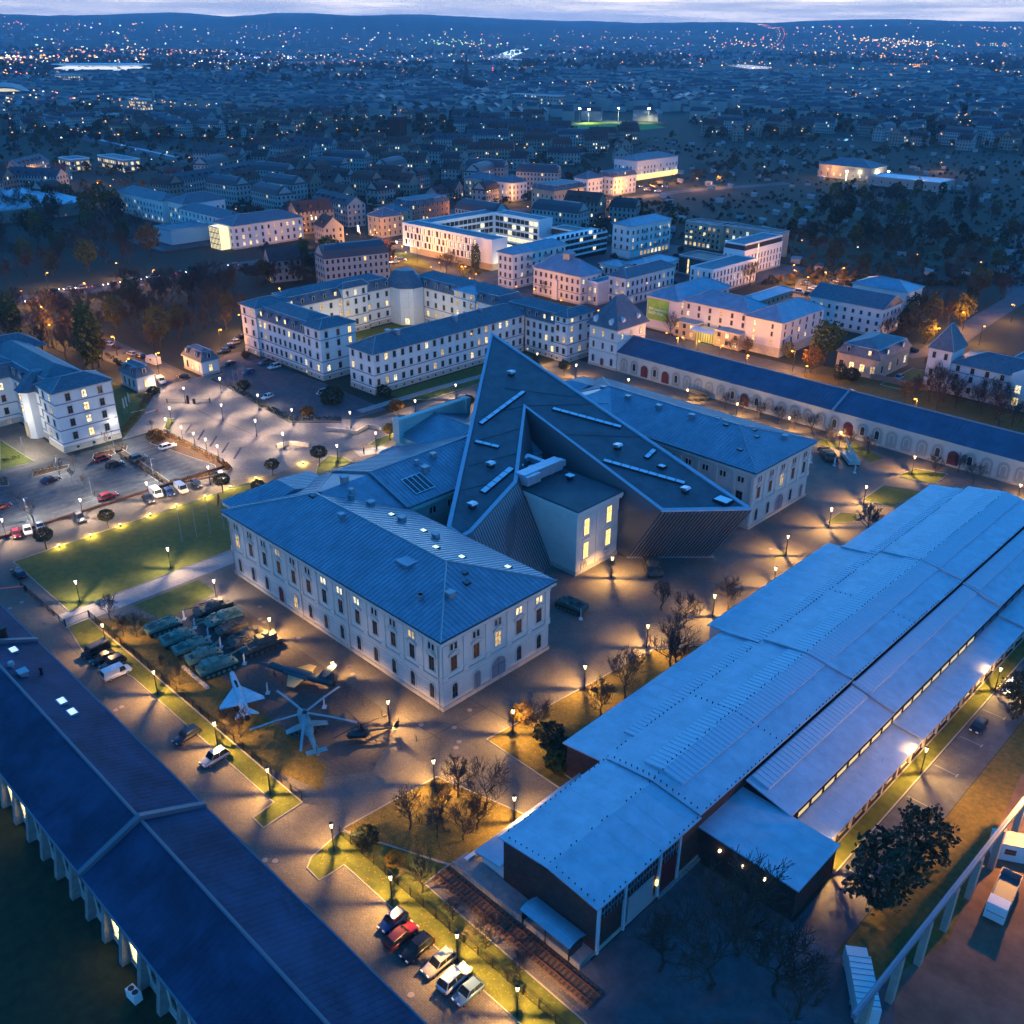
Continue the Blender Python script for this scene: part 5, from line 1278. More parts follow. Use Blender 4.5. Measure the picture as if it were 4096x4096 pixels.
simple("pavilion_hall", "low hall with pale hipped roof and arched windows before the tall white block", "hall", -275, -262, 352, 378, 6.2, 8.6, 3, 6, (1.5,), M_WHITEW, M_ZINC, .1, 66, style="arch", w=1.6, hh=3.4)
simple("pavilion_annexe", "small arched annexe with grey roof left of the pavilion hall", "annexe", -287, -276, 350, 360, 4.6, 6.6, 4, 3, (1.0,), M_WHITEW, M_ZINC, .4, 67, style="arch", w=1.2, hh=2.4)
# ---- modern courtyard block
mo = thing("courtyard_block", "modern white flat-roofed courtyard building with chequered windows and a glowing court", "office building", (-357, 350, 0))
rg = random.Random(9)
for (x0, x1, y0, y1) in ((-389, -324.5, 317, 327), (-389, -379, 327, 382), (-379, -346, 372, 382)):
    part(mo, "wall", MB().box(x0, x1, y0, y1, 3.4 if y0 == 317 else 0, 14), M_MODW); bflat(mo, x0, x1, y0, y1, 14)
part(mo, "ground_floor", MB().box(-385, -326, 318, 326.5, 0, 3.4), M_TAN)
ME_CQ = MB().box(0, 1.45, -.08, .04, 0, 2.6).mesh("chequer_panel", M_BROWNP)
_cq = MB().poly([(.65, -.1, .1), (1.4, -.1, .1), (1.4, -.1, 2.5), (.65, -.1, 2.5)])
ME_CQL, ME_CQD = _cq.mesh("pane", M_LIT[1]), _cq.mesh("pane", M_GLASS)
for f in range(3):
    for k in range(18):
        x = -387 + k * 2.95 + (1.4 if f % 2 else 0)
        o = link("window", ME_CQ, mo, (x + 357, 317 - 350, 4.1 + f * 3.3))
        link("pane", ME_CQL if rg.random() < .45 else ME_CQD, o)
for f in range(4):
    z = 1.0 + f * 3.25
    for (y0, y1, x, n) in ((328, 371, -378.95, 14), ):
        for k in range(n):
            y = y0 + (y1 - y0) * k / n
            part(mo, "window", MB().box(x - .05, x, y + .15, y + 2.85, z, z + 2.2), M_LIT[1] if (f == 0 or rg.random() < .12) else M_GLASS)
    for k in range(10):
        x = -378 + k * 3.1
        part(mo, "window", MB().box(x + .15, x + 2.85, 371.9, 371.95, z, z + 2.2), M_LIT[1] if (f == 0 or rg.random() < .15) else M_GLASS)
part(mo, "glass_hall", MB().box(-347, -341, 328, 350, 0, 5), mat("hall_glow", (.5, .45, .3), .4, emit=(1, .9, .62), estr=1.6, sampling='AUTO'))
link("lamp_light", point("court", 5000, (1, .85, .5), .5), mo, (0, 0, 6))
link("lamp_light", point("entrance", 1800, (1, .8, .45), .4), mo, (-29, -35.5, 3))
link("lamp_light", point("entrance", 1800, (1, .8, .45), .4), mo, (37, -28, 3))
tb = thing("terraced_block", "dark-roofed modern block with white banded storeys beside the courtyard building", "office building", (-320, 368, 0))
part(tb, "wall", MB().box(-325, -314.5, 349.5, 388, 0, 11).box(-343, -325.1, 378, 388, 0, 10.2), M_BLACKP); bflat(tb, -325, -314.5, 349.5, 388, 11, M_BITUM, M_GREYM); bflat(tb, -343, -325.1, 378, 388, 10.2, M_BITUM)
for k in range(4):
    part(tb, "white_band", MB().box(-325.2, -314.2, 349.2, 388.2, 2.0 + k * 2.75, 2.9 + k * 2.75), M_MODW)
    for i in range(11): part(tb, "window", MB().box(-314.5, -314.42, 350.5 + i * 3.4, 352.6 + i * 3.4, 3.0 + k * 2.75, 4.6 + k * 2.75), M_LIT[1] if rg.random() < .12 else M_GLASS)
# ---- student flats and offices to the right
simple("flat_roofed_office", "low white flat-roofed office with narrow windows and bright roof rim behind the hotel", "office building", -239, -227.6, 353, 388, 10, 0, 4, 13, (1.0, 4.0, 7.0), M_MODW, M_FLATR, .03, 71, roof="flat", style="plain", w=.8, hh=2.1)
bt = simple("black_topped_office", "white office with black top storey, bright roof rim and a glowing stair slot", "office building", -248, -236.8, 392, 425, 11.2, 0, 4, 12, (1.0, 4.0, 7.0), M_MODW, M_FLATR, .03, 72, roof="flat", style="plain", w=.8, hh=2.1)
part(bt, "top_storey", MB().box(-247.6, -237.2, 392.4, 424.6, 11.2, 14.1), M_BLACKP); bflat(bt, -247.7, -237.1, 392.3, 424.7, 14.1)
part(bt, "stair_slot", MB().box(-236.85, -236.7, 403, 403.9, .5, 13.5), M_LIT[1])
sf = thing("student_flats", "grey-brown L-shaped block of flats with small balconies and scattered lit windows", "apartment block", (-275, 440, 0))
for (x0, x1, y0, y1, nx, ny) in ((-299, -277, 433.5, 445, 8, 0), (-281, -246, 437, 447, 9, 0)):
    bwalls(sf, x0, x1, y0, y1, 12.2, M_TAN, 0, corn=0); bflat(sf, x0, x1, y0, y1, 12.2, M_BITUM, M_GREYM)
    bwins(sf, x0, x1, y0, y1, (.8, 3.6, 6.4, 9.2), nx, 0, .25, "plain", 1.4, 1.7, nx)
for k in range(7):
    for z in (3.3, 6.1, 8.9): part(sf, "balcony", MB().box(-298 + k * 3, -296.4 + k * 3, 432.3, 433.5, z, z + .95), M_TAN)
rp = simple("red_pavilion", "dark red flat-roofed pavilion with one glowing vertical slot", "annexe", -262, -246, 377, 392, 8, 0, 0, 0, (1,), M_BROWNP, M_BITUM, 0, 73, roof="flat", rim=M_GREYM)
part(rp, "window_slot", MB().box(-257, -256.2, 376.9, 377.0, .6, 7.2), M_LIT[0])
simple("garage_row", "long low building with pale pitched roof in the yard behind the hotel", "outbuilding", -207, -199.5, 341, 372, 3.6, 5.4, 0, 9, (1.2,), M_TAN, M_FELT, .1, 74, style="plain", w=1.4, hh=1.3)
w1 = simple("white_house", "long white three-storey house with dark pitched roof right of the hotel", "house", -176, -147, 342.5, 358, 10.2, 14.2, 9, 5, (1.2, 4.2, 7.2), M_WHITEW, M_SLATE, .08, 75, style="plain", w=1.0, hh=1.4, axis='x', hip0=False, hip1=False)
simple("white_house", "stepped white house with blue-grey roof behind the long white house", "house", -171, -149, 366, 380, 12, 15, 7, 4, (4.2, 8.0), M_WHITEW, M_ZINC, .08, 76, style="plain", w=1.0, hh=1.4)
simple("villa", "stone villa with slate mansard roof and glowing windows beyond the arcade", "villa", -139.5, -125, 295.5, 318, 6.2, 11, 4, 4, (1.6,), M_TAN, M_SLATE, .55, 77, roof="mansard", w=1.5, hh=2.4)
th = simple("school_building", "pink stone building with small pyramid-roofed corner tower at the right edge", "school", -104, 10, 299, 314, 9.6, 13.2, 26, 0, (1.4, 4.9, 7.6), M_PINKW, M_SLATE, .06, 78, courses=(7.2,))
part(th, "tower_wall", MB().box(-111.2, -104.02, 298.2, 308, 0, 13.2), M_PINKW); bhip(th, -111.2, -104.02, 298.2, 308, 13.3, 20.5, ov=.5)
rrow(th, (-111.2, 298.2), (-104, 298.2), (0, -1), (1.4, 4.9, 10.4), 2, "rect", 1.0, 1.9, 0)
part(th, "gable", MB().loft([[(-86, 298.3, 0), (-76, 298.3, 0), (-76, 298.3, 10.6), (-81, 298.3, 13), (-86, 298.3, 10.6)], [(-86, 304, 0), (-76, 304, 0), (-76, 304, 10.6), (-81, 304, 13), (-86, 304, 10.6)]]), M_PINKW)
rrow(th, (-86, 298.3), (-76, 298.3), (0, -1), (1.4, 5.2), 2, "rect", 1.6, 2.4, .8, random.Random(1))
simple("grey_hall", "broad flat grey-roofed hall behind the school at the right edge", "hall", -96, -40, 325, 352, 6, 0, 12, 0, (1.5,), M_GREYM, M_FLATR, .05, 79, roof="flat", rim=M_GREYM)
# ---- hospital-like group beyond the park
for (x0, x1, y0, y1, h, zr, nx, ny, lab, sd, lit) in (
    (-541, -525, 270, 297, 13, 17.5, 5, 8, "pale block with pyramid slate roof and bright lantern beyond the park", 81, .18),
    (-600, -545, 268, 282, 12.5, 16, 14, 0, "long pale block with two lit window rows behind the park trees", 82, .15),
    (-524, -472, 268, 280, 11, 14.5, 12, 4, "pale wing with slate roof stepping down to the lit entrance", 83, .1),
    (-470, -452, 258, 300, 11.5, 15.5, 5, 11, "pale block with glass stair tower blazing with light at the junction", 84, .2)):
    t = simple("clinic_building", lab, "clinic", x0, x1, y0, y1, h, zr, nx, ny, (1.5, 4.9, 8.3), M_WHITEW, M_SLATE, lit, sd)
b = MB()
part(t, "stair_tower", MB().box(-466, -456, 252.5, 257.9, 0, 11), mat("stair_glow", (.5, .45, .3), .4, emit=(1, .82, .42), estr=1.2, sampling='AUTO'))
for k in range(8):
    part(t, "mullion", MB().box(-466.1 + k * 1.4, -465.8 + k * 1.4, 252.3, 252.5, 0, 11), M_STEEL)
    if k < 4: part(t, "floor_slab", MB().box(-466.2, -455.9, 252.3, 252.48, 2.4 + k * 2.8, 2.8 + k * 2.8), M_GREYM)
cb = simple("cyan_hall", "flat-roofed pale blue box hall on a dark podium in the park", "hall", -499, -481, 239, 262, 8, 0, 0, 0, (1,), mat("pale_cyan", (.30, .48, .52), .6), M_FLATR, 0, 85, roof="flat", rim=M_GREYM)
part(cb, "podium", MB().box(-512, -470, 228, 266, 0, .9), M_BITUM)
# ---- corner houses along the lit street
for (x0, x1, y0, y1, h, zr, nx, ny, wm, lab, sd, lit) in (
    (-437, -424.5, 332, 346, 10.5, 14.5, 3, 4, M_TAN, "sandstone tenement with a blank pale gable beside the junction", 91, .1),
    (-464, -448, 372, 402, 9.5, 14, 4, 8, M_REDST, "red sandstone tenement pair with mansard roof behind the courtyard block", 92, .12),
    (-456, -440, 352, 366, 9, 12.5, 3, 3, M_TAN, "small tenement squeezed behind the blank gable", 93, .15),
    (-505, -481, 468, 482, 11.5, 15.5, 7, 4, M_TAN, "tenement with an amber-lit front on the side street", 94, .3),
    (-478, -464, 472, 486, 11.5, 16, 4, 4, M_WHITEW, "pale tenement with slate roof left of the big corner tenement", 95, .15),
    (-436, -417, 461, 490, 12.5, 17, 5, 8, M_TAN, "big tan corner tenement with slate mansard roof and round corner", 96, .2),
    (-452, -440, 520, 536, 12, 16, 3, 4, M_WHITEW, "white tenement with a blank bright gable", 97, .1),
    (-448, -434, 540, 565, 12, 16.5, 4, 6, M_WHITEW, "white tenement with a glass bay beside the market car park", 98, .25),
    (-492, -470, 612, 664, 14, 17.5, 6, 13, M_WHITEW, "long white four-storey retail block with glowing glass entrance", 99, .35)):
    simple("tenement", lab, "tenement", x0, x1, y0, y1, h, zr, nx, ny, (1.2, 4.6, 8.0), wm, M_SLATE, lit, sd, roof="mansard" if sd in (92, 96, 98) else "hip")

# ================================================================ cars
M_TYRE = mat("tyre", (.012, .012, .013), .85)
M_RIM_ = mat("wheel_rim", (.35, .36, .38), .35, .8)
M_CGLASS = mat("car_glass", (.015, .02, .025), .08, spec=.7)
M_HEAD = mat("headlamp", (.6, .6, .6), .2)
M_HEADON = mat("headlamp_on", (.8, .8, .8), .3, emit=(1, .93, .85), estr=14)
M_TAIL = mat("tail_lamp", (.25, .01, .01), .3)
M_TAILON = mat("tail_lamp_on", (.4, .01, .01), .3, emit=(1, .06, .05), estr=7)
PAINT = dict(black=(.012, .012, .014), white=(.62, .62, .62), silver=(.36, .37, .38), grey=(.12, .125, .13), red=(.22, .012, .012), blue=(.02, .05, .16), navy=(.012, .018, .04), ltblue=(.14, .24, .32), beige=(.40, .36, .30))
for k_, v_ in PAINT.items(): PAINT[k_] = mat("paint_" + k_, v_, .25, .3 if k_ not in ("white", "red") else 0.0, spec=.6)
KINDS = dict(hatch=(4.1, 1.76, 1.48, -.95, .55, 1.62, -1.95), sedan=(4.6, 1.8, 1.44, -.85, .45, 1.35, -1.75), wagon=(4.7, 1.82, 1.5, -1.0, .5, 1.9, -2.2), suv=(4.6, 1.88, 1.7, -1.0, .45, 1.85, -2.1), van=(5.0, 1.95, 1.95, -1.55, -.95, 2.2, -2.42))
WHEEL = MB()
WHEEL.loft([[(.33 * r * math.cos(2 * math.pi * k / 14), y, .33 * r * math.sin(2 * math.pi * k / 14)) for k in range(14)] for r, y in ((.7, -.11), (1, -.09), (1, .09), (.7, .11))], 0)
WHEEL.loft([[(.21 * math.cos(2 * math.pi * k / 10), y, .21 * math.sin(2 * math.pi * k / 10)) for k in range(10)] for y in (-.118, .118)], 1)
ME_WHEEL = WHEEL.mesh("wheel", [M_TYRE, M_RIM_])
CARM = {}
def car_meshes(kind, colour):
    key = (kind, colour)
    if key in CARM: return CARM[key]
    L, Wd, H, a0, a1, b1, b0 = KINDS[kind]       # front is -x ; a0 screen foot, a1 screen top, b1/b0 rear
    hl, hw = L / 2, Wd / 2; zb = .92 if kind != "van" else 1.05; zl = .26
    b = MB()
    def ring(x, w, z0, z1, c=.12): return [(x, -w, z0 + c), (x, -w + c, z0), (x, w - c, z0), (x, w, z0 + c), (x, w, z1 - c), (x, w - c * 1.4, z1), (x, -w + c * 1.4, z1), (x, -w, z1 - c)]
    hood = zb - (.14 if kind != "van" else .05)
    b.loft([ring(-hl, hw * .78, .38, hood - .22, .08), ring(-hl + .25, hw * .94, zl, hood - .04), ring(-hl + .9, hw, zl, hood), ring(a0 - .05, hw, zl, zb), ring(0, hw, zl, zb), ring(hl - .8, hw, zl, zb), ring(hl - .18, hw * .95, zl + .05, zb - .02), ring(hl, hw * .84, .4, zb - .2, .08)])
    rw = hw * .78 if kind != "van" else hw * .88
    xr0, xr1 = a1, hl - (.62 if kind in ("hatch", "wagon", "suv") else 1.25 if kind == "sedan" else .2); xe = hl - (.22 if kind in ("hatch", "wagon", "suv") else .55 if kind == "sedan" else .06)
    xr0 = {"hatch": -.35, "sedan": -.35, "wagon": -.35, "suv": -.4, "van": -1.25}[kind]
    R = [(xr0, -rw, H), (xr1, -rw, H - .03), (xr1, rw, H - .03), (xr0, rw, H)]
    F = [(a0, -hw * .9, zb - .02), (xe, -hw * .9, zb - .02), (xe, hw * .9, zb - .02), (a0, hw * .9, zb - .02)]
    rf = MB(); rf.loft([[(p[0], p[1] * 1.0, p[2] - .05) for p in R], [(p[0] + (.06 if p[0] < 0 else -.06), p[1] * .92, p[2] + .02) for p in R]])
    for i in (0, 1, 2, 3):
        p0, p1 = Vector(F[i]), Vector(R[i]); rf.tube(p0, p1, .055, .05, 4)
    mid = lambda i, j, t: Vector(F[i]).lerp(Vector(F[j]), t)
    for s_ in ((0, 1), (3, 2)):
        f0 = mid(*s_, .45); r0 = Vector(R[s_[0]]).lerp(Vector(R[s_[1]]), .42); rf.tube(f0, r0, .05, .045, 4)
    gl = {}
    gl["windscreen"] = MB().poly([F[3], F[0], R[0], R[3]])
    gl["rear_window"] = MB().poly([F[1], F[2], R[2], R[1]])
    if kind == "van":
        q = lambda i, j, t: tuple(Vector(F[i]).lerp(Vector(F[j]), t)); u = lambda i, j, t: tuple(Vector(R[i]).lerp(Vector(R[j]), t))
        gl["side_window"] = MB().poly([F[0], q(0, 1, .3), u(0, 1, .24), R[0]]).poly([q(3, 2, .3), F[3], R[3], u(3, 2, .24)])
        rf.poly([q(0, 1, .3), F[1], R[1], u(0, 1, .24)]); rf.poly([F[2], q(3, 2, .3), u(3, 2, .24), R[2]])
    else:
        gl["side_window"] = MB().poly([F[0], F[1], R[1], R[0]]).poly([F[2], F[3], R[3], R[2]])
    p = PAINT[colour]
    CARM[key] = dict(body=b.mesh("body", p, True), roof=rf.mesh("roof", p), **{k: v.mesh(k, M_CGLASS) for k, v in gl.items()})
    b.mesh
    return CARM[key]
LAMPM = {}
def car_lamp(which, on, kind):
    k = (which, on, kind)
    if k not in LAMPM:
        L, Wd = KINDS[kind][:2]; x = -L / 2 + .1 if which == "head" else L / 2 - .05
        LAMPM[k] = MB().box(x - .1, x + .06, -.2, .2, .56, .74).mesh(which, (M_HEADON if on else M_HEAD) if which == "head" else (M_TAILON if on else M_TAIL))
    return LAMPM[k]
COLN = dict(ltblue="light blue", navy="dark blue", silver="silver", beige="beige")
def car(kind, colour, x, y, rz, label, group, on=0):
    t = thing("parked_car" if not on else "driving_car", label, "van" if kind == "van" else "car", (x, y, 0.02), rz, group)
    for k, m in car_meshes(kind, colour).items(): link(k, m, t)
    L, Wd = KINDS[kind][:2]
    for sx in (-L * .31, L * .29):
        for sy in (-1, 1): link("wheel", ME_WHEEL, t, (sx, sy * (Wd / 2 - .1), .33))
    for sy in (-1, 1):
        link("headlight", car_lamp("head", on, kind), t, (0, sy * (Wd / 2 - .36), 0)); link("tail_light", car_lamp("tail", on, kind), t, (0, sy * (Wd / 2 - .28), 0))
    return t
PI = math.pi
YD = PI / 2       # front (-x) turned so that it points to -y
def cars(lst, group):
    for (kind, colour, x, y, rz, lab) in lst: car(kind, colour, x, y, rz, lab, group)
cars([("hatch", "blue", -70.1, 50.6, YD + .05, "blue hatchback at the upper end of the near parking row"), ("wagon", "red", -67.6, 49.9, -YD + .05, "dark red estate car second in the near parking row"),
      ("suv", "black", -64.8, 50.1, YD + .03, "black SUV in the middle of the near parking row"), ("wagon", "beige", -61.4, 50.6, YD, "beige people carrier between the black SUV and the white car"),
      ("suv", "white", -58.6, 50.5, -YD + .05, "white SUV with roof hatch near the end of the parking row"), ("hatch", "ltblue", -56.1, 50.4, YD, "light blue hatchback at the lower end of the near parking row")], "cars in the near parking row")
cars([("van", "black", -153.5, 50.3, YD + .1, "black van first in the row by the fence, beside the lamp post"), ("sedan", "black", -150.5, 50.3, YD + .1, "black saloon between the black van and the dark SUV"),
      ("suv", "navy", -147.8, 50.8, YD + .1, "dark SUV half hidden behind the white delivery van"), ("van", "white", -144.5, 49.9, -YD, "white delivery van last in the row by the fence"),
      ("wagon", "navy", -120.7, 50.2, YD + .12, "dark blue estate car parked alone by the grass strip"), ("suv", "silver", -113.0, 50.6, YD + .05, "silver SUV with dark roof window by the grass strip")], "cars along the fence by the long hall")
cars([("wagon", "navy", -191.6, 51.4, 0.0, "dark estate car at the lawn corner by the barrier"), ("hatch", "red", -209.6, 57.8, 2.9, "red hatchback at the wall next to the white car"), ("hatch", "white", -209.5, 60.2, 2.9, "white hatchback between the red and the silver car"),
      ("sedan", "silver", -209.6, 62.9, PI - .2, "silver saloon at the end of the car park wall"), ("suv", "grey", -207.6, 71.1, PI - .15, "grey SUV driving along the lawn, roof lit by lamps"),
      ("sedan", "black", -205.8, 86.7, PI - .1, "black saloon in front of the white minibus"), ("van", "white", -207.4, 89.6, PI - .1, "white minibus next to the lamp post"), ("hatch", "blue", -205.9, 92.1, PI - .1, "blue hatchback between the two white vans"),
      ("van", "white", -205.5, 95.1, PI - .1, "white van nearest the rounded hedge corner"), ("hatch", "navy", -205.4, 99.1, PI - .1, "dark blue hatchback right of the white van"), ("hatch", "ltblue", -205.6, 106.0, PI - .1, "pale blue hatchback half hidden by the dark round tree")], "cars along the museum road")
cars([("wagon", "red", -237.3, 89.9, YD + PI + .1, "bright red estate car beside the clipped hedge"), ("suv", "black", -231.0, 90.3, -YD + .1, "black SUV next to the bright red estate car"), ("wagon", "white", -232.8, 105.8, -YD + .05, "white estate car alone in the upper car park"),
      ("suv", "grey", -230.8, 96.5, -YD, "grey pickup-like SUV by the mulch strip"), ("sedan", "navy", -233.1, 75.0, -YD + .05, "dark saloon alone in the lower car park"), ("wagon", "red", -214.0, 80.7, -YD + .05, "dark red estate car by the car park wall"), ("hatch", "red", -226.2, 60.8, -YD, "red hatchback cut by the frame edge in the car park")], "cars in the left car park")
cars([("van", "white", -284.5, 130.8, PI - .2, "white minivan beside the left gatehouse"), ("sedan", "black", -283.1, 137.8, .35, "black saloon crossing the plaza entrance"), ("hatch", "white", -247.9, 146.4, YD + .2, "white hatchback behind the plaza hedge"),
      ("hatch", "white", -239.6, 160.7, YD + .2, "white hatchback beside the big dark bush"), ("suv", "grey", -277.7, 164.5, YD, "grey SUV before the office range, left of a white car"), ("suv", "white", -271.7, 164.3, YD, "white SUV before the office range"), ("hatch", "blue", -272.9, 155.2, YD, "blue hatchback by the low flagpoles"),
      ("sedan", "black", -285.0, 155.4, YD, "black saloon near the right gatehouse"), ("wagon", "grey", -299.2, 161.8, YD, "grey car first in the shaded row behind the right gatehouse"), ("hatch", "navy", -302.0, 165.2, YD, "dark blue car second in the shaded row"), ("suv", "silver", -305.4, 169.5, YD, "silver SUV third in the shaded row"), ("sedan", "black", -309.9, 175.0, YD, "black saloon last in the shaded row")], "cars before the office complex")
cars([("hatch", "white", -335.2, 137.3, 0.1, "white car first in the line on the gate road"), ("sedan", "black", -330.1, 137.3, 0.1, "black car behind the first white car on the gate road"), ("hatch", "silver", -318.3, 137.4, .1, "silver car on the gate road ahead of the camper"), ("suv", "black", -313.2, 138.0, .1, "black SUV on the gate road next to the camper")], "cars on the gate road")
cars([("hatch", "silver", -208.1, 397.9, .4, "silver car shining in the yard behind the hotel"), ("sedan", "grey", -206.0, 407.4, .4, "grey car at the back of the hotel yard"), ("wagon", "white", -201.3, 393.1, .4, "white estate car in the hotel yard"), ("suv", "silver", -203.4, 382.7, .4, "silver SUV nearest the pale-roofed outbuilding"), ("hatch", "black", -198.7, 382.1, .4, "black hatchback in the hotel yard"), ("hatch", "silver", -200.4, 413.1, .4, "silver hatchback by the bare tree in the hotel yard"), ("sedan", "ltblue", -149.0, 375.9, .3, "pale car under the wall lamp of the long white house"), ("sedan", "navy", -130.5, 334.7, .3, "dark saloon beside the villa garden"), ("suv", "silver", -120.2, 301.1, YD, "bright silver car in front of the villa")], "cars behind the arcade")
cars([("suv", "white", -33.0, 155.1, YD, "white SUV gleaming on the shed's parking side"), ("sedan", "navy", -32.9, 160.2, YD, "dark saloon cut by the frame behind the white SUV"), ("hatch", "black", -32.9, 140.9, YD, "dark teal hatchback parked alone beside the shed")], "cars beside the shed")
TRAF = [-428.1, 156.3, -426.2, 161.9, -424.5, 166.4, -423.0, 173.1, -422.2, 179.5, -421.9, 185.1, -421.6, 189.8, -422.5, 197.8, -421.5, 203.3, -420.8, 211.3, -416.0, 141.9, -418.7, 237.1, -414.2, 312.8, -412.9, 317.5, -411.5, 322.3, -406.4, 324.2, -408.7, 330.8, -370.9, 296.4, -371.6, 301.4, -379.0, 299.7]
for i in range(0, len(TRAF), 2):
    k = i // 2; x, y = TRAF[i], TRAF[i + 1]
    car(("hatch", "sedan", "suv", "wagon")[k % 4], ("black", "silver", "white", "grey", "red")[k % 5], x, y, (YD if k % 3 else -YD) - .25, "car with lit lamps in the queue on the tree-lined avenue", "cars queuing on the avenue", 1)
TRAF = [-414.9, 536.4, -421.6, 518.5, -445.8, 588.0, -432.4, 576.7, -437.8, 590.0, -424.6, 578.7, -434.3, 600.1, -416.5, 477.2, -419.4, 494.3]
for i in range(0, len(TRAF), 2):
    car("hatch", ("silver", "white", "grey")[i % 3], TRAF[i], TRAF[i + 1], .4, "car with lit lamps on the amber-lit market street", "cars on the market street", 1)
# camper van
x, y = -303.9, 138.0
cv = thing("camper_van", "white camper van parked on the gate road", "camper van", (x, y, 0), .1)
MB().loft([[(-3.0, s * 1.05, z) for s, z in ((-1, .5), (1, .5), (1, 1.3), (-1, 1.3))], [(-2.2, s * 1.1, z) for s, z in ((-1, .45), (1, .45), (1, 2.2), (-1, 2.2))], [(-1.9, s * 1.15, z) for s, z in ((-1, .45), (1, .45), (1, 2.9), (-1, 2.9))], [(3.1, s * 1.15, z) for s, z in ((-1, .5), (1, .5), (1, 2.9), (-1, 2.9))]]).build("body", PAINT["white"], cv)
MB().poly([(-2.95, .9, 1.32), (-2.95, -.9, 1.32), (-2.25, -.95, 2.1), (-2.25, .95, 2.1)]).build("windscreen", M_CGLASS, cv)
MB().box(0, 1.1, -1.17, 1.17, 1.7, 2.2).build("side_window", M_CGLASS, cv)
for sx in (-1.9, 1.9):
    for sy in (-1, 1): link("wheel", ME_WHEEL, cv, (sx, sy, .33))
# trucks
def truck(x, y, rz, lab, tipper):
    t = thing("truck", lab, "truck", (x, y, 0), rz)
    MB().loft([[(-4.0, s * 1.2, z) for s, z in ((-1, .6), (1, .6), (1, 1.6), (-1, 1.6))], [(-3.7, s * 1.22, z) for s, z in ((-1, .55), (1, .55), (1, 2.9), (-1, 2.9))], [(-2.1, s * 1.22, z) for s, z in ((-1, .6), (1, .6), (1, 3.0), (-1, 3.0))]]).build("cab", PAINT["white"], t)
    MB().poly([(-3.98, 1.05, 1.7), (-3.98, -1.05, 1.7), (-3.74, -1.08, 2.6), (-3.74, 1.08, 2.6)]).build("windscreen", M_CGLASS, t)
    MB().box(-2.2, 4.2, -.5, .5, .55, .95).build("chassis", M_STEEL, t)
    if tipper:
        b = MB().box(-1.8, 4.2, -1.25, 1.25, 1.0, 1.15)
        for q in ((-1.8, 4.2, -1.25, -1.15), (-1.8, 4.2, 1.15, 1.25), (-1.8, -1.7, -1.15, 1.15), (4.1, 4.2, -1.15, 1.15)): b.box(*q, 1.15, 2.3)
        b.build("tipper_bed", mat("tipper_grey", (.2, .2, .22), .6, .2), t)
    else:
        MB().box(-1.9, 5.2, -1.28, 1.28, 1.0, 3.6).build("cargo_box", PAINT["white"], t)
        for k in range(9): MB().box(-1.7 + k * .8, -1.6 + k * .8, -1.28, 1.28, 3.6, 3.66).build("roof_bow", PAINT["silver"], t)
    for sx in (-3.0, 2.2, 3.4):
        for sy in (-1, 1):
            w_ = link("wheel", ME_WHEEL, t, (sx, sy * 1.05, .48)); w_.scale = (1.45, 1.6, 1.45)
truck(-17.1, 107.5, YD + .1, "white tipper truck on the bare dirt lot", True)
truck(-24.3, 82.8, -.95, "white box truck half under the crane rail in the bottom corner", False)
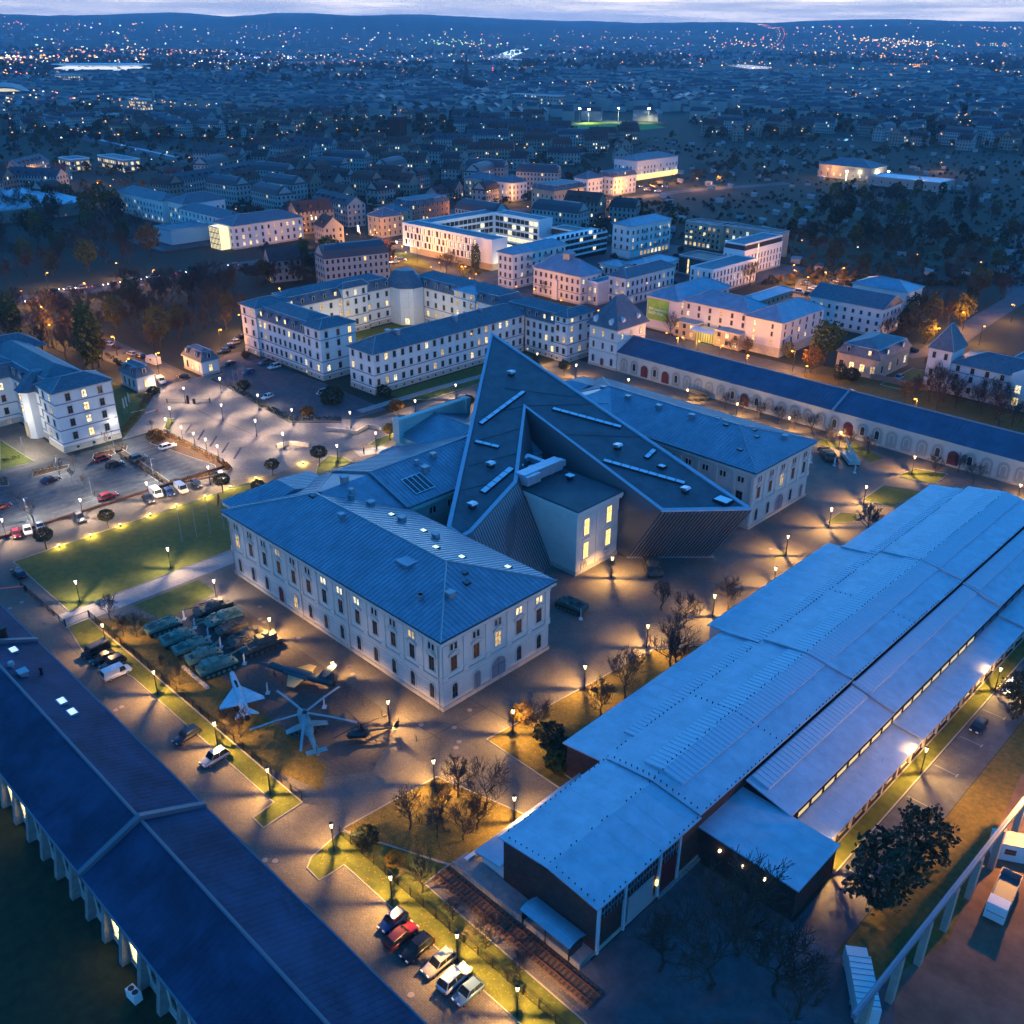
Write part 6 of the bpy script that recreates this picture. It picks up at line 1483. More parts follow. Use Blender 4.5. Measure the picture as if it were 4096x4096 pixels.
# ================================================================ exhibits
M_OLIVE = mat("pale_green_armour", (.11, .20, .15), .6, var=.25, scale=1.2)
M_DKARM = mat("dark_armour", (.045, .055, .05), .6, col2=(.11, .085, .06), scale=.8)
M_TRACK = mat("track_rubber", (.03, .03, .03), .9)
def afv(x, y, rz, lab, L, Wd, m, turret, barrel, name="tank", guns=1, number=None, tz=None):
    t = thing(name, lab, "armoured vehicle", (x, y, .02), rz, "armoured vehicles on show")
    hl, hw = L / 2, Wd / 2
    b = MB(); iw = hw - .45
    b.loft([[(-hl, s * iw * .95, z) for s, z in ((-1, .75), (1, .75), (1, .95), (-1, .95))], [(-hl + .9, s * iw, z) for s, z in ((-1, .45), (1, .45), (1, 1.5), (-1, 1.5))], [(hl - .4, s * iw, z) for s, z in ((-1, .45), (1, .45), (1, 1.6), (-1, 1.6))], [(hl, s * iw, z) for s, z in ((-1, .7), (1, .7), (1, 1.5), (-1, 1.5))]])
    b.loft([[(-hl + .3, s * hw, z) for s, z in ((-1, 1.02), (1, 1.02), (1, 1.1), (-1, 1.1))], [(-hl + 1.1, s * hw, z) for s, z in ((-1, 1.1), (1, 1.1), (1, 1.55), (-1, 1.55))], [(hl - .1, s * hw, z) for s, z in ((-1, 1.1), (1, 1.1), (1, 1.6), (-1, 1.6))]])
    b.box(hl - 1.9, hl - .5, -iw + .2, iw - .2, 1.6, 1.68); b.box(-hl + 1.2, -hl + 1.7, .3, .8, 1.52, 1.64)
    b.build("hull", m, t)
    dk = MB()
    for k in range(5): dk.box(hl - 1.8 + k * .27, hl - 1.68 + k * .27, -iw + .3, iw - .3, 1.68, 1.74)
    dk.build("engine_grille", M_TRACK, t)
    for s in (-1, 1):
        for k, (x0, x1) in enumerate(((-hl + 1.7, -hl + 2.7), (-hl + 3.0, -hl + 3.7), (hl - 2.6, hl - 1.5))):
            MB().box(x0, x1, s * (hw - .22) - .2, s * (hw - .22) + .2, 1.56, 1.86 - .06 * k).build("stowage_box", m, t)
        MB().tube((-hl + .9, s * (iw - .35), 1.5), (-hl + .9, s * (iw - .35), 1.72), .12, .14, 8).build("headlamp", M_TRACK, t)
        prof = [(-hl + .15, .75), (-hl + .55, .2), (-hl + 1.0, .0), (hl - .9, .0), (hl - .35, .25), (hl - .05, .75), (hl - .3, .98), (-hl + .4, .98)]
        tr_ = MB().loft([[(px_, s * (hw - .5), pz) for px_, pz in prof], [(px_, s * (hw - .02), pz) for px_, pz in prof]]).build("track", M_TRACK, t)
        for k in range(6):
            xx = -hl + 1.1 + (L - 2.2) * k / 5
            MB().tube((xx, s * (hw - .05), .38), (xx, s * (hw + .06), .38), .34, .3, 10).build("road_wheel", m, tr_)
    if turret:
        tx, r, hgt = turret
        b = MB()
        if r > 1.45:   # big boxy gun house
            b.loft([[(tx - r, s * .8, 1.6) for s in (-1,)] + [(tx - r * .9, 1.0, 1.6), (tx + r, 1.25, 1.6), (tx + r, -1.25, 1.6), (tx - r * .9, -1.0, 1.6)], [(tx - r * .7, -.7, 1.6 + hgt)] + [(tx - r * .7, .8, 1.6 + hgt), (tx + r * .9, 1.1, 1.6 + hgt), (tx + r * .9, -1.1, 1.6 + hgt), (tx - r * .65, -.75, 1.6 + hgt)]])
        else:
            b.lathe([(r, 1.58), (r * 1.02, 1.75), (r * .82, 1.6 + hgt * .75), (r * .5, 1.6 + hgt), (.0001, 1.62 + hgt)], 14, cx=tx)
        tu = b.build("turret", m, t)
        MB().lathe([(.32, 1.55 + hgt), (.32, 1.72 + hgt), (.0001, 1.74 + hgt)], 10, cx=tx + .15, cy=.35).build("hatch", m, tu)
        MB().lathe([(.28, 1.55 + hgt), (.3, 1.8 + hgt), (.0001, 1.82 + hgt)], 8, cx=tx + .3, cy=-.4).build("cupola", m, tu)
        MB().box(tx + r * .75, tx + r * 1.25, -.7, .7, 1.75, 1.6 + hgt * .8).build("turret_basket", m, tu); MB().tube((tx + .5, -.75, 1.6 + hgt * .8), (tx + .9, -.85, 3.6 + hgt), .02, .015, 4).build("aerial", M_TRACK, tu)
        for g_ in range(guns):
            oy = 0 if guns == 1 else (-1.05 if g_ % 2 == 0 else 1.05) if guns == 2 else (-.3 + .2 * g_)
            e = .12 if guns == 1 else .3
            b = MB().tube((tx - r * .7, oy, 1.6 + hgt * .5), (tx - r * .7 - barrel, oy, 1.6 + hgt * .5 + barrel * e), .085 if barrel < 4.6 else .11, .06 if barrel < 4.6 else .085, 8)
            if guns == 1 and barrel > 4: b.tube((tx - r * .7 - barrel * .62, oy, 1.6 + hgt * .5 + barrel * .62 * e), (tx - r * .7 - barrel * .72, oy, 1.6 + hgt * .5 + barrel * .72 * e), .14, .14, 8); b.tube((tx - r * .7 - barrel + .1, oy, 1.6 + hgt * .5 + barrel * e - .02), (tx - r * .7 - barrel - .35, oy, 1.6 + hgt * .5 + (barrel + .35) * e), .13, .13, 8)
            b.build("barrel", m, tu)
    if number:
        c_ = text(t, t, number, x - .2, y - hw - .03, 1.2, .5, M_LETT); c_.location = (-.3, -hw - .03, 1.15) ; c_.rotation_euler = (PI / 2, 0, 0)
    return t
# left column (pale green, noses to the upper right = +y)
NY = -YD - .12      # gun (-x) end points to +y
afv(-151.9, 62.6, NY, "low pale-green troop carrier at the far end of the pale row", 6.7, 2.9, M_OLIVE, (.2, .75, .5), 2.0)
afv(-146.4, 62.6, NY, "pale-green battle tank with long gun, second in the pale row", 6.4, 3.2, M_OLIVE, (-.2, 1.35, .75), 5.2)
afv(-142.0, 63.0, NY, "pale-green troop carrier with ribbed rear doors in the middle of the pale row", 6.8, 2.9, M_OLIVE, (.3, .8, .5), 1.9)
afv(-137.8, 63.0, NY, "pale-green anti-aircraft vehicle with four thin barrels in the pale row", 6.3, 3.0, M_OLIVE, (.3, 1.3, .95), 2.4, guns=4)
afv(-133.5, 63.1, NY, "pale-green self-propelled howitzer marked 1684 at the near end of the pale row", 7.0, 3.1, M_OLIVE, (.9, 1.7, 1.0), 4.8, number="1684")
SY = YD - .1
afv(-151.3, 72.4, SY, "dark battle tank nearest the small lawn", 7.2, 3.3, M_DKARM, (.2, 1.4, .8), 4.6)
afv(-146.4, 71.8, SY, "green-grey battle tank with its gun over the path, second in the dark row", 7.0, 3.3, M_OLIVE, (.2, 1.4, .8), 5.0)
afv(-142.5, 71.1, SY, "dark low carrier without gun in the middle of the dark row", 5.8, 2.7, M_DKARM, (.3, .7, .4), 1.2)
afv(-137.6, 71.4, SY, "dark anti-aircraft tank with twin guns and radar in the dark row", 6.9, 3.2, M_DKARM, (.3, 1.4, 1.0), 3.2, guns=2)
afv(-133.9, 71.9, SY, "big dark self-propelled gun lit by the lamp post", 7.4, 3.3, M_DKARM, (.8, 1.8, 1.1), 5.4)
afv(-101.0, 144.8, 2.4, "dark battle tank in the shadow under the wedge", 7.2, 3.3, M_DKARM, (.2, 1.4, .8), 4.4)
afv(-103.1, 121.7, .12, "green armoured carrier alone in the courtyard behind the museum wing", 6.4, 2.9, mat("deep_green_armour", (.05, .1, .085), .6), (.3, .7, .45), 1.6)
tk = afv(-104.5, 225.4, -.785, "dark recovery tank with raised blade behind the museum's end", 7.0, 3.2, M_DKARM, (.6, 1.5, .6), 1.2, "recovery_tank")
MB().box(-4.3, -4.05, -1.6, 1.6, .3, 1.4).build("dozer_blade", M_DKARM, tk)
x, y = -99.3, 227.4
ct = thing("crane_truck", "pale turquoise crane tank with its jib raised behind the museum's end", "crane truck", (x, y, 0), -.785)
M_TURQ = mat("turquoise_paint", (.20, .36, .36), .5)
MB().loft([[(-3.6, s * 1.4, z) for s, z in ((-1, .6), (1, .6), (1, 1.1), (-1, 1.1))], [(-2.8, s * 1.45, z) for s, z in ((-1, .5), (1, .5), (1, 1.6), (-1, 1.6))], [(3.4, s * 1.45, z) for s, z in ((-1, .5), (1, .5), (1, 1.7), (-1, 1.7))]]).build("hull", M_TURQ, ct)
MB().box(-.9, 1.6, -.9, .9, 1.7, 2.7).build("crane_house", M_TURQ, ct)
MB().tube((1.2, 0, 2.6), (-5.2, 0, 4.6), .28, .18, 6).build("jib", M_TURQ, ct)
for s in (-1, 1): MB().box(-3.2, 3.2, s * 1.2 - .25, s * 1.2 + .25, .02, .7).build("track", M_TRACK, ct)
x, y = -154.8, 238.7
rk = thing("rocket_launcher", "dark launcher with raised tube behind the museum roof by the arcade", "launcher", (x, y, 0), .75)
MB().box(-3, 3, -1.2, 1.2, .6, 1.4).build("chassis", M_DKARM, rk)
MB().tube((-3.2, 0, 3.6), (3.2, 0, 1.7), .6, .6, 8).build("launch_tube", M_DKARM, rk)
for sx in (-2, 0, 2):
    for sy in (-1, 1): link("wheel", ME_WHEEL, rk, (sx, sy * 1.1, .4)).scale = (1.3, 1.3, 1.3)
# jets
def jet(nose, tail, z, lab, L, kind, m, m2):
    d = Vector((nose[0] - tail[0], nose[1] - tail[1])); c = (Vector(nose) + Vector(tail)) / 2
    t = thing("jet_fighter", lab, "jet fighter", (c.x, c.y, 0), math.atan2(d.y, d.x))
    h = L / 2; f = MB()
    if kind == "delta":
        prof = [(h, .03), (h - .9, .06), (h - .95, .42), (h - 2.5, .55), (h - 5, .66), (-h + 3, .68), (-h + .6, .6), (-h + .2, .5)]
    else:
        prof = [(h, .02), (h - 1.2, .1), (h - 3, .38), (h - 5, .55), (h - 7.5, .72), (-h + 4, .75), (-h + 1, .62), (-h, .55)]
    f.loft([[(x, r * math.cos(2 * PI * k / 12), z + r * math.sin(2 * PI * k / 12)) for k in range(12)] for x, r in prof])
    f.build("fuselage", m, t, smooth=True)
    MB().loft([[(h - 3.6, .28 * s, z + .35) for s in (-1, 1)] + [(h - 3.6, 0, z + .4)], [(h - 4.5, .33 * s, z + .45) for s in (-1, 1)] + [(h - 4.5, 0, z + .95)], [(h - 6.3, .25 * s, z + .55) for s in (-1, 1)] + [(h - 6.3, 0, z + .75)]]).build("canopy", M_CGLASS, t)
    def slab(pts, th, name, mm): MB().loft([[(p[0], p[1], p[2] - th) for p in pts], [(p[0], p[1], p[2] + th) for p in pts]]).build(name, mm, t)
    for s in (-1, 1):
        if kind == "delta":
            slab([(2.2, s * .5, z), (-3.2, s * .5, z), (-3.0, s * 3.6, z - .1), (-2.3, s * 3.6, z - .1)], .05, "wing", m); slab([(-4.3, s * .5, z + .1), (-6.3, s * .5, z + .1), (-6.9, s * 1.9, z + .1), (-6.4, s * 1.9, z + .1)], .04, "tailplane", m)
        else:
            slab([(.4, s * .6, z + .1), (-3.2, s * .6, z + .1), (-2.6, s * 3.4, z - .35), (-1.2, s * 3.4, z - .35)], .06, "wing", m2); slab([(-6.6, 0, z + 2.4), (-8.2, 0, z + 2.4), (-8.0, s * 1.9, z + 2.35), (-7.3, s * 1.9, z + 2.35)], .05, "tailplane", m)
            MB().tube((1.2, s * .75, z), (-3.5, s * .8, z), .33, .4, 8).build("air_intake", m, t)
    fin = [(-3.6, z + .55), (-6.6, z + .5), (-7.0, z + 2.3), (-6.2, z + 2.3)] if kind == "delta" else [(-5.2, z + .6), (-8.2, z + .6), (-8.2, z + 2.4), (-6.6, z + 2.4)]
    MB().loft([[(p[0], -.07, p[1]) for p in fin], [(p[0], .07, p[1]) for p in fin]]).build("tail_fin", m, t)
    MB().tube((-h + .25, 0, z), (-h - .05, 0, z), .48 if kind == "delta" else .54, .46, 12).build("exhaust", M_STEEL, t)
    for gx, gy in ((h - 4.5, 0), (-1.5, 1.2), (-1.5, -1.2)):
        g_ = MB().tube((gx, gy, .3), (gx, gy * .8, z - .3), .07, .07, 6).build("landing_gear", M_STEEL, t); w_ = link("wheel", ME_WHEEL, g_, (gx, gy, .28)); w_.scale = (.8, .8, .8)
M_JETW = mat("pale_jet_paint", (.52, .54, .57), .45, .1, var=.15, scale=1.2)
M_CAMO = mat("camouflage_paint", (.035, .055, .05), .55, col2=(.045, .06, .085), scale=.5)
M_SAND = mat("sand_wing_paint", (.30, .24, .10), .55)
jet((-128.8, 63.2), (-116.8, 58.7), 1.9, "pale silver delta-wing jet fighter pointing away from the helicopters", 14.2, "delta", M_JETW, M_JETW)
jet((-128.8, 67.8), (-114.5, 73.4), 1.9, "camouflaged needle-nosed jet with short sand-coloured wings", 16.6, "needle", M_CAMO, M_SAND)
# helicopters
def heli(px_, tail, lab, big):
    d = Vector((px_[0] - tail[0], px_[1] - tail[1])); L = d.length
    t = thing("helicopter", lab, "helicopter", (px_[0], px_[1], 0), math.atan2(d.y, d.x))
    m = mat("grey_green_camo", (.34, .38, .36), .5, col2=(.20, .27, .26), scale=.5) if big else mat("dark_green_heli", (.015, .022, .025), .4)
    k = 1.0 if big else .62
    st = [(5.2, .1, 1.5), (4.6, .5, 1.5), (3.4, .75, 1.6), (2.4, .85, 1.75), (0, .9, 1.85), (-2.2, .85, 1.95), (-3.2, .5, 2.2), (-L + 1, .28, 2.5), (-L, .22, 2.6)] if big else [(4.0, .15, 1.7), (3.3, 1.0, 1.8), (1.6, 1.25, 2.1), (-.8, 1.25, 2.1), (-2.0, .6, 2.7), (-2.2, .35, 2.9), (-L / k + .3, .2, 3.0), (-L / k, .18, 3.0)]
    f = MB().loft([[(x * k, r * k * math.cos(2 * PI * q / 12), zc * k + r * 1.05 * k * math.sin(2 * PI * q / 12)) for q in range(12)] for x, r, zc in st]); f.build("fuselage", m, t, smooth=True)
    if big:
        for x in (4.0, 2.9): MB().lathe([(.62, 1.95), (.5, 2.35), (.0001, 2.6)], 10, cx=x).build("canopy", M_CGLASS, t)
        MB().box(-2.2, 1.4, -.55, .55, 2.7, 3.3).build("engine_cowling", m, t)
        for s in (-1, 1):
            w_ = MB().loft([[(.2, s * .8, 2.0), (-1.3, s * .8, 2.0), (-1.3, s * .8, 2.1), (.2, s * .8, 2.1)], [(-.2, s * 3.3, 1.55), (-1.2, s * 3.3, 1.55), (-1.2, s * 3.3, 1.62), (-.2, s * 3.3, 1.62)]]).build("stub_wing", m, t)
            for yy in (1.7, 2.5): MB().tube((.3, s * yy, 1.45), (-1.4, s * yy, 1.45), .17, .17, 8).build("rocket_pod", M_STEEL, w_)
            MB().tube((-.6, s * .7, 1.2), (-.6, s * 1.2, .4), .08).build("landing_gear", M_STEEL, t); link("wheel", ME_WHEEL, t, (-.6, s * 1.25, .35))
        link("wheel", ME_WHEEL, t, (3.3, 0, .35)); MB().tube((3.3, 0, .3), (3.3, 0, 1.2), .07).build("landing_gear", M_STEEL, t)
    else:
        MB().lathe([(.7, 1.15), (.74, 1.5), (.45, 1.9), (.0001, 1.95)], 12, cx=1.2).build("canopy", M_CGLASS, t)
        for s in (-1, 1):
            MB().tube((2.2, s * .95, .06), (-1.4, s * .95, .06), .045).build("skid", M_STEEL, t)
            for x in (.9, -.6): MB().tube((x, s * .95, .06), (x, s * .5, .9), .04).build("skid_strut", M_STEEL, t)
        MB().box(-1.0, .7, -.4, .4, 1.85, 2.35).build("engine_cowling", m, t)
    zt = 2.6 if big else 1.86
    MB().loft([[(-L + 1.3 * k, -.06, zt), (-L, -.06, zt), (-L - .5 * k, -.06, zt + 1.9 * k), (-L + .2 * k, -.06, zt + 1.9 * k)], [(-L + 1.3 * k, .06, zt), (-L, .06, zt), (-L - .5 * k, .06, zt + 1.9 * k), (-L + .2 * k, .06, zt + 1.9 * k)]]).build("tail_fin", m, t)
    MB().box(-L + .3 * k, -L + 1.3 * k, -1.6 * k, 1.6 * k, zt + .1, zt + .17).build("tailplane", m, t)
    MB().loft([[(-L - .2, .1, zt + 1.6 * k + s * 1.7 * k * math.cos(a) - .1), (-L - .2 + s * 0, .1, zt + 1.6 * k + s * 1.7 * k * math.cos(a) + .1)][:2] + [(-L - .2 + .18, .14, zt + 1.6 * k)] for s, a in ((-1, .3), (1, .3))]).build("tail_rotor", M_STEEL, t)
    zr = 4.0 if big else 2.9
    MB().lathe([(.22, 3.2 if big else 2.3), (.18, zr - .1), (.45 if big else .25, zr - .05), (.4 if big else .2, zr + .2), (.0001, zr + .3)], 10).build("rotor_mast", M_STEEL, t)
    n, R, a0 = (5, 8.6, .35) if big else (4, 4.9, .5)
    for i in range(n):
        a = a0 + 2 * PI * i / n; ca, sa = math.cos(a), math.sin(a); w_ = .2 if big else .1
        P = lambda r, s, dz: (ca * r - sa * s, sa * r + ca * s, zr + dz - (.55 if big else .2) * (r / R) ** 2)
        b = MB()
        for r0, r1 in ((.3, R * .5), (R * .5, R)):
            b.loft([[P(r0, -w_, 0), P(r0, w_, 0), P(r0, w_, .06), P(r0, -w_, .06)], [P(r1, -w_, 0), P(r1, w_, 0), P(r1, w_, .06), P(r1, -w_, .06)]])
        b.build("rotor_blade", mat("blade_grey", (.26, .31, .32), .5) if big else M_STEEL, t)
heli((-108.5, 64.3), (-100.2, 60.8), "large pale camouflaged attack helicopter with five drooping rotor blades", True)
heli((-100.9, 69.5), (-97.5, 74.0), "small dark helicopter on skids at the edge of the exhibit ground", False)
# information boards
me_ib = MB().box(-.45, .45, -.03, .03, .25, 2.0).box(-.5, .5, -.35, .35, 0, .08).box(-.4, -.34, -.03, .03, 0, .3).box(.34, .4, -.03, .03, 0, .3).mesh("board_panel", mat("white_board", (.62, .63, .65), .5))
IB = [(-152.8, 67.1, "beside the far end of the pale tank row"), (-148.6, 67.0, "at the second gap between the tank rows"), (-144.0, 67.2, "in the middle gap between the tank rows"), (-139.5, 67.1, "at the fourth gap between the tank rows"), (-132.0, 67.4, "at the near end of the tank rows"), (-121.8, 65.6, "beside the camouflaged jet's wing"), (-111.9, 70.1, "near the big helicopter's rotor tip"), (-106.2, 219.6, "by the recovery tank"), (-100.9, 222.1, "in front of the recovery tank"), (-95.0, 221.6, "in front of the crane tank"), (-99.5, 120.4, "in front of the lone courtyard carrier")]
for x, y, l in IB: link("board_panel", me_ib, thing("information_board", "white information board " + l, "information board", (x, y, 0), -.75, "information boards"))

# ================================================================ trees and planting
M_BARK = mat("bark", (.055, .040, .030), .95)
M_TWIG = mat("twig", (.060, .042, .030), .95)
M_LEAFG = mat("leaf_green", (.055, .070, .016), .9)
M_LEAFO = mat("leaf_autumn", (.16, .075, .015), .9)
M_LEAFY = mat("leaf_yellow", (.28, .16, .02), .9)
M_LEAFD = mat("leaf_dark", (.022, .034, .016), .9)
def grow(seed, H, spread=.42, levels=3, kids=(9, 6, 5), tr=.022, clear=.28):
    """bare tree: trunk mesh + branch mesh (tapered 4- and 3-sided tubes)"""
    rg = random.Random(seed); tk, br = MB(), MB()
    pts = [Vector((0, 0, 0))]; n = 6
    for i in range(1, n + 1):
        pts.append(Vector((rg.uniform(-.03, .03) * H, rg.uniform(-.03, .03) * H, H * .62 * i / n)) * 1.0)
    for i in range(n): tk.tube(pts[i], pts[i + 1], H * tr * (1 - .75 * i / n), H * tr * (1 - .75 * (i + 1) / n), 6, cap=False)
    def branch(p, d, l, r, lev):
        q = p; dd = d.copy(); seg = 3 if lev < 2 else 2
        P = [p]
        for i in range(seg):
            dd = (dd + Vector((rg.uniform(-.25, .25), rg.uniform(-.25, .25), rg.uniform(-.02, .28)))).normalized()
            q = q + dd * (l / seg); P.append(q)
        for i in range(seg): br.tube(P[i], P[i + 1], r * (1 - .3 * i), max(.03, r * (1 - .3 * (i + 1))), 3, cap=False)
        if lev + 1 < levels:
            for k in range(kids[lev + 1]):
                t = rg.uniform(.3, 1.0); i = min(seg - 1, int(t * seg)); b0 = P[i].lerp(P[i + 1], t * seg - i)
                a = rg.uniform(0, 2 * PI); sd = dd.orthogonal().normalized(); sd.rotate(Matrix.Rotation(a, 3, dd))
                branch(b0, (dd * .75 + sd * rg.uniform(.5, .9) + Vector((0, 0, .15))).normalized(), l * rg.uniform(.42, .62), r * .5, lev + 1)
    for k in range(kids[0]):
        t = clear + (1 - clear) * (k + rg.random()) / kids[0]; i = min(n - 1, int(t * n)); b0 = pts[i].lerp(pts[i + 1], t * n - i)
        a = 2.4 * k + rg.uniform(-.4, .4); up = .35 + .9 * t
        d = Vector((math.cos(a), math.sin(a), up)).normalized()
        branch(b0, d, H * spread * (1.15 - .45 * t), H * tr * .5 * (1.1 - .6 * t), 0)
    return tk, br
def leaves(seed, n, shape, size, m):
    rg = random.Random(seed); b = MB()
    while n > 0:
        p = shape(rg)
        if p is None: continue
        n -= 1; s = size * rg.uniform(.6, 1.3)
        u = Vector((rg.gauss(0, 1), rg.gauss(0, 1), rg.gauss(0, .7))).normalized(); v = u.orthogonal().normalized(); v.rotate(Matrix.Rotation(rg.uniform(0, 6.28), 3, u))
        p = Vector(p); w_ = u.cross(v)
        b.poly([p - v * s, p + w_ * s * .7, p + v * s, p - w_ * s * .7])
    return b.mesh("leaves", m)
def ell(rx, ry, rz, zc, lump=.25, seed=0):
    def f(rg):
        d = Vector((rg.gauss(0, 1), rg.gauss(0, 1), rg.gauss(0, 1))).normalized()
        k = 1 + lump * _nz.noise(d * 2.3 + Vector((seed, 0, 0)))
        r = k * rg.uniform(.55, 1.0) ** .5
        return (d.x * rx * r, d.y * ry * r, zc + d.z * rz * r)
    return f
BARE = []
for i, (H, sp, kd) in enumerate(((9, .42, (12, 7, 7)), (9, .36, (13, 7, 7)), (9, .5, (11, 8, 7)), (9, .3, (14, 6, 7)))):
    tk, br = grow(20 + i, H, sp, 3, kd)
    BARE.append((tk.mesh("trunk", M_BARK), br.mesh("crown", M_TWIG)))
YOUNG = []
for i in range(2):
    tk, br = grow(50 + i, 4.5, .3, 2, (9, 5), .012, .4); YOUNG.append((tk.mesh("trunk", M_BARK), br.mesh("crown", M_TWIG)))
tk0 = MB().tube((0, 0, 0), (0, 0, 2.6), .16, .12, 6).mesh("trunk", M_BARK)
tk1 = MB().tube((0, 0, 0), (.2, .1, 4.5), .28, .16, 6).mesh("trunk", M_BARK)
AUTUMN = [(tk1, leaves(61, 900, ell(3.2, 3.2, 3.4, 6.0, .5, 1), .34, M_LEAFO)), (tk1, leaves(62, 900, ell(2.8, 3.2, 3.8, 6.3, .5, 2), .34, mat("leaf_olive", (.085, .075, .02), .9)))]
GREEN = [(tk1, leaves(63, 900, ell(3.2, 3.0, 3.4, 6.0, .5, 3), .36, M_LEAFG)), (tk1, leaves(66, 900, ell(2.6, 2.8, 3.8, 6.0, .5, 4), .36, M_LEAFD))]
BALL = [(tk0, leaves(64, 900, ell(2.0, 2.0, 1.45, 3.5, .1, 5), .2, mat("leaf_brown_green", (.075, .062, .02), .9))), (tk0, leaves(65, 900, ell(1.6, 1.6, 1.35, 3.3, .1, 6), .2, M_LEAFY))]
POPLAR = [(tk1, leaves(67, 1500, ell(2.7, 2.7, 7.5, 8.6, .4, 7), .4, M_LEAFG))]
CONIF = []
def cone(rg):
    z = rg.random() ** 1.3; r = (1 - z) * 2.3 + .15; a = rg.uniform(0, 6.28); rr = r * rg.uniform(.5, 1.0) * (1 + .2 * math.sin(a * 5 + z * 30))
    return (rr * math.cos(a), rr * math.sin(a), 1.0 + z * 9)
CONIF.append((tk1, leaves(68, 1300, ell(3.4, 3.0, 4.2, 5.4, .9, 12), .36, M_LEAFD)))
SHRUB = [leaves(71, 420, ell(1.0, 1.0, .8, .7, .4, 8), .17, M_LEAFG), leaves(72, 420, ell(1.0, 1.0, .8, .7, .4, 9), .17, M_LEAFO), leaves(73, 420, ell(1.0, 1.0, .8, .7, .4, 10), .17, M_LEAFD), leaves(74, 420, ell(1.0, 1.0, .8, .7, .4, 11), .17, M_LEAFY)]
BASEH = {id(BARE): 9.0, id(YOUNG): 4.5, id(AUTUMN): 9.4, id(GREEN): 9.4, id(BALL): 4.9, id(POPLAR): 16.0, id(CONIF): 10.0}
def tree(kind, i, x, y, h, label, group, name="bare_tree", rz=None):
    tm, cm = kind[i % len(kind)]
    t = thing(name, label, "tree", (x, y, 0), random.uniform(0, 6.28) if rz is None else rz, group)
    s = h / BASEH[id(kind)]; t.scale = (s, s, s)
    link("trunk", tm, t); link("crown", cm, t)
    return t
NT = [(-78.1, 107.1, 10, "spreading bare tree beside the lawn lamp opposite the museum gate"), (-77.9, 100.3, 8, "slim bare tree with a few green leaves on the shed-side lawn"), (-82.0, 89.3, 7, "bare tree next to the yellow-leaved bush"), (-76.8, 119.0, 9, "leaning bare tree at the courtyard end of the shed-side lawn"), (-78.3, 120.1, 10, "tall bare tree behind the leaning one"),
      (-80.7, 71.4, 8, "bare tree at the path corner of the tree lawn"), (-76.0, 72.5, 8, "wide bare tree near the lamp by the pale shed roof"), (-79.1, 66.8, 8, "bare tree in the middle of the tree lawn"), (-80.9, 62.4, 7, "bare tree at the left side of the tree lawn"), (-76.8, 64.0, 6, "small bare tree in the dark part of the tree lawn"), (-74.1, 66.4, 6, "twisted small bare tree near the annexe"), (-74.2, 69.1, 7, "thin bare tree between lamp and annexe"), (-71.2, 56.3, 6.5, "bare tree beside the end of the railway track"), (-65.2, 56.3, 4, "young bare tree between fence and railway track"), (-59.3, 56.2, 5, "thin bare tree in the middle of the track side strip"), (-53.4, 56.2, 5, "bare tree by the lower track end"),
      (-76.6, 191.3, 8, "bare tree at the far shed corner by the path lawns"), (-81.5, 142.9, 8, "bare tree beside the shed's pale annexe"), (-83.7, 131.9, 7, "bare tree left of the shed's pale annexe"), (-90.3, 133.6, 8, "bare tree across the path from the wedge"),
      (-162.5, 57.2, 5.5, "wide bare tree by the fence gate above the parked van"), (-155.2, 56.3, 5, "small bare tree behind the fence lamp"), (-153.5, 58.0, 5, "small bare tree between fence and pale tanks"), (-139.7, 56.2, 4, "low bare tree by the fence beside the second lamp"), (-134.4, 56.3, 4, "low bare tree beside the white stone row"), (-120.0, 56.2, 3.2, "thin bare tree behind the delta jet's tail"), (-115.0, 56.2, 5, "thin bare tree by the fence below the delta jet")]
for i, (x, y, h, l) in enumerate(NT): tree(BARE, i, x, y, h, l, "bare trees around the museum")
AT = [-143.9, 237.2, -138.5, 237.8, -132.5, 237.7, -126.9, 237.9, -121.5, 237.9, -116.4, 238.3, -109.3, 234.4, -104.0, 234.5, -98.3, 235.0, -79.9, 234.1, -76.2, 240.2, -71.0, 236.2]
for i in range(0, len(AT), 2): tree(BARE, i, AT[i], AT[i + 1], 5.5, ORD[min(9, i // 2)] + " small bare tree along the arcade wall from the pavilion end" if i < 20 else "small bare tree near the shed's far end by the arcade" if i < 22 else "last small bare tree before the red arcade door at the frame side", "small bare trees along the arcade")
BT = [(-194.7, 127.9, 0, 5.4, "round clipped tree on the small lawn before the museum"), (-197.5, 115.7, 0, 4.6, "dark round clipped tree at the plaza kerb"), (-197.6, 101.7, 0, 5.0, "dark round clipped tree before the white vans"), (-199.4, 73.9, 0, 4.4, "wide dark clipped tree over two flood lights"), (-199.0, 60.0, 0, 5.0, "wide dark clipped tree at the lawn corner"), (-195.3, 151.5, 1, 5.2, "yellow round clipped tree lit from below beside the sculpture lawn"), (-198.9, 227.0, 0, 5.0, "round clipped tree beside the slate-roofed pavilion"), (-196.6, 181.6, 0, 5.2, "round clipped tree peeping out behind the portico wall"), (-189.7, 106.7, 0, 4.2, "dark round clipped tree behind the flagpoles")]
for x, y, i, h, l in BT:
    t = tree(BALL, i, x, y, h, l, "round clipped trees", "clipped_tree")
YT = [-229.1, 78.5, -232.8, 77.4, -221.3, 78.4, -212.8, 77.8, -213.4, 62.9, -222.1, 63.5, -226.8, 62.9, -233.9, 93.4, -219.8, 93.2, -213.4, 93.3, -243.1, 93.9, -235.1, 81.6, -246.2, 108.3]
for i in range(0, len(YT), 2): tree(YOUNG, i // 2, YT[i], YT[i + 1], 5.0 + (i % 3), "thin young leafless tree in a car park planting strip", "young trees of the car park", "young_tree")
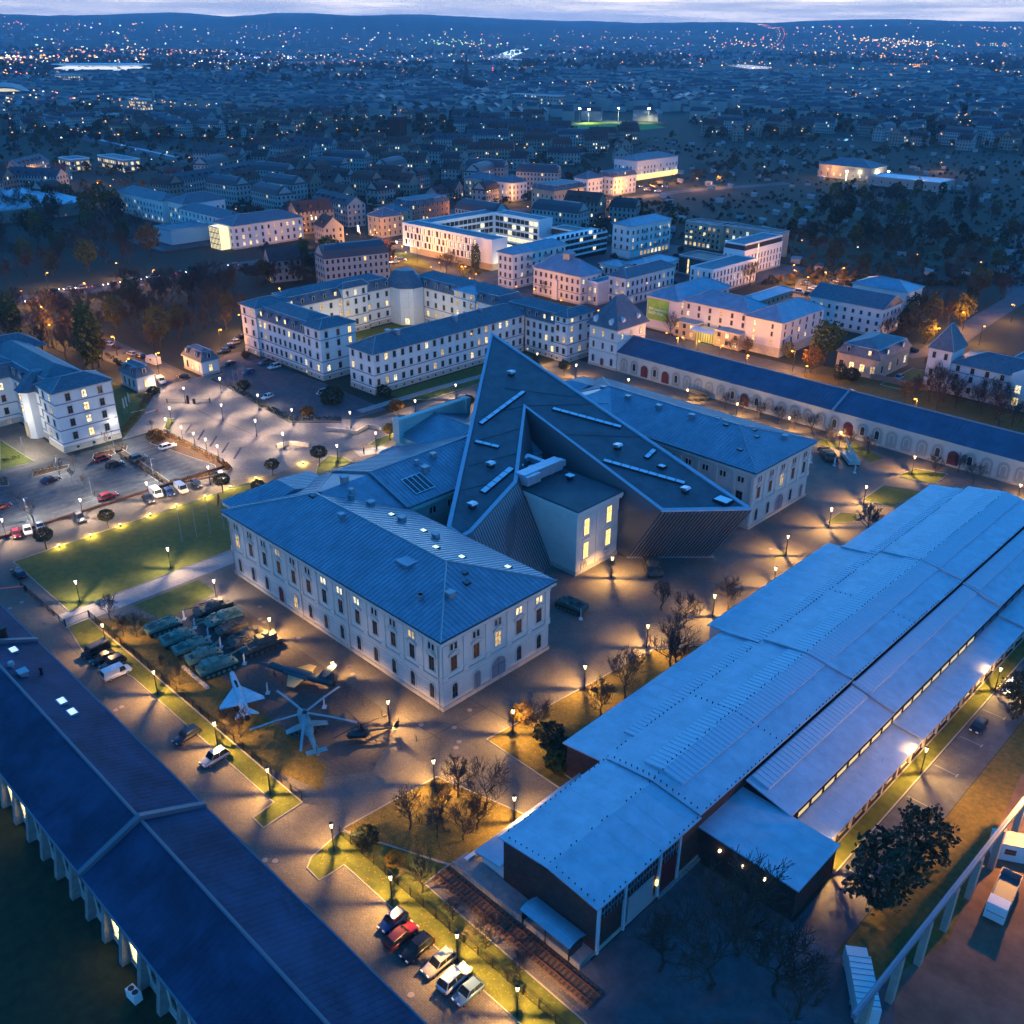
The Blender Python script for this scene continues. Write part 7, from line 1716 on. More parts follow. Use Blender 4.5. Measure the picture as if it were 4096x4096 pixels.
tree(POPLAR, 0, -310.9, 120.7, 23, "tall green poplar right of the slate-roofed office", "poplars by the office", "poplar_tree"); tree(POPLAR, 0, -361.4, 115.3, 18, "tall poplar left of the junction lamps", "poplars by the office", "poplar_tree"); tree(POPLAR, 0, -329.8, 311.4, 13, "columnar poplar before the chequered white block", "poplar before the courtyard block", "poplar_tree")
tree(CONIF, 0, -27.3, 106.0, 10, "dark evergreen by the shed drive, farther of two", "evergreens by the shed drive", "evergreen_tree"); tree(CONIF, 0, -28.4, 95.9, 12, "dark evergreen by the shed drive, nearer of two", "evergreens by the shed drive", "evergreen_tree"); tree(CONIF, 0, -29.4, 149.4, 9, "dark evergreen beside the white car at the shed", "evergreens by the shed drive", "evergreen_tree")
for k, (x, y, h, l) in enumerate([(-36.9, 77.1, 15, "tall bare tree in the dark yard before the shed block"), (-30.8, 75.4, 13, "bare tree at the yard corner near the box truck"), (-36.7, 70.8, 13, "bare tree at the dark bottom of the yard"), (-42.2, 68.6, 11, "bare tree in the dark yard below the shed doors"), (-27.5, 74.5, 9, "bare tree at the bottom edge beside the box truck")]): tree(BARE, k, x, y, h, l, "bare trees in the yard")
tree(GREEN, 0, -144.5, 297.5, 15, "big half-green tree at the hotel's corner", "trees by the hotel", "broad_tree"); tree(GREEN, 1, -131.3, 282.3, 7, "dark evergreen bush-tree beside the villa wall", "trees by the hotel", "broad_tree"); tree(AUTUMN, 0, -144.0, 287.3, 9, "orange-lit tree under the hotel street lamp", "trees by the hotel", "broad_tree"); tree(AUTUMN, 1, -156.4, 293.9, 6, "amber bush-tree before the hotel wing", "trees by the hotel", "broad_tree")
for k, (x, y, h) in enumerate([(-80.7, 278.1, 12), (-108.0, 278.2, 9), (-94.5, 303.0, 8), (-169.5, 289.2, 7), (-201.7, 288.4, 9), (-167.5, 286.0, 8), (-172.8, 285.3, 6), (-258.2, 310.1, 9), (-253.3, 311.3, 9), (-275.0, 300.5, 8), (-335.0, 297.8, 10), (-323.6, 296.1, 10), (-343.2, 308.2, 9), (-314.7, 296.4, 9), (-225.1, 379.7, 10), (-194.1, 405.1, 10), (-144.1, 342.7, 8), (-118.4, 318.5, 5)]):
    tree(BARE, k, x, y, h, "bare tree standing between the buildings behind the arcade hall", "bare trees behind the arcade")
# parkland and gardens: scattered trees, the nearest ones single
def inpoly(x, y, P):
    c = False
    for i in range(len(P)):
        (x0, y0), (x1, y1) = P[i - 1], P[i]
        if (y0 > y) != (y1 > y) and x < (x1 - x0) * (y - y0) / (y1 - y0) + x0: c = not c
    return c
def pairs(l): return [(l[i], l[i + 1]) for i in range(0, len(l), 2)]
_HV = Vector((math.sin(_h), math.cos(_h)))
STREETS = [pairs([-420.0, 110.9, -424.0, 140.9, -419.5, 171.9, -417.9, 210.1, -419.2, 238.3, -412.0, 301.9, -405.7, 328.3, -357.9, 314.5]), pairs([-409.9, 310.6, -439.3, 352.2, -465.1, 421.7, -437.4, 450.5, -420.2, 498.7, -415.1, 588.7, -383.6, 686.9])]
def street(x, y, w):
    for P in STREETS:
        for i in range(len(P) - 1):
            a, d = Vector(P[i]), Vector(P[i + 1]) - Vector(P[i]); t = max(0, min(1, (Vector((x, y)) - a).dot(d) / d.length_squared))
            q = a + d * t - Vector((x, y))
            # keep the carriageway and the line of sight to it open
            if q.length < w or (q.length < w * 2.6 and q.x * _HV.x + q.y * _HV.y > 0 and abs(q.x * _HV.y - q.y * _HV.x) < w): return True
    return False
SIZES = ((10.5, "small "), (13, "tall "), (99, "very tall "))
def spot(x, y, h, fa, fb):
    """words that place a tree in its stand: size, side and depth"""
    f_ = x * _HV.x + y * _HV.y; u_ = (x * _HV.y - y * _HV.x) / f_
    sd = ("at the far left", "left", "left of the middle", "in the middle", "right of the middle", "right", "at the far right")[max(0, min(6, int((u_ + .56) / .16)))]
    return next(w for a, w in SIZES if h < a), sd, "front" if f_ < fa else "back" if f_ > fb else "middle"
def scatter(P, n, seed, mind):
    rg = random.Random(seed); xs = [p[0] for p in P]; ys = [p[1] for p in P]; out = []
    for _ in range(n * 12):
        x, y = rg.uniform(min(xs), max(xs)), rg.uniform(min(ys), max(ys))
        if inpoly(x, y, P) and all((x - a) ** 2 + (y - b) ** 2 > mind * mind for a, b in out): out.append((x, y))
        if len(out) >= n: break
    return out
PARK = pairs([-345.6, 140.9, -315.1, 141.3, -313.8, 154.5, -319.7, 180.7, -370.8, 219.5, -362.8, 277.1, -363.0, 293.2, -412.5, 231.4, -412.2, 196.0, -411.9, 168.5, -410.4, 148.4])
for k, (x, y) in enumerate(scatter(PARK, 96, 5, 5.2)):
    if street(x, y, 17): continue
    kd = BARE if k % 7 else (AUTUMN if k % 2 else GREEN)
    h = random.Random(k).uniform(9, 15); sz, sd, dp = spot(x, y, h, 300, 345)
    tree(kd, k, x, y, h, sz + ("bare" if kd is BARE else "leafy") + " tree in the " + dp + " of the gatehouse park, " + sd, "park trees beyond the gatehouses", "park_tree")
PARK2 = pairs([-436.2, 126.3, -451.7, 165.4, -454.0, 199.7, -446.8, 242.0, -459.5, 259.4, -477.6, 227.8, -641.6, 277.7, -676.7, 241.0, -578.6, 170.6])
for k, (x, y) in enumerate(scatter(PARK2, 75, 6, 9)):
    if (-515 < x < -448 and 225 < y < 302) or street(x, y, 9): continue
    kd = (BARE, BARE, AUTUMN, BARE, GREEN)[k % 5]
    h = random.Random(k).uniform(10, 16); sz, sd, dp = spot(x, y, h, 430, 520)
    tree(kd, k, x, y, h, sz + ("bare" if kd is BARE else "leafy") + " tree in the " + dp + " of the avenue grounds, " + sd, "trees across the avenue", "park_tree")
SIDE = pairs([-367.9, 111.9, -311.5, 122.7, -298.6, 120.3, -345.2, 138.1, -399.1, 143.8, -405.5, 125.7])
for k, (x, y) in enumerate(scatter(SIDE, 22, 9, 5)): tree(BARE, k, x, y, 12, " ".join(("bare tree in the", spot(x, y, 12, 290, 330)[2], "of the clump behind the left office,", spot(x, y, 12, 290, 330)[1])), "bare trees behind the left office", "park_tree")
WOOD = pairs([-250.7, 408.6, -232.9, 426.9, -209.4, 434.6, -172.1, 427.6, -140.0, 396.4, -133.2, 444.6, -188.6, 612.1, -276.0, 716.6, -307.8, 648.6, -314.1, 589.0, -283.3, 514.0, -250.0, 449.7])
for k, (x, y) in enumerate(scatter(WOOD, 70, 7, 9)):
    kd = (BARE, GREEN, BARE, AUTUMN, BARE, GREEN)[k % 6]
    h = random.Random(k).uniform(8, 14); sz, sd, dp = spot(x, y, h, 470, 560)
    tree(kd, k, x, y, h, sz + ("bare" if kd is BARE else "leafy") + " tree in the " + dp + " of the dark wood, " + sd, "trees of the dark wood on the right", "wood_tree")
EDGE = pairs([-115.1, 291.5, -107.8, 295.3, -79.3, 295.5, -74.0, 280.1, -95.4, 280.2, -109.3, 281.3])
for k, (x, y) in enumerate(scatter(EDGE, 14, 8, 4)):
    h = random.Random(k).uniform(6, 11); sz, sd, dp = spot(x, y, h, 270, 290)
    tree(BARE, k, x, y, h, "".join((sz, "bare tree in the ", dp, " of the school strip, ", sd)), "bare trees before the school", "street_tree")
YARD = pairs([-145.2, 358.3, -147.5, 388.8, -142.9, 405.3, -146.0, 431.5, -130.1, 373.7, -129.8, 347.7, -132.7, 332.4])
for k, (x, y) in enumerate(scatter(YARD, 16, 18, 5)):
    h = random.Random(k + 9).uniform(7, 12); sz, sd, dp = spot(x, y, h, 350, 400)
    tree((BARE, GREEN, BARE, AUTUMN)[k % 4], k, x, y, h, "".join((sz, "tree in the ", dp, " of the roadside clump, ", sd)), "trees beside the lit side road", "street_tree")
gw = thing("garden_wall", "low brick garden wall running from the villa to the pink school", "wall", (-127.0, 295.4, 0))
q = Vector((-108.7, 296.8)) - gw.location.xy; MB().bar((0, 0, 0), (q.x, q.y, 0), .35, 1.7).bar((0, 0, 1.7), (q.x, q.y, 1.7), .5, .12).build("wall_body", M_REDST, gw)
# shrubs
SB = [(-86.6, 91.1, 3, 1.9, "yellow-leaved bush glowing by the lamp at the lawn tip"), (-83.3, 56.6, 2, 1.8, "dark bush at the fence corner of the tree lawn"), (-77.6, 57.0, 3, 1.3, "small yellow bush by the fence lamp"), (-75.1, 89.2, 2, 2.2, "dark bush against the shed aisle wall"), (-74.7, 86.3, 0, 2.0, "green-yellow bush at the shed aisle corner"), (-79.6, 90.0, 2, 2.4, "big dark bush on the shed-side lawn"), (-231.0, 158.1, 2, 3.6, "big dark bush beside the white hatchback"), (-260.9, 146.2, 2, 2.0, "dark bush behind the plaza flagpoles"), (-227.5, 146.8, 1, 2.0, "brown bush at the plaza's far hedge"), (-212.7, 167.9, 1, 2.3, "orange-brown bush at the hedge end"), (-225.0, 173.1, 2, 2.4, "dark bush at the office wing's corner"), (-240.7, 106.4, 1, 2.2, "brown bush at the car park's top corner"), (-276.0, 123.9, 2, 1.8, "dark bush at the left gatehouse"), (-131.1, 290.0, 2, 2.8, "dark bush before the villa"), (-289.0, 164.1, 1, 1.4, "low brown bush before the office range"), (-213.5, 168.9, 1, 1.6, "orange bush behind the portico parapet")]
for x, y, i, s, l in SB:
    t = thing("garden_bush", l, "bush", (x, y, 0), x, "bushes of the grounds"); t.scale = (s, s, s * .9); link("foliage", SHRUB[i], t)
def hedge(pts, w, h, mi, label):
    P = pairs(pts); rg = random.Random(len(label)); tot = sum((Vector(P[i + 1]) - Vector(P[i])).length for i in range(len(P) - 1))
    def shp(r):
        k = r.randrange(len(P) - 1) if len(P) > 2 else 0; a, b = Vector(P[k]), Vector(P[k + 1]); d = b - a
        q = a + d * r.random() + Vector((-d.y, d.x)).normalized() * r.uniform(-w / 2, w / 2); return (q.x, q.y, r.random() ** .6 * h)
    me = leaves(len(label), int(tot * 26), shp, .2, (M_LEAFD, M_LEAFO, M_LEAFG)[mi])
    link("hedge", me, None, None, None, label, "hedge")
hedge([-266.7, 144.0, -245.0, 141.8, -227.4, 140.7, -217.0, 151.2], 1.8, 1.2, 0, "dark hedge along the plaza's far side")
hedge([-244.2, 110.2, -227.0, 110.4, -212.0, 110.5, -208.1, 109.7], 1.6, .9, 1, "brown hedge between car park and lamp row")
hedge([-211.4, 95.0, -209.1, 101.0, -208.5, 107.2], 1.2, 1.0, 1, "yellow-brown hedge at the car park's museum side")
hedge([-241.8, 89.6, -240.9, 98.1], .9, 1.3, 1, "clipped copper hedge beside the red estate car"); hedge([-240.8, 73.7, -240.1, 78.3], .9, 1.3, 1, "clipped copper hedge in the lower car park"); hedge([-240.7, 65.5, -240.9, 67.5], .9, 1.3, 1, "clipped copper hedge at the frame edge")
hedge([-253.9, 70.8, -253.9, 75.7], 1.2, .9, 2, "clipped green hedge on the office lawn"); hedge([-250.9, 101.7, -259.7, 110.1, -275.3, 122.4], 1.8, 1.2, 1, "brown hedge curving past the white banners")
hedge([-315.1, 129.9, -304.9, 129.3, -324.9, 131.3], 1.2, 1.1, 0, "dark hedge by the gate road")
# fallen leaves
rg = random.Random(3); b = MB()
for P, n in ((pairs([-87.6, 55.6, -72.3, 61.8, -70.4, 66, -70.4, 76, -86.2, 72.1]), 900), (pairs([-87, 83.3, -72, 83.3, -76.5, 131, -83.4, 122]), 700), (pairs([-165.5, 50.5, -96, 50.5, -96, 62, -158, 62.5]), 1100), (pairs([-86, 49, -44, 52, -44, 59, -87, 58]), 800), (pairs([-120, 74, -90, 74, -90, 84, -120, 83]), 250)):
    for x, y in scatter(P, n, n, .01):
        s = rg.uniform(.05, .12); a = rg.uniform(0, 6.28); b.poly([(x + s * math.cos(a + k * PI / 2), y + s * math.sin(a + k * PI / 2), .05 + .02 * (k % 2)) for k in range(4)])
b.build("fallen_leaves", M_LEAFY, label="yellow autumn leaves scattered on the lawns and paths", cat="leaves", kind="stuff")
# ================================================================ fences, poles, small things
def fence(pts, label, h=1.6, sp=2.5, solid=False):
    P = pairs(pts); t = thing("fence", label, "fence", (P[0][0], P[0][1], 0)); bars = MB()
    for i in range(len(P) - 1):
        a, c = Vector(P[i]), Vector(P[i + 1]); L = (c - a).length; n = max(1, int(L / sp))
        for k in range(n + (i == len(P) - 2)):
            q = a.lerp(c, k / n); link("post", FPOST, t, (q.x - P[0][0], q.y - P[0][1], 0)).scale = (1, 1, h)
        bars.bar((*(a - Vector(P[0])), h - .1), (*(c - Vector(P[0])), h - .1), .05, .06); bars.bar((*(a - Vector(P[0])), .15), (*(c - Vector(P[0])), .15), .05, .06)
        m_ = int(L / .22)
        for k in range(m_):
            q = a.lerp(c, k / m_) - Vector(P[0]); bars.box(q.x - .014, q.x + .014, q.y - .014, q.y + .014, .15, h - .06)
    bars.build("bars", M_STEEL, t, kind="stuff")
FPOST = MB().box(-.06, .06, -.06, .06, 0, 1.04).mesh("post", M_STEEL)
fence([-186.6, 49.9, -166, 50.1], "dark bar fence on a low wall by the barrier", 1.5); fence([-166, 50.2, -166, 54.6], "short bar gate across the footpath"); fence([-165.8, 54.7, -106.8, 54.9, -96.2, 54.9], "long dark fence between exhibits and parked cars"); fence([-87, 54.9, -44, 54.9], "dark fence between parking row and railway track")
fence([-243.7, 110.8, -228.1, 111.0, -213.7, 111.3], "slender fence along the lamp row of the car park", 1.1); fence([-238.7, 94.4, -223.8, 93.9, -210.7, 94.2], "low fence along the mulch strip in the car park", 1.2); fence([-150.7, 32.5, -150.6, 32.5], "x") if False else None
b = MB(); 
bw = thing("low_wall", "low brick kerb wall with hedge rail along the museum road", "wall", (-211, 80, 0)); MB().box(-.2, .2, -36, 31, 0, .5).box(-.26, .26, -36.1, 31.1, .5, .58).build("wall_body", M_BRICK, bw)
cw = thing("curved_wall", "curved low dark stone wall at the plaza ramp", "wall", (-211.2, 129.8, 0))
P = pairs([-212.7, 126.6, -212.3, 130.5, -207.0, 133.2]); 
for i in range(2): MB().bar((P[i][0] - cw.location.x, P[i][1] - cw.location.y, 0), (P[i + 1][0] - cw.location.x, P[i + 1][1] - cw.location.y, 0), .7, 1.0).build("wall_body", M_STONE, cw)
rp_ = thing("terrace_wall", "curved sandstone terrace wall behind the sculpture terrace", "wall", (-207.4, 153.2, 0))
P = pairs([-213.8, 143.6, -209.5, 146.4, -205.7, 147.6, -207.4, 153.2, -205.0, 154.5, -203.1, 154.4])
for i in range(5): MB().bar((P[i][0] - rp_.location.x, P[i][1] - rp_.location.y, 0), (P[i + 1][0] - rp_.location.x, P[i + 1][1] - rp_.location.y, 0), .6, .9).build("wall_body", M_STONE, rp_)
# flagpoles
FP = [(-181.7, 82.3, "first"), (-180.9, 85.4, "second"), (-180.7, 88.6, "third"), (-180.3, 91.8, "fourth")]
me_fp = MB().lathe([(.09, 0), (.05, 9.0), (.09, 9.02), (.0001, 9.15)], 7).mesh("pole", PAINT["silver"])
for i, (x, y, o) in enumerate(FP):
    t = thing("flagpole", o + " bare white flagpole on the museum lawn" if i < 3 else "white flagpole with black-red-gold flag on the museum lawn", "flagpole", (x, y, 0), 0, "museum flagpoles"); link("pole", me_fp, t)
    if i == 3:
        for k, c in enumerate(((.01, .01, .01), (.5, .01, .01), (.75, .5, .02))):
            bb = MB(); xs = [-.12 - k * .42 + j * .0 for j in range(2)]
            rows_ = [[(-.1 - .42 * k - .42 * u + .1 * math.sin(v * 5), -.35 * v + .08 * math.sin(u * 4), 8.8 - 2.6 * v - .5 * u) for v in (0, .33, .66, 1)] for u in (0, 1)]
            for j in range(3): bb.poly([rows_[0][j], rows_[0][j + 1], rows_[1][j + 1], rows_[1][j]])
            bb.build("flag_stripe", mat("flag_%d" % k, c, .8), t)
for k, (x, y) in enumerate(((-265.1, 109.3), (-265.9, 110.5), (-268.7, 112.6))):
    t = thing("banner_flag", ("nearest", "middle", "farthest")[k] + " white hanging banner on the office side lawn", "flag", (x, y, 0), 0, "banners beside the office"); MB().lathe([(.06, 0), (.05, 5.2)], 6).build("pole", PAINT["silver"], t); MB().box(.05, 1.0, -.02, .02, 2.2, 5.1).build("banner", mat("banner_white", (.62, .68, .6), .7), t)
for k, (x, y) in enumerate(((-267.6, 146.7), (-267.8, 148.5), (-267.8, 150.2))):
    t = thing("flagpole", ("left", "middle", "right")[k] + " thin flagpole of the trio before the office complex", "flagpole", (x, y, 0), 0, "flagpoles before the office complex"); MB().lathe([(.06, 0), (.04, 6.5)], 6).build("pole", PAINT["silver"], t)
# modern LED masts of the car park
me_lm = MB().lathe([(.08, 0), (.06, 5.6)], 6).box(-.15, .9, -.12, .12, 5.6, 5.72).mesh("mast", PAINT["silver"])
LM = [(-253.2, 76.4, "by the office lawn"), (-235.1, 77.6, "beside the lower copper hedge"), (-241.1, 95.0, "at the upper copper hedge"), (-215.9, 77.8, "in the second tree strip"), (-216.4, 93.5, "in the mulch strip by the fence"), (-215.4, 62.6, "in the lowest tree strip")]
for x, y, l in LM:
    link("lamp_light", point("mast_led", 5200, (1, .88, .68), .15, 165), None, (x + .3, y + .7, 5.5))
    link("mast", me_lm, thing("lamp_mast", "slim silver lamp mast " + l, "lamp mast", (x, y, 0), 1.2, "lamp masts of the car park"))
# barrier gate
x, y = -260.7, 127.1
bg = thing("barrier_gate", "dark steel barrier gate with booth in the plaza middle", "gate", (x, y, 0))
for (dx, dy, w_, h_) in ((0, 0, .5, 2.6), (1.4, 1.2, .6, 1.6), (-4.6, -4.4, .25, 1.5), (4.2, 4.8, .25, 1.7)): MB().box(dx - w_ / 2, dx + w_ / 2, dy - w_ / 2, dy + w_ / 2, 0, h_).build("gate_post", M_STEEL, bg)
for a, c in (((-4.6, -4.4), (-.4, -.4)), ((.6, .8), (4.2, 4.8))):
    for z in (.3, .7, 1.1): MB().bar((*a, z), (*c, z), .06, .08).build("gate_rail", M_STEEL, bg)
for k, (x, y, rz) in enumerate(((-259.8, 116.7, .5), (-262.3, 114.1, .3))):
    t = thing("road_barrier", ("orange post with white barrier arm at the office drive", "second white barrier arm at the office drive")[k], "barrier", (x, y, 0), rz); MB().box(-.2, .2, -.2, .2, 0, 1.2).build("barrier_post", mat("orange_post", (.5, .14, .03), .6), t); MB().bar((0, 0, 1.0), (-1.5, -3.6, 1.0), .08, .12).build("arm", PAINT["white"], t)
x, y = -186.0, 47.6
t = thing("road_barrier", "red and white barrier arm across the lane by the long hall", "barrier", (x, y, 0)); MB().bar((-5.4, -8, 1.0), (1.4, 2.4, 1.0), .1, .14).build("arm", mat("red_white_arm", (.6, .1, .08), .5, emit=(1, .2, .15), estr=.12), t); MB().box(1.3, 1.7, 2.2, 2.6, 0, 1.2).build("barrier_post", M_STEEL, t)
# white stone row beside the exhibits
for k in range(12):
    a, c = Vector((-138.7, 59.2)), Vector((-129.8, 59.1)); q = a.lerp(c, (k + .5) / 12)
    o = link("boundary_stone", MB().loft([[(-.32, -.3, 0), (.32, -.3, 0), (.3, .3, 0), (-.3, .3, 0)], [(-.25, -.24, .5), (.24, -.22, .46), (.22, .24, .5), (-.22, .2, .44)]]).mesh("boundary_stone", mat("pale_stone", (.42, .38, .35), .9)) if k == 0 else _bs, None, (q.x, q.y, .02), k * .7, "pale rough stone block in the short row beside the exhibits", "stone", "stone blocks in a row"); _bs = o.data
# stanchions round the jets
ST = [-127.7, 65.3, -118.7, 65.6, -121.7, 68.5, -117.7, 67.2, -123.6, 65.2, -107.9, 75.0, -103.5, 75.5, -94.6, 75.3, -94.9, 72.4, -116.4, 72.0]
me_st = MB().lathe([(.14, 0), (.14, .04), (.03, .06), (.03, .95), (.0001, .97)], 8).mesh("stanchion", M_STEEL)
for i in range(0, len(ST), 2): link("stanchion", me_st, None, (ST[i], ST[i + 1], .02), None, "thin dark rope stanchion around the aircraft", "stanchion", "rope stanchions around the aircraft")
# slim standing sculpture and frame on the terrace
x, y = -192.5, 140.4
sc_ = thing("figure_sculpture", "slim dark walking-figure sculpture on the pale terrace slab", "sculpture", (x, y, 0), .6)
b = MB(); b.tube((-.18, .1, 0), (-.05, .05, 1.0), .07, .1, 6); b.tube((.22, -.1, 0), (.05, -.05, 1.0), .07, .1, 6); b.tube((0, 0, .95), (0, 0, 1.75), .14, .18, 6); b.tube((.0, .2, 1.65), (.1, .28, .95), .06, .05, 5); b.tube((.0, -.2, 1.65), (-.1, -.28, .95), .06, .05, 5); b.lathe([(.05, 1.75), (.12, 1.9), (.12, 2.05), (.0001, 2.15)], 8); b.build("figure", mat("dark_bronze", (.03, .028, .025), .5, .5), sc_)
# crane runway bottom right
cr = thing("crane_runway", "steel crane rail on tall concrete columns crossing the bottom corner", "crane runway", (-22.0, 97.6, 0))
A, B = Vector((-20.1, 120.0, 7)), Vector((-21.3, 73.5, 7))
o_ = cr.location
MB().bar(A - o_, B - o_, .55, .7).build("runway_beam", mat("runway_steel", (.22, .25, .3), .5, .4), cr); MB().bar(A - o_ + Vector((0, 0, .72)), B - o_ + Vector((0, 0, .72)), .12, .14).build("crane_rail", PAINT["silver"], cr)
for k in range(8):
    q = A.lerp(B, k / 6.5) - o_; MB().box(q.x - .4, q.x + .4, q.y - .5, q.y + .5, 0, 6.98).build("column", mat("column_concrete", (.32, .27, .22), .85, var=.1, scale=1), cr)
x, y = -18.9, 117.0
ck = thing("site_cabin", "white site cabin lit orange at the right edge", "site cabin", (x, y, 0), .5); MB().box(-3, 3, -1.3, 1.3, .2, 2.9).build("cabin_wall", PAINT["white"], ck); MB().box(-3.1, 3.1, -1.4, 1.4, 2.9, 3.05).build("cabin_roof", PAINT["silver"], ck); MB().box(-1.6, -.2, -1.33, -1.28, 1.3, 2.2).build("cabin_window", M_GLASS, ck)
link("lamp_light", point("site_flood", 30000, (1, .45, .08), .3), ck, (1.5, 2.5, 11))
MB().tube((1.5, 2.5, 0), (1.5, 2.5, 11.3), .1).box(1.2, 1.8, 2.2, 2.8, 11.3, 11.5).build("flood_mast", M_STEEL, ck)

# ================================================================ the town beyond
M_ROOFT = [mat("tile_roof_dark", (.055, .04, .04), .8), mat("tile_roof_red", (.10, .045, .035), .8), mat("slate_town", (.05, .055, .065), .55), mat("pale_roof_town", (.16, .17, .19), .6)]
M_WALLT = [mat("town_wall_a", (.33, .29, .26), .9), mat("town_wall_b", (.26, .21, .17), .9), mat("town_wall_c", (.34, .33, .31), .9)]
M_WINL = [mat("town_window_warm", (.2, .15, .05), .5, emit=(1, .62, .2), estr=1.5), mat("town_window_white", (.2, .2, .15), .5, emit=(1, .86, .6), estr=1.5)]
def town_house(w, d, h, rh, seed, mans=False):
    """wall, roof, chimney, dark windows and lit windows of one pitched-roof house"""
    rg = random.Random(seed); hw, hd = w / 2, d / 2
    wl = MB().box(-hw, hw, -hd, hd, 0, h); wl.poly([(-hw, -hd, h), (-hw, hd, h), (-hw, 0, h + rh)][::-1]); wl.poly([(hw, -hd, h), (hw, hd, h), (hw, 0, h + rh)])
    rf = MB(); o = .4
    if mans: rf.loft([[(-hw - .3, -hd - .3, h), (hw + .3, -hd - .3, h), (hw + .3, hd + .3, h), (-hw - .3, hd + .3, h)], [(-hw + .6, -hd + 1.2, h + rh * .65), (hw - .6, -hd + 1.2, h + rh * .65), (hw - .6, hd - 1.2, h + rh * .65), (-hw + .6, hd - 1.2, h + rh * .65)], [(-hw + 2, -1, h + rh), (hw - 2, -1, h + rh), (hw - 2, 1, h + rh), (-hw + 2, 1, h + rh)]])
    else:
        k = o * rh / hd
        rf.poly([(-hw - .3, -hd - o, h - k + .1), (hw + .3, -hd - o, h - k + .1), (hw + .3, 0, h + rh + .1), (-hw - .3, 0, h + rh + .1)]); rf.poly([(hw + .3, hd + o, h - k + .1), (-hw - .3, hd + o, h - k + .1), (-hw - .3, 0, h + rh + .1), (hw + .3, 0, h + rh + .1)])
    for k in range(int(w // 6)):
        x = -hw + 3 + k * 6; rf.box(x - .8, x + .8, -hd * .75, -hd * .2, h + .3, h + rh * .62); rf.box(x - .8, x + .8, hd * .2, hd * .75, h + .3, h + rh * .62)
    ch = MB().box(-hw * .4 - .4, -hw * .4 + .4, -.3, .3, h + rh * .5, h + rh + 1.3)
    dk, lt = MB(), MB()
    for f in range(int(h // 3)):
        z = 1.0 + f * 3.1
        n = int(w // 2.4)
        for k in range(n):
            x = -hw + (k + .5) * w / n
            for s in (-1, 1):
                b = lt if rg.random() < .07 else dk; y = s * (hd + .04); b.poly([(x - .5, y, z), (x + .5, y, z), (x + .5, y, z + 1.6), (x - .5, y, z + 1.6)])
        n = int(d // 3)
        for k in range(n):
            y = -hd + (k + .5) * d / n
            for s in (-1, 1):
                b = lt if rg.random() < .06 else dk; x = s * (hw + .04); b.poly([(x, y - .5, z), (x, y + .5, z), (x, y + .5, z + 1.6), (x, y - .5, z + 1.6)])
    return wl, rf, ch, dk, lt
PROT = []
for i, (w, d, h, rh, mn) in enumerate(((14, 11, 9.5, 5, 0), (22, 12, 12, 5, 0), (30, 12, 12.5, 5, 1), (12, 10, 6.5, 4.5, 0), (18, 12, 12, 5.5, 1), (40, 12, 12, 4.5, 0), (16, 11, 9, 5, 1), (26, 11, 11, 5, 0))):
    wl, rf, ch, dk, lt = town_house(w, d, h, rh, 100 + i, mn)
    PROT.append((dict(wall=wl.mesh("wall", M_WALLT[i % 3]), roof=rf.mesh("roof", M_ROOFT[i % 3]), chimney=ch.mesh("chimney", M_BRICK), windows=dk.mesh("windows", M_GLASS), lit_windows=lt.mesh("lit_windows", M_WINL[i % 2])), w, d))
KEEP = [(-330, -180, 100, 260)]
HV = Vector((math.sin(_h), math.cos(_h)))
def in_view(x, y, pad=1.06):
    f_ = x * HV.x + y * HV.y; r_ = x * HV.y - y * HV.x
    return f_ > 0 and abs(r_) < f_ * .60 * pad + 30
BLOCK = []       # occupied circles
def free(x, y, r):
    for a, b, c in BLOCK:
        if (a - x) ** 2 + (b - y) ** 2 < (r + c) ** 2: return False
    return True
for o in COL.objects:
    if o.parent is None and o.get("category") in ("tenement", "clinic", "apartment block", "office building", "hotel", "hall", "house", "villa", "school", "mansion", "annexe", "outbuilding"): BLOCK.append((o.location.x, o.location.y, 26 if o.name.startswith(("court", "office", "hotel", "arc", "clin")) else 17))
CLEAR = [(-784.7, 971.8, 130, 95), (-3527.3, 3577.8, 900, 330), (-1940.7, 3117.7, 700, 260), (-516.4, 1026.5, 110, 34)]
def clear(x, y):
    """True where water or the pitch must stay visible: cx, cy, reach towards the viewer, half width"""
    for cx, cy, rf, rr in CLEAR:
        dx, dy = x - cx, y - cy; f_ = dx * HV.x + dy * HV.y; r_ = dx * HV.y - dy * HV.x
        if abs(r_) < rr and -rf < f_ < rf * .45: return True
    return False
# streets of the town: houses set in slightly turned rows
rg = random.Random(12); houses = []
def zone(x, y):
    """what grows here: t town, g gardens, w wood, n nothing"""
    f_ = x * HV.x + y * HV.y; r_ = x * HV.y - y * HV.x; u_ = r_ / f_
    if f_ < 430: return 'n'
    if u_ > .12 and f_ < 1150 - 350 * u_: return 'g'
    if u_ < -.28 and f_ < 640: return 'n'
    if -.14 < u_ < .06 and f_ < 520: return 'n'
    if abs((x + 760) * .9 + (y - 965) * .3) < 70 and abs(y - 965) < 90: return 'n'
    return 't'
cell = 0
for ring in range(60):
    f_ = 440 + ring * 26 + ring * ring * .55
    if f_ > 2600: break
    n = int(f_ * 1.25 / (24 + f_ * .006))
    for k in range(n):
        u_ = -.62 + 1.24 * (k + rg.uniform(.15, .85)) / n; x = HV.x * f_ + HV.y * u_ * f_; y = HV.y * f_ - HV.x * u_ * f_
        x += rg.uniform(-7, 7); y += rg.uniform(-7, 7)
        z_ = zone(x, y)
        if z_ == 't' and not clear(x, y) and not street(x, y, 20) and _nz.noise(Vector((x / 260, y / 260, 5))) > -.22: houses.append((f_, x, y))
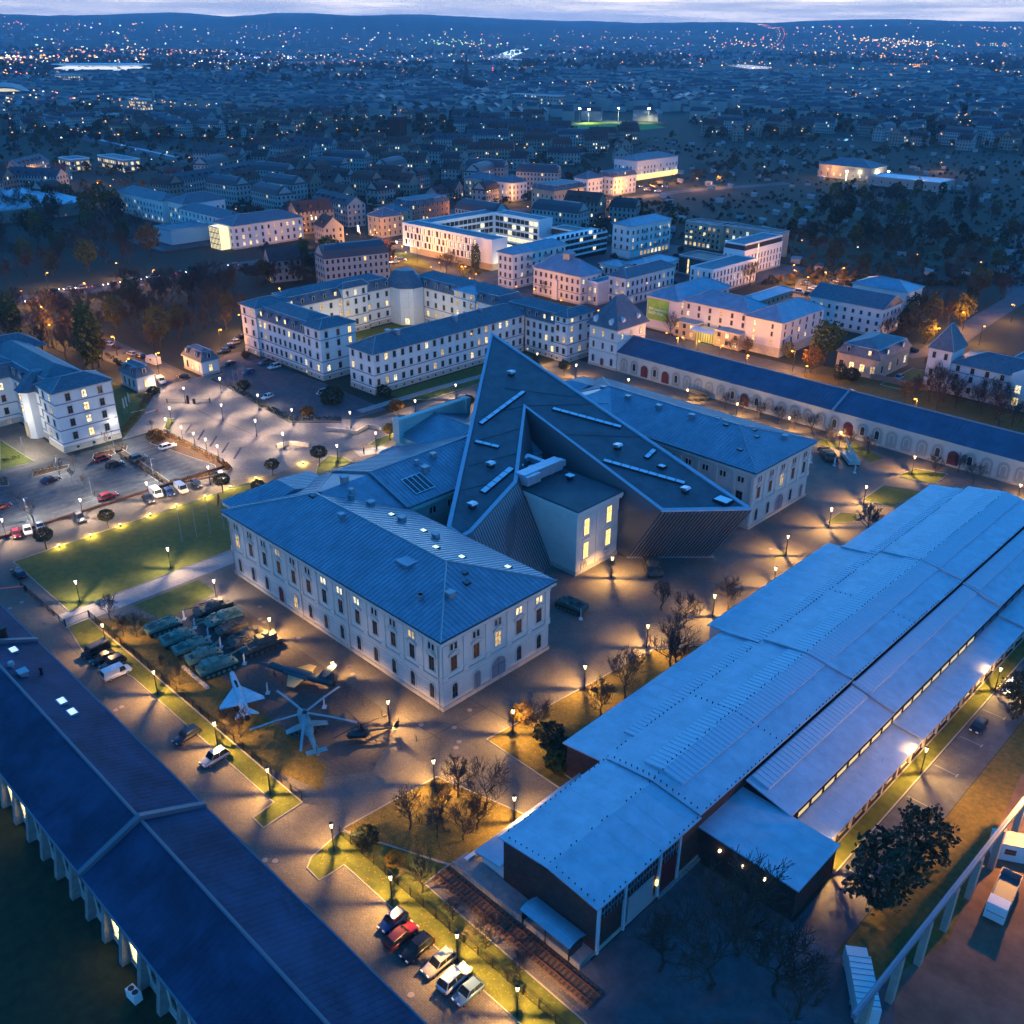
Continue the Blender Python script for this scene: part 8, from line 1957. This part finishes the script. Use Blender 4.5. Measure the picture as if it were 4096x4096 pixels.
houses.sort(); nth = 0
LOOK = ("gabled house with dark tiled roof", "broad gabled tenement with reddish roof", "terrace with slate mansard roof", "small steep-roofed cottage", "tenement with reddish mansard roof", "very long gabled row with slate roof", "compact house with dark mansard roof", "long gabled terrace with reddish roof")
def where(x, y, near=520, far=700):
    f_ = x * HV.x + y * HV.y; u_ = (x * HV.y - y * HV.x) / f_
    return ("far left", "left", "middle left", "middle", "middle right", "right", "far right")[max(0, min(6, int((u_ + .56) / .16)))], "near" if f_ < near else "middle" if f_ < far else "back"
def house_label(i, x, y):
    a, b = where(x, y); return LOOK[i] + ", " + b + " rows of the town, " + a
FARW, FARR = MB(), MB()
for f_, x, y in houses:
    ang = .25 + .5 * _nz.noise(Vector((x / 420, y / 420, 1.7))) * 2 + (PI / 2 if rg.random() < .35 else 0)
    i = rg.randrange(len(PROT)); meshes, w, d = PROT[i]
    if not free(x, y, w * .42): continue
    BLOCK.append((x, y, w * .34))
    if nth < 300:
        nth += 1
        t = thing("town_house", house_label(i, x, y), "house", (x, y, 0), ang, "town houses behind the museum quarter")
        for k_, m_ in meshes.items(): link(k_, m_, t, kind="stuff" if "windows" in k_ else None)
    else:
        ca, sa = math.cos(ang), math.sin(ang); h = rg.uniform(8, 14); hw, hd = w / 2, d / 2
        P = lambda u, v, z: (x + u * ca - v * sa, y + u * sa + v * ca, z)
        FARW.loft([[P(-hw, -hd, 0), P(hw, -hd, 0), P(hw, hd, 0), P(-hw, hd, 0)], [P(-hw, -hd, h), P(hw, -hd, h), P(hw, hd, h), P(-hw, hd, h)]], cap=False)
        FARR.loft([[P(-hw - .5, -hd - .5, h), P(hw + .5, -hd - .5, h), P(hw + .5, hd + .5, h), P(-hw - .5, hd + .5, h)], [P(-hw + 1, -.1, h + 4.5), P(hw - 1, -.1, h + 4.5), P(hw - 1, .1, h + 4.5), P(-hw + 1, .1, h + 4.5)]])
# farther quarters as one mass
for k in range(4600):
    f_ = 1500 + 5600 * rg.random() ** 1.5; u_ = rg.uniform(-.64, .64); x = HV.x * f_ + HV.y * u_ * f_; y = HV.y * f_ - HV.x * u_ * f_
    if clear(x, y) or _nz.noise(Vector((x / 900, y / 900, 9))) + .6 * _nz.noise(Vector((x / 340, y / 500, 3))) < .0: continue
    a = rg.uniform(0, 3.1); ca, sa = math.cos(a), math.sin(a); w = rg.uniform(14, 60); d = rg.uniform(10, 16); h = rg.uniform(6, 18); hw, hd = w / 2, d / 2; z0 = terr(x, y) - 1
    P = lambda u, v, z: (x + u * ca - v * sa, y + u * sa + v * ca, z + z0)
    FARW.loft([[P(-hw, -hd, 0), P(hw, -hd, 0), P(hw, hd, 0), P(-hw, hd, 0)], [P(-hw, -hd, h), P(hw, -hd, h), P(hw, hd, h), P(-hw, hd, h)]], cap=False)
    FARR.loft([[P(-hw, -hd, h), P(hw, -hd, h), P(hw, hd, h), P(-hw, hd, h)], [P(-hw + 1, -1, h + 3), P(hw - 1, -1, h + 3), P(hw - 1, 1, h + 3), P(-hw + 1, 1, h + 3)]])
fc = thing("far_town", "mass of far-off houses filling the valley up to the hills", "far town"); fc["kind"] = "stuff"
FARW.build("far_walls", M_WALLT[0], fc, kind="stuff"); FARR.build("far_roofs", M_ROOFT[2], fc, kind="stuff")
# allotment gardens on the right: little sheds, each its own
me_sw = MB().box(-2.2, 2.2, -1.7, 1.7, 0, 2.3).mesh("wall", M_WALLT[2]); me_sr = [MB().poly([(-2.6, -2.1, 2.2), (2.6, -2.1, 2.2), (2.6, 2.1, 2.9), (-2.6, 2.1, 2.9)]).mesh("roof", M_ROOFT[3]), MB().loft([[(-2.5, -2, 2.2), (2.5, -2, 2.2), (2.5, 2, 2.2), (-2.5, 2, 2.2)], [(-2.5, -.05, 3.4), (2.5, -.05, 3.4), (2.5, .05, 3.4), (-2.5, .05, 3.4)]]).mesh("roof", M_ROOFT[0])]
gd = 0; spots = []
for k in range(900):
    f_ = rg.uniform(450, 1080); u_ = rg.uniform(.05, .62); x = HV.x * f_ + HV.y * u_ * f_; y = HV.y * f_ - HV.x * u_ * f_
    if (zone(x, y) == 'g' or u_ < .14) and free(x, y, 6) and all((x - a) ** 2 + (y - b) ** 2 > 260 for a, b in spots):
        spots.append((x, y))
for x, y in spots[:150]:
    t = thing("garden_shed", " ".join(("small shed in the", where(x, y, 620, 800)[1], "rows of the dark allotment gardens,", where(x, y)[0])), "garden shed", (x, y, 0), rg.choice((.3, 1.87)), "sheds in the allotment gardens"); link("wall", me_sw, t); link("roof", me_sr[0 if rg.random() < .6 else 1], t)
# vegetation masses between the houses (too many to count): leafless and leafy crowns as one object
b1, b2 = MB(), MB()
def blob(b, x, y, r, z0, rg, n, q):
    for k in range(n):
        a = rg.uniform(0, 6.28); e = rg.uniform(.0, 1.4); t = rg.uniform(.5, 1); p = Vector((x + r * .75 * t * math.cos(a) * math.cos(e), y + r * .75 * t * math.sin(a) * math.cos(e), z0 + r * .55 + r * .9 * t * math.sin(e))); s = r * rg.uniform(.5, 1.2) * q
        u = Vector((rg.gauss(0, 1), rg.gauss(0, 1), rg.gauss(0, 1))).normalized(); v = u.orthogonal().normalized(); w = u.cross(v)
        b.poly([p - v * s, p + w * s * .8, p + v * s, p - w * s * .8]); b.poly([p - v * s, p + u * s * .8, p + v * s * .9, p - u * s * .7])
for k in range(21000):
    f_ = 430 + 5200 * rg.random() ** 2.0; u_ = rg.uniform(-.66, .66); x = HV.x * f_ + HV.y * u_ * f_; y = HV.y * f_ - HV.x * u_ * f_
    z_ = zone(x, y)
    if (z_ == 'n' and f_ < 640) or clear(x, y): continue
    if f_ > 1300 and _nz.noise(Vector((x / 900, y / 900, 9))) + .6 * _nz.noise(Vector((x / 340, y / 500, 3))) > .12: continue
    if f_ < 900 and (not free(x, y, 3) or street(x, y, 11)): continue
    b = b1 if rg.random() < .7 else b2
    if z_ == 'g':
        belt = _nz.noise(Vector((x / 130, y / 130, 6)))
        if rg.random() < .2: continue
        if belt < .05 or rg.random() < .3: blob(b, x, y, rg.uniform(1.0, 2.1), -.7, rg, 12, .5)
        else: blob(b, x, y, rg.uniform(3, 5), 1.5, rg, 22, .24)
        continue
    if z_ == 't' and rg.random() < (.45 if f_ < 1300 else .2): continue
    if f_ < 1000: blob(b, x, y, rg.uniform(2.4, 4.6), 1.2, rg, 22, .25)
    else: blob(b, x, y, rg.uniform(3.2, 6.0) * (1 + f_ / 3000), terr(x, y), rg, 7, .5)
b1.build("garden_trees", mat("bare_crown_mass", (.060, .062, .045), .95), label="dark mass of garden and street trees between the town houses", cat="trees", kind="stuff"); b2.build("autumn_garden_trees", mat("autumn_crown_mass", (.10, .06, .022), .95), label="brown autumn trees dotted through the town and gardens", cat="trees", kind="stuff")
# ---- landmarks
for (x, y, w_, d_, h_, nx, ny, lab, sd, lt) in ((-2099.6, 879.0, 60, 30, 22, 10, 6, "lit office slab before the far stadium", 141, .6), (-1245.2, 556.7, 44, 16, 10, 12, 3, "low factory with floodlit yellow front by the railway", 142, .9), (-802.9, 364.1, 46, 14, 9, 14, 3, "long school with a full row of lit windows on the left", 143, .85), (-821.5, 336.0, 22, 16, 9, 7, 4, "house with three lit gable windows on the left", 144, .6), (-1413.8, 686.3, 40, 16, 14, 10, 4, "office block with lit storeys beyond the railway", 145, .7), (-1039.5, 1109.8, 90, 18, 20, 14, 4, "long dark brick building with glowing ends in the town", 146, .15)):
    simple("lit_town_building", lab, "office building", x - w_ / 2, x + w_ / 2, y - d_ / 2, y + d_ / 2, h_, 0, nx, ny, tuple(range(1, int(h_) - 2, 4)), M_WALLT[0], M_FLATR, lt, sd, roof="flat", style="plain", w=2.2, hh=2.2)
x, y = -644.3, 225.3
sw = thing("sawtooth_hall", "flat industrial hall with pale saw-tooth roof strips at the left edge", "hall", (x, y, 0), 0)
MB().box(-40, 34, -26, 26, 0, 7).build("wall", M_WALLT[1], sw)
for k in range(8): MB().loft([[(-40, -26 + k * 6.5, 7), (-40, -20 + k * 6.5, 7), (-40, -20.4 + k * 6.5, 9)], [(34, -26 + k * 6.5, 7), (34, -20 + k * 6.5, 7), (34, -20.4 + k * 6.5, 9)]]).build("roof_strip", M_FELT, sw)

x, y = -1365.0, 1273.0
ch_ = thing("church", "dark church with a needle spire rising over the town", "church", (x, y, 0), .4)
MB().box(-5, 5, -5, 5, 0, 30).build("tower", M_ROOFT[0], ch_); MB().loft([[(-4.6, -4.6, 30), (4.6, -4.6, 30), (4.6, 4.6, 30), (-4.6, 4.6, 30)], [(-.2, -.2, 68), (.2, -.2, 68), (.2, .2, 68), (-.2, .2, 68)]]).build("spire", M_ROOFT[2], ch_); MB().box(5, 38, -8, 8, 0, 14).loft([[(5, -8.5, 14), (38, -8.5, 14), (38, 8.5, 14), (5, 8.5, 14)], [(5, -.2, 24), (38, -.2, 24), (38, .2, 24), (5, .2, 24)]]).build("nave", M_ROOFT[0], ch_)
x, y = -744.7, 606.8
rt = thing("brick_tower", "square dark brick tower among the town roofs", "tower", (x, y, 0), .3); MB().box(-6, 6, -6, 6, 0, 30).build("wall", M_BRICK, rt); MB().box(-6.6, 6.6, -6.6, 6.6, 28, 30).box(-6.3, 6.3, -6.3, 6.3, 30.02, 31).build("parapet", M_ROOFT[0], rt)
# floodlit pitch
P = pairs([-835.7, 941.3, -846.7, 998.7, -776.3, 1037.3, -732.0, 1004.8, -732.5, 959.3, -793.1, 920.0])
struct(MB().poly([(a, b, .06) for a, b in P]).build("football_pitch_lawn", mat("pitch_turf", (.16, .26, .02), .9)))
M_FLOODW = mat("floodlight_glow", (1, 1, 1), .4, emit=(.85, .9, 1), estr=60)
for k, (x, y) in enumerate(((-838.4, 988.0), (-825.3, 1030.4), (-796.3, 1054.6), (-854.9, 989.6))):
    t = thing("floodlight_mast", ("first", "second", "third", "short corner")[k] + " floodlight mast at the glowing football pitch", "floodlight", (x, y, 0), 0, "floodlight masts of the pitch"); MB().lathe([(.4, 0), (.25, 15)], 6).build("mast", M_GREYM, t); MB().box(-1.3, 1.3, -.4, .4, 15, 16.2).build("lamp_bank", M_FLOODW, t)
    if k < 3: link("lamp_light", point("pitch", 60000, (.95, 1, .5), .6, 140), t, (0, -6, 15))
# stadium, station hall and other bright places far away
x, y = -2711.5, 1227.2
sd_ = thing("stadium", "blazing white oval stadium far off at the left", "stadium", (x, y, 0), .55); b = MB(); n = 24
R = lambda rx, ry, z: [(rx * math.cos(2 * PI * k / n), ry * math.sin(2 * PI * k / n), z) for k in range(n)]
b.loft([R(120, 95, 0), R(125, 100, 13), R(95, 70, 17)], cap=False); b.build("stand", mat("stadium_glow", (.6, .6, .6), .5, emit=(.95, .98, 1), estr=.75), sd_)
b = MB().loft([R(90, 66, 18), R(132, 106, 22)], cap=False); b.build("roof_ring", M_MODW, sd_)
x, y = -1609.6, 574.9
sh_ = thing("station_hall", "arched glowing station hall with tracks fanning out at the left edge", "station", (x, y, 0), -.35); b = MB(); n = 10
b.loft([[(a, 42 * math.cos(PI * k / n), 26 * math.sin(PI * k / n)) for k in range(n + 1)] for a in (0, -160)], cap=False, close=False); b.build("roof_vault", M_ROOFT[3], sh_)
MB().poly([(0.5, 40 * math.cos(PI * k / n), 24 * math.sin(PI * k / n)) for k in range(n + 1)]).build("glass_end", mat("station_glow", (.4, .35, .2), .5, emit=(1, .8, .42), estr=.8), sh_)
struct(MB().poly([(a, b, .03) for a, b in pairs([-341.1, 613.7, -278.5, 626.3, -170.0, 558.1, -179.1, 482.2, -237.0, 434.0, -250.0, 449.7])]).build("garden_grass_ground", mat("garden_grass", (.05, .06, .03), .95, var=.5, scale=.08, det=8)))
strip_sheet("railway_ground", [-1533.1, 551.3, -1245.2, 481.8, -1085.7, 463.7, -881.6, 438.3, -737.9, 441.5], 34, .05, mat("rail_ground", (.05, .05, .055), .8)); strip_sheet("railway_line", [-1594.6, 591.9, -1211.1, 484.2, -1020.1, 452.7, -845.4, 436.4], 4, .09, mat("rail_sheen", (.22, .24, .28), .4, .5))
x, y = -1194.0, 469.1
tb_ = thing("railway_bridge", "steel truss railway bridge on the fan of tracks", "bridge", (x, y, 0), math.atan2(*reversed((Vector((-1151.5, 467.1)) - Vector((-1262.7, 480.6)))[:])))
for s in (-7, 7):
    b = MB().bar((-60, s, 1), (60, s, 1), .8, 1).bar((-56, s, 12), (56, s, 12), .8, 1)
    for k in range(10): b.tube((-60 + k * 12, s, 1.5), (-54 + k * 12, s, 12), .4, .4, 4); b.tube((-54 + k * 12, s, 12), (-48 + k * 12, s, 1.5), .4, .4, 4)
    b.build("truss_side", M_GREYM, tb_)
M_WATER = mat("river_water", (.25, .3, .36), .08, 0, spec=.8)
struct(MB().poly([(a, b, terr(a, b) + 1.5) for a, b in pairs([-3390.2, 3277.3, -3853.0, 3805.9, -4151.9, 4211.3, -4212.7, 4416.8, -3795.0, 3900.7, -3280.0, 3327.0, -3050.9, 3231.3, -2954.3, 3123.8, -3194.2, 3176.2])]).build("river_water", M_WATER))
struct(MB().poly([(a, b, 1) for a, b in pairs([-2084.7, 3181.9, -2116.4, 3350.6, -1899.7, 3173.3, -1786.3, 2974.7, -1821.7, 2927.8])]).build("lake_water", M_WATER))
struct(MB().poly([(a, b, .3) for a, b in pairs([-524.2, 1018.1, -523.0, 1039.2, -508.7, 1035.0, -507.3, 1009.0])]).build("pond_water", M_WATER))
simple("long_lit_hall", "long hall with floodlit front beyond the wood on the right", "hall", -388, -345, 738, 765, 9, 14, 8, 3, (2,), M_WALLT[0], M_SLATE, .3, 131)
simple("grey_store", "broad pale-roofed store beside the floodlit hall", "store", -338, -285, 722, 748, 6, 0, 8, 3, (2,), M_WALLT[0], M_FELT, .1, 132, roof="flat", rim=M_GREYM)
for k, (x, y) in enumerate(((-361.1, 731.9), (-353.6, 739.8), (-344.4, 749.5), (-339.0, 755.3))):
    t = thing("wall_lantern", ("first", "second", "third", "fourth")[k] + " white floodlight before the hall beyond the wood", "floodlight", (x, y, 0), 0, "floodlights at the hall beyond the wood"); MB().lathe([(.15, 0), (.1, 6)], 6).box(-.7, .7, -.4, .4, 6, 7).build("mast", mat("hall_flood", (1, 1, .9), .4, emit=(1, .88, .5), estr=20), t); link("lamp_light", point("hallflood", 2500, (1, .85, .45), .4), t, (0, -2, 6))
# market car park and shop fronts glow
link("shop_glow", MB().box(-26, 26, -.3, 0, .5, 4.2).mesh("shop_glow", mat("shop_front", (.5, .4, .2), .4, emit=(1, .72, .25), estr=1.4)), thing("shop_front", "glowing shop front under the long retail block", "shop", (-469.6, 638, 0), PI / 2))
for k, (x, y) in enumerate(((-447.5, 579.7), (-448.8, 604.6), (-444.5, 622.8), (-424.8, 526.1), (-419.3, 504.8), (-417.9, 561.8), (-415.5, 613.4), (-498.2, 495.3), (-460.2, 467.3), (-415.7, 483.1), (-408.5, 315.3), (-408.9, 325.0), (-418.0, 312.2), (-372.6, 303.3), (-373.9, 293.3), (-363.2, 304.3), (-343.8, 302.0))):
    t = thing("street_lamp", ("glowing orange street lamp on the market street, number " if k < 10 else "glowing orange street lamp at the red-lit junction, number ") + str(k % 10 + 1), "street lamp", (x, y, 0), k, "orange street lamps of the market street" if k < 10 else "orange street lamps at the junction"); link("post", me_sp, t); link("lamp_head", me_sg, t); link("lamp_light", point("sodium_far", 9000, (1.0, .42, .08), .3), t, (0, -.9, 6.4))

x, y = -440.6, 327.9
bb_ = thing("video_billboard", "small blank glowing white billboard at the junction", "billboard", (x, y, 0), -.5); MB().box(-2.4, 2.4, -.2, .2, 2, 5).build("screen", mat("screen_glow", (1, 1, 1), .4, emit=(.9, .92, 1), estr=2.2), bb_); MB().box(-.2, .2, -.2, .2, 0, 2).build("post", M_STEEL, bb_)
# ---- town lights: too many to count
LC = [("amber", (1, .38, .04), 2.6), ("warm", (1, .66, .24), 3), ("white", (.9, .95, 1), 3), ("red", (1, .08, .1), 4), ("green", (.4, 1, .3), 3), ("violet", (.55, .45, 1), 5)]
LB = [MB() for _ in LC]
def light(i, x, y, z, s):
    LB[i].loft([[(x - s, y, z), (x, y - s, z), (x + s, y, z), (x, y + s, z)], [(x - .05 * s, y, z + s), (x, y - .05 * s, z + s), (x + .05 * s, y, z + s), (x, y + .05 * s, z + s)]])
rg = random.Random(77)
for k in range(6500):
    f_ = 520 + 8500 * rg.random() ** 1.7; u_ = rg.uniform(-.62, .62); x = HV.x * f_ + HV.y * u_ * f_; y = HV.y * f_ - HV.x * u_ * f_
    dn = _nz.noise(Vector((x / 700, y / 700, 4))) + .5 * _nz.noise(Vector((x / 230, y / 230, 8)))
    if rg.random() > (.1 if f_ < 1500 else .26) + 1.0 * max(0, dn) or (zone(x, y) != 't' and rg.random() < .85): continue
    i = rg.choices(range(6), (52, 24, 12, 5, 2, 3))[0]
    light(i, x, y, terr(x, y) + rg.uniform(5, 12), max(.5, f_ * .0007) * rg.choice((.55, .7, 1.0, 1.5)))
for k in range(110):
    f0 = 560 + 3300 * rg.random() ** 1.4; u0 = rg.uniform(-.6, .6); x = HV.x * f0 + HV.y * u0 * f0; y = HV.y * f0 - HV.x * u0 * f0
    if zone(x, y) != 't': continue
    a = .25 + .9 * _nz.noise(Vector((x / 420, y / 420, 1.7))) + rg.choice((0, PI / 2)); n = rg.randrange(5, 14)
    for j in range(n):
        px_, py_ = x + math.cos(a) * j * 28, y + math.sin(a) * j * 28
        if not clear(px_, py_): light(0 if rg.random() < .8 else 1, px_, py_, 8 + terr(px_, py_), max(.55, math.hypot(px_, py_) * .0008))
def cluster(cx, cy, sx, sy, n, ws, k=1.0):
    for _ in range(n):
        x, y = rg.gauss(cx, sx), rg.gauss(cy, sy); f_ = math.hypot(x, y); light(rg.choices(range(6), ws)[0], x, y, terr(x, y) + rg.uniform(4, 20), max(.4, f_ * .0007) * rg.uniform(.6, 1.5) * k)
cluster(-3684.2, 1375.7, 150, 150, 60, (5, 5, 2, 2, 0, 0), 1.5); cluster(-1470.8, 521.1, 60, 40, 40, (3, 5, 2, 3, 0, 0)); cluster(-1596.3, 590.0, 50, 25, 30, (1, 5, 1, 0, 0, 0)); cluster(-4000.9, 1505.2, 60, 220, 50, (4, 5, 1, 2, 0, 0), 1.5); cluster(-2490.2, 909.1, 90, 70, 45, (4, 4, 3, 2, 0, 1)); cluster(-4972.4, 2367.7, 320, 160, 90, (6, 3, 1, 1, 0, 0)); cluster(-4846.3, 2578.5, 300, 120, 60, (6, 4, 1, 0, 0, 0)); cluster(-2929.2, 1639.2, 140, 90, 40, (1, 1, 5, 0, 0, 1)); cluster(-3639.2, 2261.4, 130, 70, 30, (0, 0, 3, 0, 0, 4)); cluster(-4960.8, 4526.3, 260, 160, 50, (0, 2, 1, 0, 5, 0)); cluster(-3169.3, 2495.2, 380, 220, 90, (1, 4, 3, 0, 0, 1)); cluster(-1407.5, 1399.5, 180, 90, 60, (2, 4, 3, 0, 0, 0)); cluster(-1105.3, 1417.7, 160, 60, 50, (4, 4, 2, 0, 0, 0)); cluster(-3257.5, 5743.1, 480, 240, 90, (5, 4, 1, 1, 0, 0)); cluster(-3091.9, 6608.6, 160, 120, 70, (1, 6, 2, 0, 0, 0)); cluster(-2762.6, 6590.8, 420, 200, 60, (5, 3, 1, 0, 1, 0)); cluster(-2305.3, 4807.5, 200, 110, 50, (6, 2, 0, 0, 0, 0)); cluster(-754.9, 1612.0, 55, 40, 12, (5, 3, 0, 0, 0, 0)); cluster(6949.2, -5053.9, 700, 500, 70, (1, 4, 4, 1, 0, 0)); cluster(-589.3, 1414.9, 90, 60, 16, (5, 2, 0, 1, 0, 0)); cluster(-1391.7, 634.4, 60, 30, 24, (4, 4, 1, 0, 0, 0)); cluster(-494.2, 517.9, 14, 10, 6, (4, 2, 0, 0, 0, 0))
def line(pts, n, i, jit, s):
    P = pairs(pts)
    for k in range(n):
        t = k / (n - 1) * (len(P) - 1); j = min(len(P) - 2, int(t)); x = P[j][0] + (P[j + 1][0] - P[j][0]) * (t - j) + rg.gauss(0, jit); y = P[j][1] + (P[j + 1][1] - P[j][1]) * (t - j) + rg.gauss(0, jit); light(i, x, y, terr(x, y) + 8, s)
line([-6559.9, 3414.1, -6610.2, 3678.5, -6661.2, 3965.7, -6882.0, 4355.8], 7, 0, 0, 3.4); line([-618.4, 958.5, -615.8, 1022.0, -675.7, 1188.3], 7, 0, 0, .9); line([-689.4, 1425.3, -727.7, 1549.4, -783.7, 1701.4], 6, 0, 0, 1.0); line([-828.9, 1649.3, -836.7, 1728.8], 4, 0, 0, 1.2)
# traffic on the climbing motorway
for (i, d_) in ((1, -14), (3, 18)):
    for k in range(26):
        t = k / 25; f_ = 5400 + 5200 * t; u_ = .2225 + .018 * math.sin(t * 4.2) + .020 * t; x = HV.x * f_ + HV.y * (u_ * f_ + d_); y = HV.y * f_ - HV.x * (u_ * f_ + d_); light(i, x, y, terr(x, y) + 6, f_ * .0006)
tl = thing("town_lights", "countless street lamps and lit windows twinkling across the far town", "town lights"); tl["kind"] = "stuff"
for b, (nm, c, e) in zip(LB, LC):
    if b.f: b.build(nm + "_lights", mat("town_light_" + nm, (.1, .1, .1), .5, emit=c, estr=e), tl, kind="stuff")

# ================================================================ evening haze
mh = bpy.data.materials.new("haze_air"); mh.use_nodes = True
_t = mh.node_tree; _t.nodes.clear()
_o = _t.nodes.new("ShaderNodeOutputMaterial"); _v = _t.nodes.new("ShaderNodeVolumePrincipled")
_v.inputs["Color"].default_value = (0.55, 0.76, 1.0, 1)
_v.inputs["Density"].default_value = 0.00007
_t.links.new(_v.outputs[0], _o.inputs["Volume"])
mh.cycles.homogeneous_volume = True
MB().box(-15500, 15500, -15500, 15500, -12, 420).build("haze", mh, label="blue evening haze over the whole valley", cat="haze", kind="stuff")
